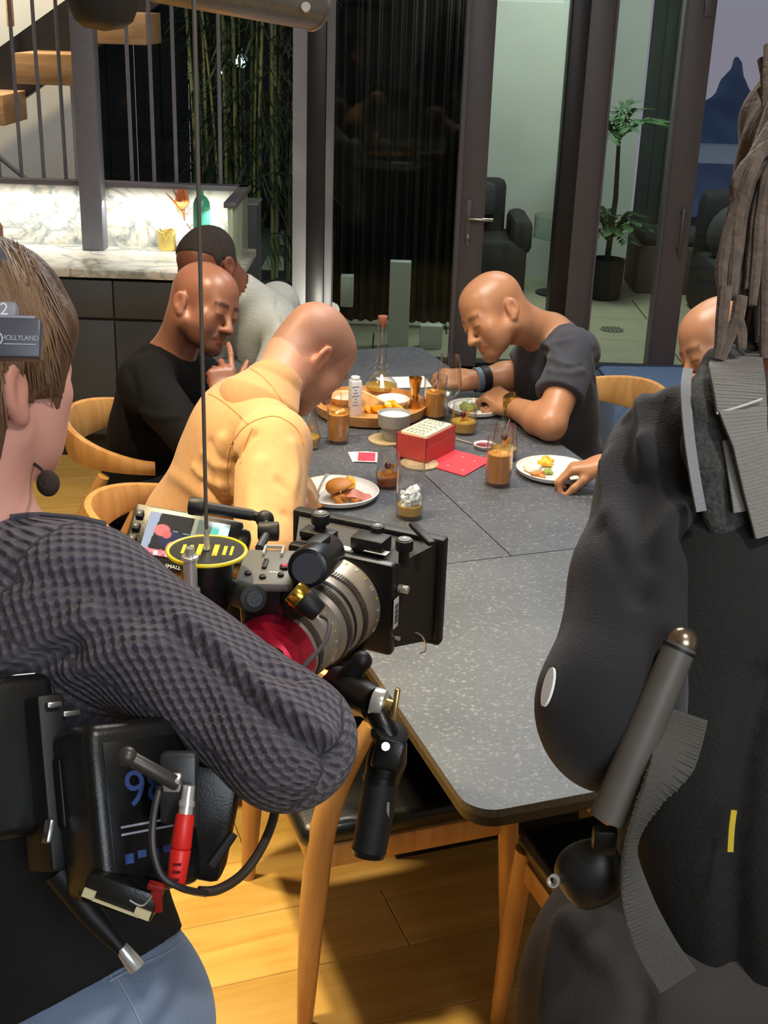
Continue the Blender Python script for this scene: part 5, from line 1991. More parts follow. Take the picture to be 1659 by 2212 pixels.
# ---- man in tan jacket
def man_tan():
    J = {}
    P = np.array((-0.52, 2.70, 0.54))
    root = thing('person', 'man with buzz cut in tan jacket bowing over his plate, back half turned', 'person', zdown(P))
    f, u = cdir(0.50, -0.66, 0.56), cdir(0.66, 0.74, 0.25)
    H = Head((0, 0, 0), f, u, 1.0)
    H.o = at(706, 782, 2.84)-H.R[:, 0]*0.079
    J.update(P=P, N=at(583, 852, 2.74), SR=at(590, 965, 2.56), SL=at(500, 905, 2.92))
    J.update(ER=at(575, 1190, 2.42), WR=at(640, 1215, 2.55), EL=at(620, 1080, 2.92), WL=at(640, 1090, 2.75))
    seat_legs(J, P, BX, 0)
    body(root, J, H, M_SKINA, lambda V: face_tone(V, H, beard=0.35, brow=0.5, buzz=0.9, redear=0.5, buzzcol=(0.56, 0.57, 0.60)), (), armr=(0.045, 0.04, 0.04, 0.028))
    s = SDF()
    torso(s, P, J['N'], J['SL'], J['SR'], 1.14, 1.16)
    for sd in 'LR':
        S, E, Wr = J['S'+sd], J['E'+sd], J['W'+sd]
        sleeve(s, [S, E, Wr], (0.078, 0.066, 0.048))
    Z = J['N']-P
    Z = Z/np.linalg.norm(Z)
    hb = H(0, -0.03, -0.035)
    nd = (hb-J['N'])/np.linalg.norm(hb-J['N'])
    s.cone(J['N']-Z*0.02, J['N']+nd*0.16, 0.070, 0.070, 0.004, 'sub')
    s.plane(P-Z*0.08, -Z)
    folds = [([(545, 940), (510, 990), (495, 1060), (500, 1130)], 0.010, -0.008), ([(480, 950), (470, 1010), (485, 1070)], 0.014, 0.010),
             ([(440, 980), (460, 1000), (490, 1010)], 0.010, 0.005), ([(420, 1010), (450, 1040), (490, 1050)], 0.010, 0.006),
             ([(560, 1000), (540, 1060), (545, 1130)], 0.016, 0.006), ([(630, 960), (640, 1020), (620, 1100)], 0.012, 0.006),
             ([(600, 1040), (625, 1070), (615, 1110)], 0.010, -0.005), ([(440, 1040), (470, 1075), (500, 1085)], 0.008, -0.005),
             ([(455, 955), (475, 985), (490, 1000)], 0.008, -0.004), ([(350, 1010), (420, 1060), (480, 1110)], 0.016, 0.005)]
    o, V, Q = garment(root, 'jacket', s, J, M_TAN, 0.006, wrink(0.004, 1, 8), folds)
    M_ST = mat('tan stitching', 'b0804a', 0.8)
    for ln in ([(428, 842), (470, 860), (510, 890), (535, 915)], [(500, 960), (525, 925), (560, 905), (600, 900), (640, 925), (655, 960)],
               [(498, 965), (490, 1010), (495, 1080), (492, 1140)], [(545, 925), (530, 960), (520, 1000)]):
        seam(root, V, Q, ln, 0.0016, M_ST)
    # folded collar
    s = SDF()
    s.cone(J['N']-Z*0.030, J['N']+nd*0.034, 0.104, 0.074, 0)
    s.cone(J['N']-Z*0.10, J['N']+nd*0.06, 0.080, 0.066, 0.003, 'sub')
    s.plane(J['N']+nd*0.026, nd)
    fr_ = np.cross(Z, np.array(J['SR'])-np.array(J['SL']))
    fr_ /= np.linalg.norm(fr_)
    s.plane(J['N']+fr_*0.055, fr_)
    s.plane(J['N']-Z*0.042, -Z)
    V2, Q2 = s.mesh(J['N']-0.14, J['N']+0.14, 0.0045, wrink(0.002, 2, 4))
    arr_mesh('collar', V2, Q2, M_TAN, root, root.location)
    seam(root, V2, Q2, [(532, 792), (560, 808), (590, 838), (618, 880)], 0.0018, M_ST, 'collar_fold')
    trousers(root, J, M_DARKT)
    shoes(root, J, M_SHOE)


# ---- man in grey knit at the far end
def man_grey():
    J = {}
    P = at(655, 960, 4.52)
    root = thing('person', 'man with short black hair in pale grey ribbed shirt leaning behind the others', 'person', zdown(P))
    H = Head(at(452, 583, 4.00), cdir(-0.52, -0.48, -0.62), cdir(-0.30, 0.86, -0.42), 1.04)
    J.update(P=P, N=at(552, 655, 4.12), SL=at(622, 740, 3.98), SR=at(600, 655, 4.36))
    J.update(EL=at(560, 870, 3.9), WL=at(480, 850, 3.85), ER=at(470, 760, 4.3), WR=at(430, 850, 4.2))
    seat_legs(J, P, (-0.4, -0.9), 0)
    for q in 'KAT':
        for sd in 'LR':
            J[q+sd] = J[q+sd]*0.999
    M = skin_mat('dark brown skin', '6e4230', 0.4)
    body(root, J, H, M, lambda V: face_tone(V, H, beard=0.5, brow=0.3, buzz=0.0), ())
    s = SDF()
    torso(s, P, J['N'], J['SL'], J['SR'], 1.10, 1.12)
    hb0 = H(0, -0.03, -0.035)
    s.cone(J['N'], J['N']+(hb0-J['N'])*0.42, 0.070, 0.066, 0.03)
    for sd in 'LR':
        S, E, Wr = J['S'+sd], J['E'+sd], J['W'+sd]
        sleeve(s, [S, E, E+(Wr-E)*0.8], (0.072, 0.058, 0.04))
    Z = J['N']-P
    Z = Z/np.linalg.norm(Z)
    hb = H(0, -0.03, -0.035)
    s.cone(J['N']+(hb-J['N'])*0.62, J['N']+(hb-J['N'])*1.4, 0.060, 0.062, 0.004, 'sub')
    s.plane(P-Z*0.06, -Z)
    mg = mat('pale grey rib knit', 'a9aca6', 0.9, vary=(60, 0.06), bump=(90, 0.5, 0.004), stretch=(0.3, 0.3, 3), sheen=0.1)
    o, V, Q = garment(root, 'ribbed_shirt', s, J, mg, 0.0065, wrink(0.004, 1, 9), [([(600, 650), (605, 700), (640, 740)], 0.01, -0.006)])
    # horizontal ribs as raised geometry are too fine here: the bump carries them
    h_ = SDF()
    h_.ell(H(0, -0.014, 0.046), np.array((0.079, 0.099, 0.086))*H.s, H.R, 0)
    h_.ell(H(0, 0.030, 0.055), np.array((0.064, 0.056, 0.058))*H.s, H.R, 0.02)
    h_.ell(H(0, -0.035, -0.02), np.array((0.062, 0.060, 0.06))*H.s, H.R, 0.02)

    def hl(Pp):
        q = H.loc(Pp)
        zl = np.interp(q[:, 1], [-0.12, -0.07, -0.03, 0.0, 0.025, 0.03, 0.07, 0.10], [-0.055, -0.05, -0.02, 0.03, -0.01, 0.05, 0.085, 0.11])
        return ((zl-q[:, 2])*H.s*0.7).astype(np.float32)
    h_.ops.append((hl, 0.004, 'int'))
    V, Q = h_.mesh(H.o-0.15, H.o+0.15, 0.0045)
    arr_mesh('hair', V, Q, mat('cropped black hair', '2a211c', 0.9, vary=(80, 0.3), bump=(200, 0.8, 0.006)), root, root.location)
    trousers(root, J, M_DARKT)
    shoes(root, J, M_SHOE)


# ---- bald man half hidden at far right, hand on his plate
def man_right():
    J = {}
    P = np.array((0.90, 3.08, 0.53))
    root = thing('person', 'bald man half hidden behind the dreadlocked man, one hand reaching to the right-hand plate', 'person', zdown(P))
    H = Head(at(1562, 755, 2.98), cdir(-0.90, -0.38, -0.16), cdir(-0.36, 0.92, -0.05), 1.0)
    J.update(P=P, N=at(1640, 815, 3.05), SL=at(1640, 900, 2.88), SR=at(1610, 880, 3.22))
    J.update(EL=at(1450, 1062, 2.92), WL=onz(1304, 1004, 0.815), ER=at(1480, 960, 3.3), WR=onz(1420, 960, 0.80))
    seat_legs(J, P, -BX, 0)
    hd = dict(w=J['WL'], D=cdir(-0.95, -0.12, 0.1), Np=cdir(-0.2, -1, 0.25), side=1, curl=(0.85, 0.95, 1.05, 1.1), thumb=(0.9, 0.3, 0.5), sc=0.95, spread=0.04)
    body(root, J, H, M_SKIND, lambda V: face_tone(V, H, beard=0.4, brow=0.4, buzz=0.12), (hd,))
    s = SDF()
    torso(s, P, J['N'], J['SL'], J['SR'], 1.06, 1.06)
    for sd in 'LR':
        S, E, Wr = J['S'+sd], J['E'+sd], J['W'+sd]
        sleeve(s, [S, E, E+(Wr-E)*0.5], (0.068, 0.058, 0.048))
    Z = J['N']-P
    Z = Z/np.linalg.norm(Z)
    hb = H(0, -0.022, -0.035)
    s.cone(J['N']-Z*0.010, J['N']+(hb-J['N'])*1.2, 0.066, 0.062, 0.004, 'sub')
    s.plane(P-Z*0.06, -Z)
    garment(root, 'sweater', s, J, M_BLKTEE, 0.008, wrink(0.004, 1, 6))
    trousers(root, J, M_DARKT, h=0.009)
    shoes(root, J, M_SHOE)
    e = thing('ear_bud', 'small white ear bud in the half hidden bald man\'s ear', 'ear bud', H(0.0, 0, 0)-H.R[:, 0]*0.081)
    MB().ell((0, 0, 0), (0.007, 0.007, 0.009)).tube([(0, 0, 0), tuple(-H.R[:, 0]*0.008+np.array((0, 0, -0.012)))], 0.003, 6).build('bud', mat('white plastic'), e)


man_tshirt()
man_black()
man_tan()
man_grey()
man_right()
# ------------------------------------------------------------------ camera operator, left foreground
def knit_mat(name, col, p1=0.0085, p2=0.0075, depth=0.004):
    m = bpy.data.materials.new(name)
    m.use_nodes = True
    t = m.node_tree
    p = t.nodes['Principled BSDF']
    a = _n(t, 'ShaderNodeAttribute', attribute_name='weave')
    s = _n(t, 'ShaderNodeSeparateXYZ')
    t.links.new(a.outputs['Vector'], s.inputs[0])
    nz = _n(t, 'ShaderNodeTexNoise')
    nz.inputs['Scale'].default_value = 40
    tc = _n(t, 'ShaderNodeTexCoord')
    t.links.new(tc.outputs['Object'], nz.inputs['Vector'])

    def sn(sock, per, sh=0.0):
        w = _n(t, 'ShaderNodeMath', operation='MULTIPLY_ADD')
        w.inputs[1].default_value = 2*pi/per
        t.links.new(sock, w.inputs[0])
        w2 = _n(t, 'ShaderNodeMath', operation='MULTIPLY')
        w2.inputs[1].default_value = 1.6
        t.links.new(nz.outputs['Fac'], w2.inputs[0])
        t.links.new(w2.outputs[0], w.inputs[2])
        q = _n(t, 'ShaderNodeMath', operation='SINE')
        t.links.new(w.outputs[0], q.inputs[0])
        return q.outputs[0]
    mu = _n(t, 'ShaderNodeMath', operation='MULTIPLY')
    t.links.new(sn(s.outputs['X'], p1), mu.inputs[0])
    t.links.new(sn(s.outputs['Y'], p2), mu.inputs[1])
    fine = _n(t, 'ShaderNodeTexNoise')
    fine.inputs['Scale'].default_value = 420
    t.links.new(tc.outputs['Object'], fine.inputs['Vector'])
    ad = _n(t, 'ShaderNodeMath', operation='MULTIPLY_ADD')
    ad.inputs[1].default_value = 0.5
    t.links.new(fine.outputs['Fac'], ad.inputs[0])
    t.links.new(mu.outputs[0], ad.inputs[2])
    bp = _n(t, 'ShaderNodeBump')
    bp.inputs['Strength'].default_value = 0.9
    bp.inputs['Distance'].default_value = depth
    t.links.new(ad.outputs[0], bp.inputs['Height'])
    t.links.new(bp.outputs[0], p.inputs['Normal'])
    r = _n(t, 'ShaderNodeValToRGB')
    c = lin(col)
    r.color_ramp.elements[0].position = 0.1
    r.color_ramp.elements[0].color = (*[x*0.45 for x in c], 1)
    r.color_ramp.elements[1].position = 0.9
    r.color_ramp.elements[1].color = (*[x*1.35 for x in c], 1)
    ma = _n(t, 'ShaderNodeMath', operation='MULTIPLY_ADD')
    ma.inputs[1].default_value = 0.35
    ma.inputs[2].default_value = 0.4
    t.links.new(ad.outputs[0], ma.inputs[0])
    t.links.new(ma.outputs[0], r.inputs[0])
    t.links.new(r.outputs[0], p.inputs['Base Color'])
    p.inputs['Roughness'].default_value = 0.92
    p.inputs['Sheen Weight'].default_value = 0.15
    return m


def weave(V, bones):
    """coordinates along and around the nearest limb"""
    best = np.full(len(V), 9.0)
    out = np.zeros((len(V), 3))
    off = 0
    for a, b, r in bones:
        a, b = np.array(a, float), np.array(b, float)
        F = fr3(b-a, (0.3, 0.9, 0.1))
        L = np.linalg.norm(b-a)
        q = (V-a)@F
        d = (0.03 if off else 0) + np.abs(np.hypot(q[:, 0], q[:, 1])-r) + np.maximum(0, np.maximum(-q[:, 2], q[:, 2]-L))
        m = d < best
        best[m] = d[m]
        ang = np.arctan2(q[:, 1], q[:, 0])
        out[m] = np.stack([q[m, 2]+off, ang[m]*r, 0*ang[m]], 1)
        off += L
    return out


M_DENIM = mat('blue denim', '8696b0', 0.85, vary=(9, 0.16), bump=(420, 0.4), sheen=0.1)
M_PLAS = mat('black plastic', '121212', 0.32, vary=(40, 0.15), bump=(500, 0.08))
M_MATT = mat('matt black metal', '1c1c1d', 0.5, 0.3, vary=(40, 0.15))
M_STEELB = mat('bright steel', 'd9d8d4', 0.25, 0.6, vary=(60, 0.05))
M_PRINT = mat('white print', 'e4e4e6', 0.6)
M_RUB = mat('black rubber', '161616', 0.6, vary=(60, 0.15))


def operator():
    J = {}
    P = at(92, 2130, 1.30)
    root = thing('person', 'brown-haired camera operator in chunky dark grey knit at the left, seen from behind', 'person', zdown(P))
    f, u = cdir(0.52, 0.16, 0.84), cdir(0.06, 0.95, -0.25)
    H = Head((0, 0, 0), f, u, 1.07)
    H.o = at(60, 838, 1.22)-H.R[:, 0]*0.084
    J.update(P=P, N=at(-40, 1135, 1.27), SR=at(185, 1305, 1.20), SL=at(-330, 1240, 1.42))
    J.update(ER=at(618, 1600, 1.09), WR=at(530, 1470, 1.36), EL=at(-250, 1600, 1.5), WL=at(150, 1560, 1.72))
    fw = np.array((f[0], f[1], 0))
    fw /= np.linalg.norm(fw)
    rt = np.array((fw[1], -fw[0], 0))
    for sd, q in (('L', -1), ('R', 1)):
        J['H'+sd] = P+rt*q*0.095-np.array((0, 0, 0.02))
        J['K'+sd] = zdown(P+rt*q*0.11+fw*0.03, 0.48)
        J['A'+sd] = zdown(P+rt*q*0.12-fw*0.02, 0.09)
        J['T'+sd] = J['A'+sd]+fw*0.15
    gr = dict(w=J['WR'], D=cdir(-0.5, 0.3, 0.6), Np=cdir(0.3, -0.4, 0.6), side=1, curl=(0.9, 1.0, 1.05, 1.1), thumb=(0.7, 0.5, 0.5))
    gl = dict(w=J['WL'], D=cdir(0.7, 0.2, 0.4), Np=cdir(0.1, 0.6, 0.6), side=-1, curl=(0.9, 1.0, 1.05, 1.1), thumb=(0.7, 0.5, 0.5))
    body(root, J, H, M_SKINC, lambda V: face_tone(V, H, brow=0.5, redear=0.3), (gr, gl))
    # sweater
    s = SDF()
    torso(s, P, J['N'], J['SL'], J['SR'], 1.0, 1.0)
    for sd in 'LR':
        S, E, Wr = J['S'+sd], J['E'+sd], J['W'+sd]
        sleeve(s, [S, E, E+(Wr-E)*0.97], (0.074, 0.057, 0.046), 0.05)
    Z = (J['N']-P)/np.linalg.norm(J['N']-P)
    hb = H(0, -0.022, -0.035)
    s.cone(J['N']-Z*0.004, J['N']+(hb-J['N'])*1.2, 0.070, 0.068, 0.004, 'sub')
    s.plane(P+Z*0.09, -Z)
    folds = [([(385, 1362), (440, 1410), (500, 1470), (560, 1530), (640, 1590), (715, 1640)], 0.009, -0.014),
             ([(395, 1345), (460, 1395), (540, 1470), (620, 1530), (700, 1590)], 0.011, 0.011),
             ([(0, 1250), (90, 1250), (200, 1275), (290, 1310)], 0.011, -0.007), ([(0, 1440), (60, 1410), (130, 1370), (190, 1330)], 0.012, 0.010),
             ([(20, 1455), (90, 1420), (150, 1400)], 0.014, -0.014), ([(150, 1450), (260, 1410), (360, 1380)], 0.014, 0.007),
             ([(560, 1430), (600, 1450), (640, 1460)], 0.010, -0.007), ([(330, 1330), (400, 1420), (440, 1520)], 0.018, -0.006)]
    bones = [(J['SR'], J['ER'], 0.08), (J['ER'], J['WR'], 0.058), (P, J['N'], 0.14)]
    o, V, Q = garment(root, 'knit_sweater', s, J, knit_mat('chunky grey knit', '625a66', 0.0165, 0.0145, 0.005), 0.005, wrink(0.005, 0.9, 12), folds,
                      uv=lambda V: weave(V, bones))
    for ln in ([(-40, 1100), (60, 1092), (150, 1098), (235, 1118)], [(-40, 1130), (70, 1116), (160, 1122), (238, 1138)]):
        seam(root, V, Q, ln, 0.0045, mat('ribbed neckband', '4b474e', 0.9, bump=(300, 0.4)), 'collar_rib')
    # knitted neckband
    MB().tube([(H(0, -0.022, -0.035)*0+J['N']-np.array(root.location)+np.array((0.071*cos(a), 0.071*sin(a), -0.010-0.012*cos(a)))) for a in np.linspace(0, 2*pi, 30)], 0.009, 8, cap=False).build(
        'neckband', mat('ribbed neckband', '3a373d', 0.9, bump=(300, 0.4)), root)
    # black vest below
    s = SDF()
    torso(s, P, J['N'], J['SL'], J['SR'], 1.15, 1.17)
    s.plane(P+Z*0.26, Z)
    s.plane(P-Z*0.015+rt*0.0, -Z+rt*0.55)
    lo, hi = bounds([P, P+Z*0.3], 0.24)
    V, Q = s.mesh(lo, hi, 0.007, wrink(0.005, 1, 14))
    arr_mesh('vest', V, Q, mat('black vest cloth', '131312', 0.85, vary=(30, 0.2), bump=(240, 0.3)), root, root.location)

    def post(V, Q):
        return strokes(V, Q, [([(250, 2080), (290, 2150), (330, 2212)], 0.004, 0.003), ([(420, 2000), (360, 2060), (280, 2090), (210, 2120)], 0.004, -0.003)])
    jo = trousers(root, J, M_DENIM, 'jeans', 1.06, 0.006, 3, thigh=(0.095, 0.07), post=post, top=0.13)
    me = jo.data
    V = np.empty(len(me.vertices)*3, np.float32)
    me.vertices.foreach_get('co', V)
    V = V.reshape(-1, 3)+np.array(root.location)
    Q = np.empty(len(me.polygons)*4, np.int32)
    me.polygons.foreach_get('vertices', Q)
    Q = Q.reshape(-1, 4)
    st = mat('pale denim stitch', '9aa4b4', 0.8)
    for ln in ([(432, 1985), (380, 2045), (300, 2085), (235, 2120)], [(253, 2112), (280, 2160), (305, 2212)], [(228, 2062), (240, 2115)], [(268, 2030), (285, 2062), (305, 2078)]):
        seam(root, V, Q, ln, 0.0016, st, 'denim_seam')
    P1 = cast(V, Q, [(250, 2075), (272, 2070), (292, 2062)])
    if len(P1) == 3:
        MB().band([p-np.array(root.location)+cdir(0, 0, -1)*0.004 for p in P1], [cdir(0.3, 1, 0)]*3, 0.034, 0.004).build('belt_loop', mat('dark denim', '3d4b63', 0.85, bump=(420, 0.4)), root)
    shoes(root, J, M_SHOE)
    # hair: a cap of soft brown hair plus strands
    h_ = SDF()
    k = H.s
    h_.ell(H(0, -0.016, 0.047), np.array((0.087, 0.108, 0.091))*k, H.R, 0)
    h_.ell(H(0, 0.030, 0.055), np.array((0.072, 0.066, 0.068))*k, H.R, 0.02)
    h_.ell(H(0, -0.045, -0.040), np.array((0.074, 0.058, 0.085))*k, H.R, 0.03)
    for q in (-1, 1):
        h_.cone(H(q*0.062, 0.035, 0.05), H(q*0.068, 0.030, 0.000), 0.026*k, 0.010*k, 0.02)
        h_.cone(H(q*0.052, 0.055, 0.05), H(q*0.062, 0.050, -0.022), 0.022*k, 0.004*k, 0.02)
        h_.cone(H(q*0.066, 0.015, 0.03), H(q*0.070, 0.012, -0.014), 0.014*k, 0.004*k, 0.01)
    for q in (-1, 1):
        h_.cone(H(q*0.058, -0.045, -0.02), H(q*0.050, -0.062, -0.120), 0.030*k, 0.018*k, 0.02)
    for q in (-0.04, 0.0, 0.045):
        h_.cone(H(q, -0.075, -0.08), H(q*1.2, -0.082, -0.125), 0.024*k, 0.010*k, 0.02)
    h_.ell(H(0, 0.105, -0.045), np.array((0.065, 0.070, 0.068))*k, H.R, 0.01, 'sub')
    for q in (-1, 1):
        h_.ell(H(q*0.09, -0.008, -0.012), np.array((0.03, 0.019, 0.026))*k, H.R, 0.008, 'sub')

    def strand(Pp):
        q = H.loc(Pp)
        a = np.arctan2(q[:, 0], q[:, 1]+0.02)
        return (0.0016*np.sin(a*34+q[:, 2]*30+2*np.sin(q[:, 2]*22))+0.0016*np.sin(a*13-q[:, 2]*14)).astype(np.float32)
    V, Q = h_.mesh(H.o-0.2, H.o+0.2, 0.004, strand)
    M_HAIR = mat('soft brown hair', '5d4433', 0.5, vary=(26, 0.4), bump=(60, 0.6, 0.004), stretch=(3, 3, 0.35), spec=0.4)
    arr_mesh('hair', V, Q, M_HAIR, root, root.location)
    mb = MB()
    rng = random.Random(4)
    ro = np.array(root.location)
    bv = BVHTree.FromPolygons([tuple(v) for v in V], [tuple(q) for q in Q])
    for i in range(230):
        w = rng.random()
        y0 = rng.uniform(505, 640)
        x0 = rng.uniform(-70, 60)
        L = rng.uniform(140, 330)
        bend = 40+70*w
        pts = []
        for t_ in np.linspace(0, 1, 9):
            d = ray(x0+bend*(t_**0.8)*1.1-18*t_*t_, y0+L*t_)
            hh = bv.ray_cast(Vector(CAMP), Vector(d/np.linalg.norm(d)))
            if hh[0] is None:
                break
            pts.append(np.array(hh[0])+np.array(hh[1])*0.001*(1+rng.random())-ro)
        if len(pts) > 4:
            mb.tube(catmull(pts, 2), [0.0005, 0.0012, 0.0004], 4)
    mb.build('hair_strands', mat('light brown strand', '83664d', 0.5, vary=(20, 0.3)), root, kind='stuff')
    # headset on the near side of her head
    R = H.R
    hs = thing('headset', 'grey wireless intercom headset marked 2 on the operator\'s head', 'headset', M=Matrix((
        (*R[0]*1.0, H.o[0]), (*R[1]*1.0, H.o[1]), (*R[2]*1.0, H.o[2]), (0, 0, 0, 1))))
    # box faces the viewer: build in a frame turned to the camera
    Rl = R.T@np.stack([cdir(1, -0.01, 0.12), cdir(0.0, 1, 0.1), cdir(0.12, 0.1, -1)], 1)
    c0 = R.T@(at(12, 733, 1.06)-H.o)
    M_HS = mat('slate grey shell', '4b4c58', 0.4, vary=(60, 0.06))
    MB().box(c0, (0.060, 0.034, 0.020), Rl, bev=0.002).build('battery_box', M_HS, hs)
    MB().box(c0+Rl@np.array((0, 0.0175, 0.0)), (0.050, 0.003, 0.018), Rl, bev=0.001).build('lid_edge', mat('pale slate', '8b8d9a', 0.4), hs)
    MB().box(c0+Rl@np.array((-0.006, 0.024, 0.0)), (0.032, 0.016, 0.016), Rl, bev=0.005).build('number_tab', mat('mid grey tab', '85868c', 0.5), hs)
    text('numeral', '2', 0.015, M_PRINT, hs, c0+Rl@np.array((-0.0005, 0.0235, 0.0084)), Rl)
    text('lettering', 'HOLLYLAND', 0.0062, mat('pale print', 'b7b8c4', 0.6), hs, c0+Rl@np.array((0.0135, -0.001, 0.0104)), Rl, 0.0002, 0.85)
    MB().box(c0+Rl@np.array((0.0135, -0.0062, 0.0103)), (0.026, 0.0007, 0.0004), Rl).build('print_line', mat('pale print'), hs)
    MB().lathe([(0.0056, -0.0002), (0.0056, 0.0003), (0.0068, 0.0003), (0.0068, -0.0002)], c0+Rl@np.array((-0.007, -0.002, 0.0103)), Rl[:, 2], 24, cap=False).build('logo_ring', mat('pale print'), hs)
    MB().tube([c0+Rl@np.array((-0.009+0.003*i-0.0, -0.002+0.0035*((-1)**i), 0.0104)) for i in range(3)], 0.0007, 5).build('logo_bolt', mat('pale print'), hs)
    bm0 = R.T@(at(104, 1044, 1.16)-H.o)
    MB().ell(bm0, (0.0115, 0.010, 0.0125)).build('foam_tip', mat('dark foam', '3a2b24', 0.95, bump=(400, 0.5)), hs)
    MB().tube([np.array((-0.085, 0.0, 0.02)), np.array((-0.07, 0.08, -0.07)), bm0*0.5+np.array((0.01, 0.08, -0.09))*0.5, bm0], 0.0018, 6, smooth=4).build('mic_boom', M_RUB, hs)
    arc = [(0.082*cos(a), -0.01-0.02*sin(a), 0.055+0.108*sin(a)) for a in np.linspace(-0.25, pi+0.25, 24)]
    MB().band(arc, [(0, 1, 0)]*24, 0.022, 0.006).build('head_band', M_HS, hs)
    MB().tube([np.array(p)*1.02+(0, -0.008, 0) for p in arc], 0.002, 6).build('band_wire', M_STEELB, hs)
    for q in (-1,):
        MB().lathe([(0, 0), (0.034, 0), (0.036, 0.006), (0.032, 0.018), (0, 0.02)], (q*0.080, -0.03, 0.035), (q, 0, 0), 24).build('ear_cup', M_HS, hs)
    return J, H


JO, HO = operator()

# ------------------------------------------------------------------ cinema camera on its sling
c0 = at(590, 1418, 1.60)
CA = rad(24)
Mc = Matrix(((cos(CA), sin(CA), 0, c0[0]), (-sin(CA), cos(CA), 0, c0[1]), (0, 0, 1, c0[2]), (0, 0, 0, 1)))
Rc = np.array(((cos(CA), sin(CA), 0), (-sin(CA), cos(CA), 0), (0, 0, 1.0)))


def cl(p):
    return Rc.T@(np.array(p)-c0)


cm = thing('cinema_camera', 'black cinema camera with big silver lens, red ring and square lens hood', 'camera', M=Mc)
M_LENS = mat('warm grey lens barrel', '9c9288', 0.38, 0.35, vary=(60, 0.06))
M_RING = mat('anodised red', 'c01f3c', 0.28, 0.6, vary=(60, 0.05))
Yv = (0, 1, 0)
MB().lathe([(0.047, -0.042), (0.054, -0.036), (0.056, -0.010), (0.056, 0.012), (0.053, 0.016)], (0, 0, 0), Yv, 48).build('red_ring', M_RING, cm)
lens = MB().lathe([(0.050, 0.014), (0.054, 0.02), (0.054, 0.052), (0.057, 0.056), (0.057, 0.082), (0.055, 0.086), (0.060, 0.092), (0.060, 0.128), (0.062, 0.132), (0.066, 0.165), (0.067, 0.182), (0.063, 0.188)],
                  (0, 0, 0), Yv, 64).build('lens_barrel', M_LENS, cm)
for y0, r, n in ((0.028, 0.0548, 90), (0.100, 0.061, 100), (0.142, 0.064, 104)):
    mb = MB().lathe([(r-0.003, y0-0.006), (r, y0-0.006), (r, y0+0.006), (r-0.003, y0+0.006)], (0, 0, 0), Yv, 64)
    for i in range(n):
        a = 2*pi*i/n
        mb.box((r*cos(a), y0, r*sin(a)), (0.003, 0.012, 0.0018), np.array(((cos(a), 0, -sin(a)), (0, 1, 0), (sin(a), 0, cos(a)))))
    mb.build('gear_ring', mat('ring grey', '6f675e', 0.35, 0.75), lens)
MB().lathe([(0.0585, 0.115), (0.061, 0.115), (0.061, 0.121), (0.0585, 0.121)], (0, 0, 0), Yv, 64, cap=False).build('dark_band', M_MATT, lens)
M_GOLDP = mat('yellow print', 'e0c24a', 0.5)
for i, tx in enumerate(('8', '9', '4', '12', '7', '5', '3', '20')):
    a = rad(75-i*14)
    for yy, r in ((0.174, 0.0672), (0.066, 0.0575)):
        z = np.array((cos(a), 0, sin(a)))
        xx = np.array((0, 1.0, 0))
        Rt = np.stack([np.cross(xx, z)*-1, xx, z], 1)
        Rt = np.stack([np.cross(xx, z), xx, z], 1)
        text('engraving', tx, 0.008, M_GOLDP if i % 2 == 0 else M_PRINT, lens, z*r+np.array((0, yy, 0)), Rt, 0.0002)
# hood
hw, hh = 0.115, 0.078
MB().box((0, 0.196, 0), (0.165, 0.020, 0.140), bev=0.006).build('hood_back_plate', M_PLAS, cm)
v = []
for (x, y, z) in ((0.078, 0.204, 0.064), (hw, 0.285, hh)):
    for (sx, sz) in ((-1, -1), (1, -1), (1, 1), (-1, 1)):
        v.append((sx*x, y, sz*z))
for (x, y, z) in ((0.074, 0.206, 0.060), (hw-0.005, 0.286, hh-0.005)):
    for (sx, sz) in ((-1, -1), (1, -1), (1, 1), (-1, 1)):
        v.append((sx*x, y, sz*z))
f = []
for k in range(4):
    k2 = (k+1) % 4
    f += [(k, k2, 4+k2, 4+k), (8+k2, 8+k, 12+k, 12+k2), (4+k, 4+k2, 12+k2, 12+k), (8+k, 8+k2, k2, k)]
MB().raw(v, f).build('hood', mat('matt hood plastic', '222120', 0.6, vary=(60, 0.12), bump=(400, 0.1)), cm)
for sx, sz, s_ in ((0, hh, (hw*2+0.012, 0.02, 0.012)), (0, -hh, (hw*2+0.012, 0.02, 0.012)), (hw, 0, (0.012, 0.02, hh*2)), (-hw, 0, (0.012, 0.02, hh*2))):
    MB().box((sx, 0.282, sz), s_, bev=0.004).build('hood_rim', M_MATT, cm)
# tabs and knobs on the hood
for (x, y, z, r) in ((-0.055, 0.235, 0.098, 0.0135), (0.085, 0.215, 0.094, 0.0125), (0.03, 0.245, 0.092, 0.010)):
    k = MB().cyl((x, y, z-0.028), (x, y, z), r*0.6).cyl((x, y, z-0.010), (x, y, z+0.006), r, bev=0.002, n=24).build('knob', M_MATT, cm)
    MB().cyl((x, y, z+0.006), (x, y, z+0.0072), r*0.72, n=20).build('knob_cap', mat('knob steel', '9a9a98', 0.3, 0.9), k)
    MB().box((x, y, z+0.0078), (r*0.35, r*0.35, 0.001)).build('hex_socket', M_PRINT, k)
MB().box((0.03, 0.225, 0.080), (0.05, 0.036, 0.022), bev=0.004).box((-0.055, 0.23, 0.074), (0.05, 0.03, 0.012), bev=0.004).build('top_bracket', M_MATT, cm)
MB().box((0.045, 0.212, 0.0745), (0.034, 0.014, 0.001)).box((0.0, 0.205, 0.0725), (0.018, 0.012, 0.001)).build('white_label', M_PRINT, cm)
MB().box((0.10, 0.24, 0.102), (0.012, 0.075, 0.008), fr3((0, 0, 1), (0.7, 0.7, 0)), bev=0.003).build('lever', M_MATT, cm)
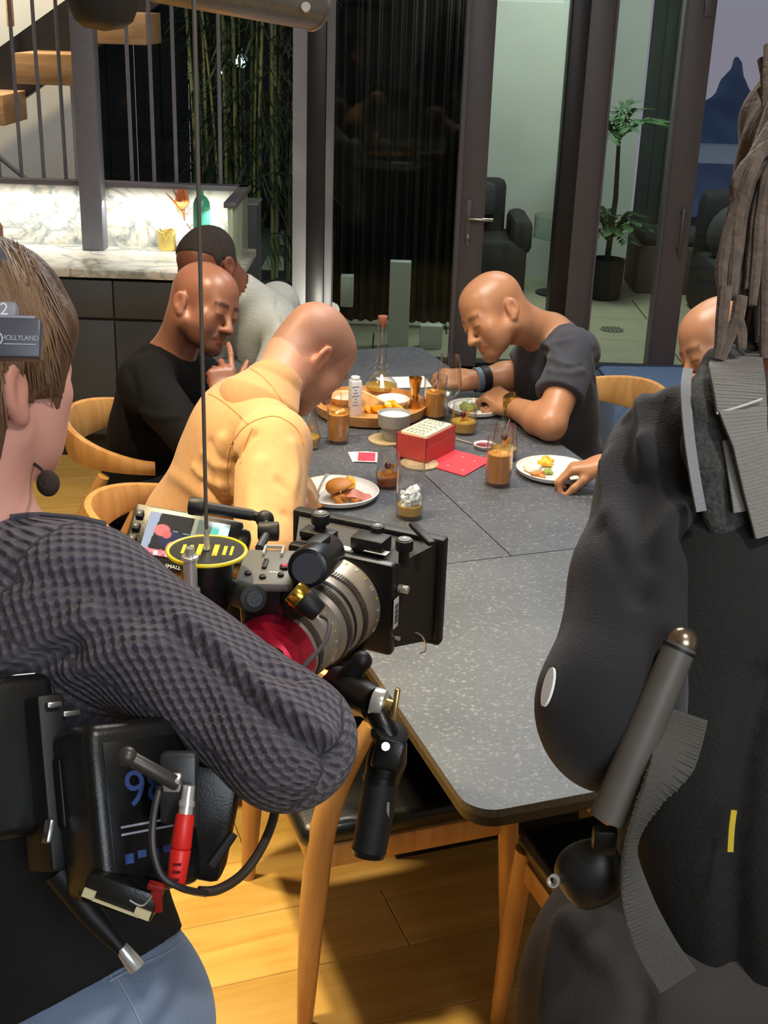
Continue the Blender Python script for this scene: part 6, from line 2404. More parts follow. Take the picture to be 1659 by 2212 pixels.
# barcode sticker on the side of the back plate
sb = MB().box((0.0845, 0.196, -0.004), (0.001, 0.016, 0.046), bev=0.0003).build('sticker', M_PRINT, cm)
mb = MB()
for i in range(11):
    mb.box((0.0852, 0.196, -0.018+i*0.0027), (0.0006, 0.011, 0.0009 if i % 3 else 0.0016))
mb.build('barcode', M_MATT, sb)
MB().cyl((0.083, 0.205, 0.03), (0.098, 0.205, 0.03), 0.006, bev=0.001).build('side_screw', M_STEELB, cm)
MB().cyl((0.083, 0.20, -0.045), (0.09, 0.20, -0.045), 0.003).build('side_screw', M_STEELB, cm)
MB().box((0.06, 0.23, -hh*0.93), (0.03, 0.01, 0.004), bev=0.001).build('rating_plate', mat('plate grey', 'a9a9a4', 0.4, 0.8), cm)
MB().tube([(0.09, 0.24, -0.05), (0.105, 0.25, -0.062), (0.108, 0.255, -0.085), (0.10, 0.25, -0.09)], 0.0012, 6, smooth=4).build('loose_wire', M_STEELB, cm)
# body and control panel
MB().box((-0.005, -0.135, -0.005), (0.11, 0.17, 0.11), bev=0.012).build('body', M_PLAS, cm)
Rp = fr3((0.0, -0.12, 1), (1, 0, 0))
pn = cl(at(580, 1232, 1.60))
pnl = MB().box(pn, (0.075, 0.088, 0.014), Rp@np.array(((cos(0.35), -sin(0.35), 0), (sin(0.35), cos(0.35), 0), (0, 0, 1))), bev=0.006).build('control_panel', mat('charcoal panel', '6f6d6a', 0.45), cm)
Rq = Rp@np.array(((cos(0.35), -sin(0.35), 0), (sin(0.35), cos(0.35), 0), (0, 0, 1)))
MB().box(pn-Rq[:, 2]*0.04, (0.07, 0.075, 0.07), Rq, bev=0.01).build('handle_base', M_PLAS, cm)
sh = MB()
for (x, y, sx, sy) in ((-0.010, 0.034, 0.003, 0.020), (0.014, 0.034, 0.003, 0.020), (0.002, 0.044, 0.026, 0.003)):
    sh.box(pn+Rq@np.array((x, y, 0.010)), (sx, sy, 0.004), Rq)
sh.build('accessory_shoe', M_STEELB, pnl)
for (x, y, r, m_) in ((-0.022, -0.022, 0.0045, M_MATT), (-0.002, -0.030, 0.0045, M_MATT), (0.020, -0.024, 0.004, M_MATT), (0.022, -0.004, 0.0065, M_MATT)):
    MB().cyl(pn+Rq@np.array((x, y, 0.006)), pn+Rq@np.array((x, y, 0.0105)), r, bev=0.001).build('button', m_, pnl)
MB().cyl(pn+Rq@np.array((0.022, -0.004, 0.010)), pn+Rq@np.array((0.022, -0.004, 0.0118)), 0.0032).build('record_button', mat('record red', 'e03a4a', 0.4, emit=('ff4050', 0.6)), pnl)
MB().box(pn+Rq@np.array((-0.004, 0.002, 0.0085)), (0.006, 0.022, 0.004), Rq, bev=0.001).build('slider', M_MATT, pnl)
for i in range(3):
    MB().box(pn+Rq@np.array((0.006+i*0.004, -0.016-0.001*(i == 2), 0.0073)), (0.0032, 0.0026, 0.0005), Rq).build('print_mark', M_PRINT, pnl)
# motor tube and rod ends
mt_a, mt_b = cl(at(664, 1228, 1.54)), cl(at(705, 1192, 1.68))
mo = MB().cyl(mt_a, mt_b, 0.026, n=32, bev=0.005).build('focus_motor', M_PLAS, cm)
MB().cyl(mt_a-(mt_b-mt_a)*0.02, mt_a+(mt_b-mt_a)*0.02, 0.019, n=28).build('motor_cap', mat('slate cap', '3b3f48', 0.4), mo)
MB().box((mt_a+mt_b)/2+(0, 0, 0.024), (0.02, 0.04, 0.012), bev=0.003).build('motor_clamp', M_MATT, mo)
ra, rb_ = cl(at(548, 1293, 1.50)), cl(at(500, 1278, 1.60))
ro_ = MB().cyl(ra, rb_, 0.017, n=24, bev=0.002).build('handle_grip', M_RUB, cm)
MB().cyl(ra-(rb_-ra)*0.03, ra+(rb_-ra)*0.01, 0.010, n=20).build('rod_end', M_PLAS, ro_)
MB().tube([cl(at(600, 1260, 1.62)), cl(at(630, 1285, 1.58)), cl(at(640, 1320, 1.56))], 0.016, 12).build('arm_bracket', M_MATT, cm)
ga, gb_ = cl(at(632, 1276, 1.52)), cl(at(690, 1325, 1.52))
fm = MB().cyl(ga+(gb_-ga)*0.35, gb_, 0.017, 0.013, n=24, bev=0.003).build('zoom_motor', M_MATT, cm)
MB().cyl(ga, ga+(gb_-ga)*0.38, 0.0155, n=24, bev=0.002).build('brass_section', mat('shiny brass', 'd9b44a', 0.18, 0.95), fm)
MB().tube([cl(at(693, 1330, 1.50)), cl(at(712, 1345, 1.48)), cl(at(700, 1390, 1.46)), cl(at(660, 1435, 1.45)), cl(at(640, 1462, 1.46))], 0.0028, 8, smooth=5).build('motor_cable', mat('grey cable', '55524f', 0.5), cm)
MB().tube([cl(at(530, 1410, 1.5)), cl(at(570, 1415, 1.48)), cl(at(600, 1425, 1.5))], 0.0035, 8, smooth=4).build('grey_lead', mat('grey cable'), cm)
MB().tube([cl(at(500, 1350, 1.5)), cl(at(506, 1370, 1.48)), cl(at(508, 1395, 1.5))], 0.004, 8, smooth=4).build('red_lead', mat('red lead', 'c4302c', 0.4), cm)
MB().box((0, -0.02, -0.09), (0.10, 0.24, 0.02), bev=0.004).cyl((-0.03, -0.1, -0.075), (-0.03, 0.26, -0.075), 0.0075).cyl((0.03, -0.1, -0.075), (0.03, 0.26, -0.075), 0.0075).build('base_plate', M_MATT, cm)

# disc-topped sling mount with yellow stripes
dc = at(447, 1190, 1.56)
dn = cdir(0.04, 0.9, -0.34)
Fd = fr3(dn, cdir(1, 0, 0))
dk = thing('sling_mount', 'round sling mount with yellow-rimmed disc and yellow stripes, cord rising from its centre', 'mount', dc)
MB().cyl(-dn*0.003, dn*0.001, 0.047, n=48).build('disc', mat('black disc', '2a2a22', 0.4), dk)
tr_ = [Fd@np.array((0.0485*cos(a), 0.0485*sin(a), 0)) for a in np.linspace(0, 2*pi, 49)]
MB().tube(tr_, 0.0026, 8, cap=False).build('rim', mat('yellow rim', 'f2d81c', 0.35), dk)
for x, w, l in ((-0.029, 0.0042, 0.026), (-0.020, 0.0045, 0.024), (-0.009, 0.0065, 0.032), (0.011, 0.0065, 0.032), (0.0225, 0.0045, 0.026), (0.031, 0.0035, 0.026)):
    MB().box(Fd@np.array((x, 0, 0.0013)), (w, l*1.1, 0.0008), Fd).build('yellow_stripe', mat('yellow tape', 'e8cf20', 0.5), dk)
MB().cyl(-dn*0.075, -dn*0.003, 0.030, 0.034, n=28, bev=0.003).build('drum', M_PLAS, dk)
MB().cyl(Fd@np.array((0.006, 0.0, 0))-dn*0.1, -dn*0.07, 0.02, n=20).build('stem', M_MATT, dk)
pp0 = at(413, 1290, 1.53)-dc
MB().cyl(pp0, pp0+(0, 0, 0.012), 0.0115, n=24, bev=0.002).cyl(pp0+(0, 0, 0.012), pp0+(0, 0, 0.052), 0.0085, n=20).cyl(pp0+(0, 0, 0.05), pp0+(0, 0, 0.056), 0.0105, n=20, bev=0.002).cyl(pp0+(0, 0, 0.056), pp0+(0, 0, 0.066), 0.0055, n=16).build('spigot', M_STEELB, dk)
MB().tube([pp0+(-0.02, 0, 0.03), pp0+(-0.018, -0.005, 0.01), pp0+(-0.01, -0.005, 0.0)], 0.003, 8, smooth=4).build('red_lead', mat('red lead'), dk)
ctop = np.array((dc[0], dc[1], 1.86))
cord = thing('sling_cord', 'taut thin grey cord from the overhead arm down to the yellow-striped disc', 'cord', dc)  # suspension cord that hangs the camera from the sling arm
MB().tube([dn*0.001, ctop-dc], 0.0024, 8).build('line', mat('grey braided cord', '5a544c', 0.6), cord)
MB().cyl((0, 0, 0.002), (0, 0, 0.03), 0.004, 0.003).build('ferrule', M_STEELB, cord)

# overhead sling arm
p1 = at(686, 8, 1.50)
p0 = at(330, -58, 1.34)
ar = thing('overhead_boom', 'grey metal sling arm with capped end and dark saucer crossing the top of the picture', 'arm', p0)
d = p1-p0
MB().cyl((0, 0, 0), d, 0.029, 0.031, n=36, bev=0.006).build('tube', mat('satin grey tube', '7c7872', 0.35, 0.7, vary=(60, 0.08), stretch=(3, 3, 3)), ar)
MB().cyl(d*0.955, d*0.985, 0.0325, n=36, bev=0.003).build('end_collar', mat('collar grey', '8f8b86', 0.3, 0.8), ar)
F = fr3(d)
qs = at(661, 17, 1.452)-p0
MB().cyl(qs, qs+cdir(0, 0, -1)*0.004, 0.0055, n=16).build('screw', M_STEELB, ar)
pb_ = at(222, -8, 1.30)-p0
MB().tube([(0, 0, 0), d*-0.1, pb_+(0, 0, 0.03)], 0.024, 16).build('knuckle', M_MATT, ar)
MB().lathe([(0, -0.034), (0.020, -0.031), (0.030, -0.024), (0.036, -0.010), (0.040, 0.0), (0.036, 0.012), (0.018, 0.016), (0.016, 0.05), (0, 0.05)], pb_, (0, 0, 1), 36).build('saucer', mat('dark saucer', '35332f', 0.45, 0.4), ar)
MB().cyl(ctop-p0-(0, 0, 0.0), ctop-p0+(0, 0, 0.05), 0.012, n=20).build('pulley_post', M_MATT, ar)
bk = at(-330, 150, 1.25)-p0
MB().tube([pb_+(0, 0, 0.03), pb_+(-0.15, -0.03, 0.03), bk, bk+(0.0, 0.02, -0.55)], 0.022, 14, smooth=5).build('rear_pole', M_MATT, ar)

# monitor
mc = at(392, 1168, 1.70)
Xm = cdir(0.985, -0.17, -0.03)
Zm = cdir(0.30, 0.80, 0.50)
Zm = Zm-Xm*(Zm@Xm)
Zm /= np.linalg.norm(Zm)
Rm = np.stack([Xm, Zm, np.cross(Xm, Zm)], 1)
Mm = Matrix(((*Rm[0], mc[0]), (*Rm[1], mc[1]), (*Rm[2], mc[2]), (0, 0, 0, 1)))
mn = thing('field_monitor', 'small black field monitor with lit screen showing two seated men', 'monitor', M=Mm)
MB().box((0.0, 0, -0.012), (0.152, 0.096, 0.022), bev=0.005).build('housing', M_PLAS, mn)
MB().box((0.074, 0.01, -0.018), (0.03, 0.06, 0.03), bev=0.008).build('side_block', M_PLAS, mn)
for i in range(3):
    MB().box((-0.066, 0.030-i*0.020, 0.0015), (0.011, 0.012, 0.004), bev=0.002).build('key', M_RUB, mn)
    MB().box((-0.066, 0.030-i*0.020, 0.0038), (0.003, 0.003, 0.0004)).build('key_mark', mat('grey print', '8b8c9a', 0.6), mn)
text('maker_print', 'SMALLHD', 0.0075, M_PRINT, mn, (0.004, -0.0415, -0.0006), np.eye(3))
nx, ny = 96, 56
xs, ys = np.meshgrid(np.linspace(0, 1, nx), np.linspace(0, 1, ny))
C = np.zeros((ny, nx, 3))


def paint(m, c, a=1.0):
    m = np.clip(m, 0, 1)[..., None]*a
    C[:] = C*(1-m)+m*np.array(lin(c))


def ellm(cx, cy, rx, ry, soft=0.15):
    return np.clip((1-np.hypot((xs-cx)/rx, (ys-cy)/ry))/soft, 0, 1)


paint(np.ones_like(xs), '27282c')
paint((xs < 0.14-0.06*(1-ys)).astype(float), 'aab4c8')
paint(((xs > 0.55) & (xs < 0.62)).astype(float), 'a9ab92')
paint(((xs > 0.60) & (ys > 0.3)).astype(float), '77806d')
paint(((np.abs(xs-0.36) < 0.03) & (np.abs(ys-0.62) < 0.015)).astype(float), '9fb4d0')
paint(((np.abs(xs-0.50) < 0.045) & (np.abs(ys-0.60) < 0.015)).astype(float), '9fb4d0')
paint(((xs > 0.78) & (ys > 0.42) & (ys < 0.93)).astype(float), '6fd0c0')
paint(((xs > 0.88) & (ys > 0.42) & (ys < 0.90)).astype(float), 'dff6ec')
paint(ellm(0.345, 0.40, 0.17, 0.22), '2b2f52')
paint(ellm(0.20, 0.60, 0.105, 0.15), 'f0807a')
paint(ellm(0.27, 0.52, 0.06, 0.10), 'e2716b')
paint(ellm(0.36, 0.22, 0.06, 0.16), 'f09088')
paint(ellm(0.68, 0.52, 0.12, 0.15), 'f47f78')
paint(((ys < 0.14)).astype(float), 'e79aa0')
for i in range(12):
    paint(ellm(0.05+0.05*i, 0.06+0.05*sin(i*2.1), 0.03, 0.05), ('ffffff', 'ff7f8a', 'c96a62')[i % 3])
paint(ellm(0.86, 0.97, 0.16, 0.14, 0.8), 'ffffff')
V = np.stack([(xs.ravel()-0.5)*0.112+0.004, (ys.ravel()-0.5)*0.066+0.004, np.full(nx*ny, 0.0006)], 1)
I = np.arange(nx*ny).reshape(ny, nx)
Q = np.stack([I[:-1, :-1].ravel(), I[:-1, 1:].ravel(), I[1:, 1:].ravel(), I[1:, :-1].ravel()], 1)
ms = bpy.data.materials.new('lit screen')
ms.use_nodes = True
t = ms.node_tree
a_ = _n(t, 'ShaderNodeAttribute', attribute_name='tone')
b_ = t.nodes['Principled BSDF']
b_.inputs['Base Color'].default_value = (0.01, 0.01, 0.01, 1)
b_.inputs['Roughness'].default_value = 0.15
t.links.new(a_.outputs['Color'], b_.inputs['Emission Color'])
b_.inputs['Emission Strength'].default_value = 1.15
arr_mesh('screen', V, Q, ms, mn, col=C.reshape(-1, 3))
# articulated arm from monitor to camera
aa = thing('monitor_arm', 'black articulated arm with round joints holding the field monitor', 'arm', at(425, 1096, 1.70))
o_ = at(425, 1096, 1.70)
q = [at(408, 1092, 1.70)-o_, at(442, 1096, 1.70)-o_, at(545, 1113, 1.72)-o_, at(572, 1122, 1.72)-o_, at(580, 1148, 1.70)-o_, at(560, 1185, 1.66)-o_]
MB().cyl(q[0], q[1], 0.0125, n=24, bev=0.002).build('joint', M_MATT, aa)
MB().tube([q[1], q[2]], [0.008, 0.008], 12).build('bar', M_MATT, aa)
MB().ell(q[3], (0.013, 0.013, 0.013)).build('joint', M_MATT, aa)
MB().cyl(q[4]-cdir(1, 0, 0)*0.014, q[4]+cdir(1, 0, 0)*0.014, 0.0135, n=24, bev=0.002).build('joint', M_MATT, aa)
MB().tube([q[2], q[3], q[4]], 0.007, 10).build('link', M_MATT, aa)
MB().tube([q[4], q[5]], 0.006, 10).build('lever', mat('slate lever', '4a4c52', 0.4, 0.5), aa)

# lower hand grip hanging on its clamp
g0 = at(830, 1560, 1.40)
gp = thing('hand_grip', 'black hand grip hanging from a rosette clamp below the lens hood', 'grip', g0)


def gl_(x, y, d=1.40):
    return at(x, y, d)-g0


MB().tube([gl_(735, 1480, 1.50), gl_(755, 1462, 1.46), gl_(780, 1430, 1.45)], [0.012, 0.014, 0.011], 14).ell(gl_(782, 1428, 1.45), (0.012, 0.012, 0.012)).build('rod_clamp', M_MATT, gp)
MB().tube([gl_(730, 1470, 1.50), gl_(770, 1500, 1.44), gl_(808, 1520, 1.42)], [0.018, 0.021, 0.02], 16).build('arm_knuckle', M_PLAS, gp)
ax_ = cdir(0.93, -0.25, -0.2)
c_ = gl_(815, 1517, 1.41)
MB().cyl(c_-ax_*0.006, c_+ax_*0.009, 0.017, n=28, bev=0.002).build('silver_clamp', M_STEELB, gp)
MB().cyl(c_+ax_*0.009, c_+ax_*0.018, 0.008, n=16).box(c_+ax_*0.021, (0.006, 0.010, 0.044), np.stack([ax_, cdir(0.2, 0.1, 1), cdir(0.15, 0.95, 0)], 1), bev=0.002).build('wing_screw', mat('worn brass', 'b39a5e', 0.3, 0.9), gp)
MB().tube([c_+cdir(0, -1, 0)*0.012, gl_(826, 1565), gl_(842, 1590)], [0.014, 0.013, 0.012], 14).build('neck', M_PLAS, gp)
n2 = cdir(0.35, 0.75, -0.5)
MB().cyl(gl_(842, 1585)-n2*0.008, gl_(842, 1585)+n2*0.006, 0.021, n=32, bev=0.003).build('rosette', M_MATT, gp)
MB().tube([gl_(846, 1598), gl_(836, 1640), gl_(825, 1680)], [0.018, 0.0225, 0.020], 20).box(gl_(836, 1630, 1.378), (0.030, 0.034, 0.012), np.stack([cdir(0.96, -0.2, -0.2), cdir(0.25, 0.95, 0), cdir(0.2, 0.1, -1)], 1), bev=0.004).build('grip_head', M_PLAS, gp)
bt = gl_(832, 1612, 1.371)
MB().cyl(bt, bt+cdir(0.2, 0.1, -1)*0.003, 0.0048, n=20).cyl(bt, bt+cdir(0.2, 0.1, -1)*0.0036, 0.0032, n=16).build('button', M_STEELB, gp)
MB().tube([gl_(824, 1680), gl_(815, 1740), gl_(806, 1790), gl_(797, 1838)], [0.0195, 0.020, 0.0198, 0.0195], 24).build('handle', M_RUB, gp)
MB().tube([gl_(824.5, 1677), gl_(823, 1688)], 0.0207, 24).build('ring', M_PLAS, gp)
MB().tube([gl_(797, 1836), gl_(795, 1849)], [0.0202, 0.018], 24).build('end_cap', M_PLAS, gp)
MB().box(gl_(838, 1750, 1.385), (0.003, 0.004, 0.018)).build('chip_mark', M_STEELB, gp)


# ------------------------------------------------------------------ battery packs at the operator's hip
def pack(name, label, px, py, d, yaw, size, tilt=0.0, logo=False):
    c = at(px, py, d)
    X = cdir(cos(yaw), tilt, -sin(yaw)*0.93)
    Z = cdir(-tilt*0.7, 0.96, 0.26)
    Z = Z-X*(Z@X)
    Z /= np.linalg.norm(Z)
    R = np.stack([X, np.cross(Z, X), Z], 1)
    M = Matrix(((*R[0], c[0]), (*R[1], c[1]), (*R[2], c[2]), (0, 0, 0, 1)))
    t = thing(name, label, 'battery', M=M)
    return t, size


# big battery: its outer long face (x axis) turns right, its narrow face shows on the left
t, sz = pack('battery_pack', 'large black camera battery with a blue 98 label at the operator\'s hip', 275, 1742, 1.075, rad(-43), None)
mb = MB().box((0, 0, 0), (0.098, 0.068, 0.145), bev=0.011, seg=4)
mb.build('case', M_PLAS, t)
MB().box((0.050, 0.0, 0.0), (0.006, 0.05, 0.118), bev=0.003).build('mount_plate', M_MATT, t)
Rb = np.array(((1, 0, 0), (0, 0, -1), (0, 1, 0.0)))
MB().box((0.004, -0.0345, 0.0), (0.080, 0.0012, 0.112), bev=0.0004).build('label', mat('black label', '08090c', 0.25), t)
M_BLUE = mat('blue print', '27427f', 0.6)
text('capacity_print', '98', 0.042, M_BLUE, t, (0.0, -0.0355, 0.014), Rb)
for i in range(2):
    MB().box((-0.002, -0.0354, -0.014-i*0.006), (0.05, 0.0006, 0.0018)).build('print_line', mat('pale print'), t)
for i in range(4):
    MB().box((-0.022+i*0.012, -0.0354, -0.040+0.002*(i % 2)), (0.008, 0.0006, 0.008-0.002*(i % 2))).build('print_mark', M_BLUE, t)
MB().box((-0.0455, -0.012, -0.066), (0.008, 0.04, 0.01), bev=0.002).build('foot', M_PLAS, t)
BT = t
# plate and second battery further left
t2, _ = pack('battery_plate', 'black battery bracket plate between the two packs at far left', 100, 1690, 1.09, rad(-43), None)
MB().box((0, 0, 0), (0.026, 0.05, 0.15), bev=0.004).box((0.01, -0.03, -0.01), (0.03, 0.014, 0.06), bev=0.003).build('plate', M_MATT, t2)
MB().box((0.0, -0.027, 0.065), (0.014, 0.008, 0.006), bev=0.002).box((0.016, -0.026, 0.056), (0.016, 0.006, 0.005), bev=0.001).build('latch', mat('steel latch', '9a9a98', 0.3, 0.9), t2)
MB().box((-0.014, -0.026, -0.04), (0.006, 0.012, 0.02), fr3((0.3, 0, 1)), bev=0.002).build('catch', mat('steel latch'), t2)
MB().tube([(0.0, -0.01, -0.075), (0.02, -0.02, -0.115), (0.042, -0.03, -0.15)], [0.014, 0.011, 0.006], 12).build('strut', M_MATT, t2)
MB().cyl((0.040, -0.03, -0.146), (0.052, -0.033, -0.166), 0.006, 0.008, n=16, bev=0.001).build('bolt', M_STEELB, t2)
t3, _ = pack('battery_pack', 'grey-black camera battery cut off by the left picture edge', -15, 1640, 1.10, rad(-43), None)
MB().box((0, 0, 0), (0.098, 0.068, 0.14), bev=0.011, seg=4).build('case', M_PLAS, t3)
MB().box((0.03, -0.008, 0.0705), (0.018, 0.014, 0.0012)).build('status_window', mat('lit status window', 'e8f2e8', 0.3, emit=('eef6ea', 1.6)), t3)
MB().box((0.05, 0.0, 0.0), (0.006, 0.05, 0.118), bev=0.003).build('mount_plate', M_MATT, t3)
# strut bar, receiver, cables and plugs
ob = at(330, 1640, 1.0)
rc = thing('cable_clamp', 'grey lever bar and bracket clamped over the big battery', 'clamp', ob)


def k_(x, y, d):
    return at(x, y, d)-ob


MB().cyl(k_(275, 1634, 0.985), k_(385, 1695, 1.0), 0.0062, n=18, bev=0.002).ell(k_(275, 1634, 0.985), (0.008, 0.008, 0.008)).build('lever', mat('worn grey bar', '4d4a45', 0.4, 0.5), rc)
MB().box(k_(372, 1690, 1.0), (0.014, 0.012, 0.012), np.eye(3), bev=0.002).build('screw_block', M_STEELB, rc)
MB().box(k_(388, 1700, 1.03), (0.03, 0.02, 0.058), np.stack([cdir(1, 0, 0), cdir(0, 0, 1), cdir(0, 1, 0)], 1), bev=0.004).box(k_(402, 1720, 1.05), (0.02, 0.02, 0.05), np.stack([cdir(1, 0, 0), cdir(0, 0, 1), cdir(0, 1, 0)], 1), bev=0.003).build('bracket', mat('mid grey bracket', '3c3d3d', 0.4, 0.4), rc)
MB().box(k_(420, 1760, 1.1), (0.07, 0.05, 0.10), np.stack([cdir(1, -0.2, 0), cdir(0, 0, 1), cdir(0.2, 1, 0)], 1), bev=0.008).build('housing', M_PLAS, rc)
MB().tube([k_(455, 1870, 1.03), k_(505, 1800, 1.04)], [0.005, 0.004], 10).build('hinge_arm', M_MATT, rc)
pl_ = at(388, 1850, 1.0)
rp = thing('red_plug', 'bright red power plug with silver tip hanging at the operator\'s hip', 'plug', pl_)
dd = cdir(0.12, 1, 0.1)
MB().cyl(dd*0.006, dd*0.034, 0.0085, 0.0075, n=18, bev=0.002).cyl(-dd*0.022, dd*0.006, 0.0075, 0.0085, n=18, bev=0.001).build('body', mat('signal red', 'e0261f', 0.4, vary=(50, 0.05)), rp)
for i in range(3):
    MB().box(-dd*(0.004+i*0.006)+cdir(0, 0, -1)*0.0078, (0.006, 0.002, 0.0018)).build('vent', mat('dark red', '6a1512', 0.5), rp)
MB().cyl(dd*0.034, dd*0.056, 0.0058, 0.005, n=18).cyl(dd*0.040, dd*0.044, 0.0066, n=18).build('tip', M_STEELB, rp)
rcx = at(338, 1928, 1.0)
rk = thing('red_clip', 'small red plastic clip dangling under the red plug', 'clip', rcx)
MB().box((0, 0, 0.006), (0.014, 0.006, 0.008), fr3((0, -1, 0.2), cdir(1, -0.3, 0)), bev=0.002).box((0.0, 0, -0.008), (0.009, 0.005, 0.022), bev=0.002).build('clip', mat('dull red', 'a32018', 0.5), rk)
MB().tube([(0, 0, 0.004), tuple(at(310, 1956, 1.0)-rcx), tuple(at(280, 1945, 1.0)-rcx)], 0.0008, 6, smooth=4).build('wire', M_STEELB, rk)
cb1 = thing('power_cable', 'thin black cable looping from the battery clamp to the red plug', 'cable', at(332, 1700, 1.0))
o_ = at(332, 1700, 1.0)
MB().tube([at(x, y, d)-o_ for x, y, d in ((345, 1700, 1.0), (332, 1760, 0.99), (330, 1830, 0.985), (348, 1890, 0.985), (385, 1915, 0.99), (415, 1925, 1.0), (445, 1930, 1.02))], 0.003, 8, smooth=6).build('lead', mat('cable black', '2d2a2a', 0.4), cb1)
cb2 = thing('long_cable', 'thick brown-black cable sagging in front of the lit floor beside her hip', 'cable', at(445, 1928, 1.02))
o_ = at(445, 1928, 1.02)
MB().tube([at(x, y, d)-o_ for x, y, d in ((430, 1925, 1.02), (470, 1922, 1.03), (520, 1892, 1.05), (560, 1840, 1.07), (590, 1770, 1.1), (603, 1690, 1.15))], 0.0042, 10, smooth=6).build('lead', mat('cable brown', '3b3028', 0.45), cb2)
pr = thing('card_reader', 'dark box with two pale contact tabs under the big battery', 'box', at(268, 1925, 1.02))
MB().box((0, 0, 0), (0.06, 0.04, 0.025), np.stack([cdir(0.93, -0.3, 0), cdir(0, 0, 1), cdir(0.3, 0.93, 0)], 1), bev=0.004).build('case', M_PLAS, pr)
Rr = np.stack([cdir(0.93, -0.35, 0), cdir(0, 0, 1), cdir(0.35, 0.93, 0)], 1)
MB().box(Rr@np.array((-0.0235, -0.022, -0.004)), (0.010, 0.003, 0.007), Rr).box(Rr@np.array((0.022, -0.022, -0.004)), (0.013, 0.003, 0.007), Rr).box(Rr@np.array((0.0, -0.022, -0.007)), (0.04, 0.003, 0.0018), Rr).build('contact_tabs', mat('cream tab', 'cfc39a', 0.5), pr)


# ------------------------------------------------------------------ dreadlocked person with harness, right foreground
M_HOOD = mat('black hoodie cloth', '1d1c1f', 0.88, vary=(30, 0.1), bump=(420, 0.3), sheen=0.18)


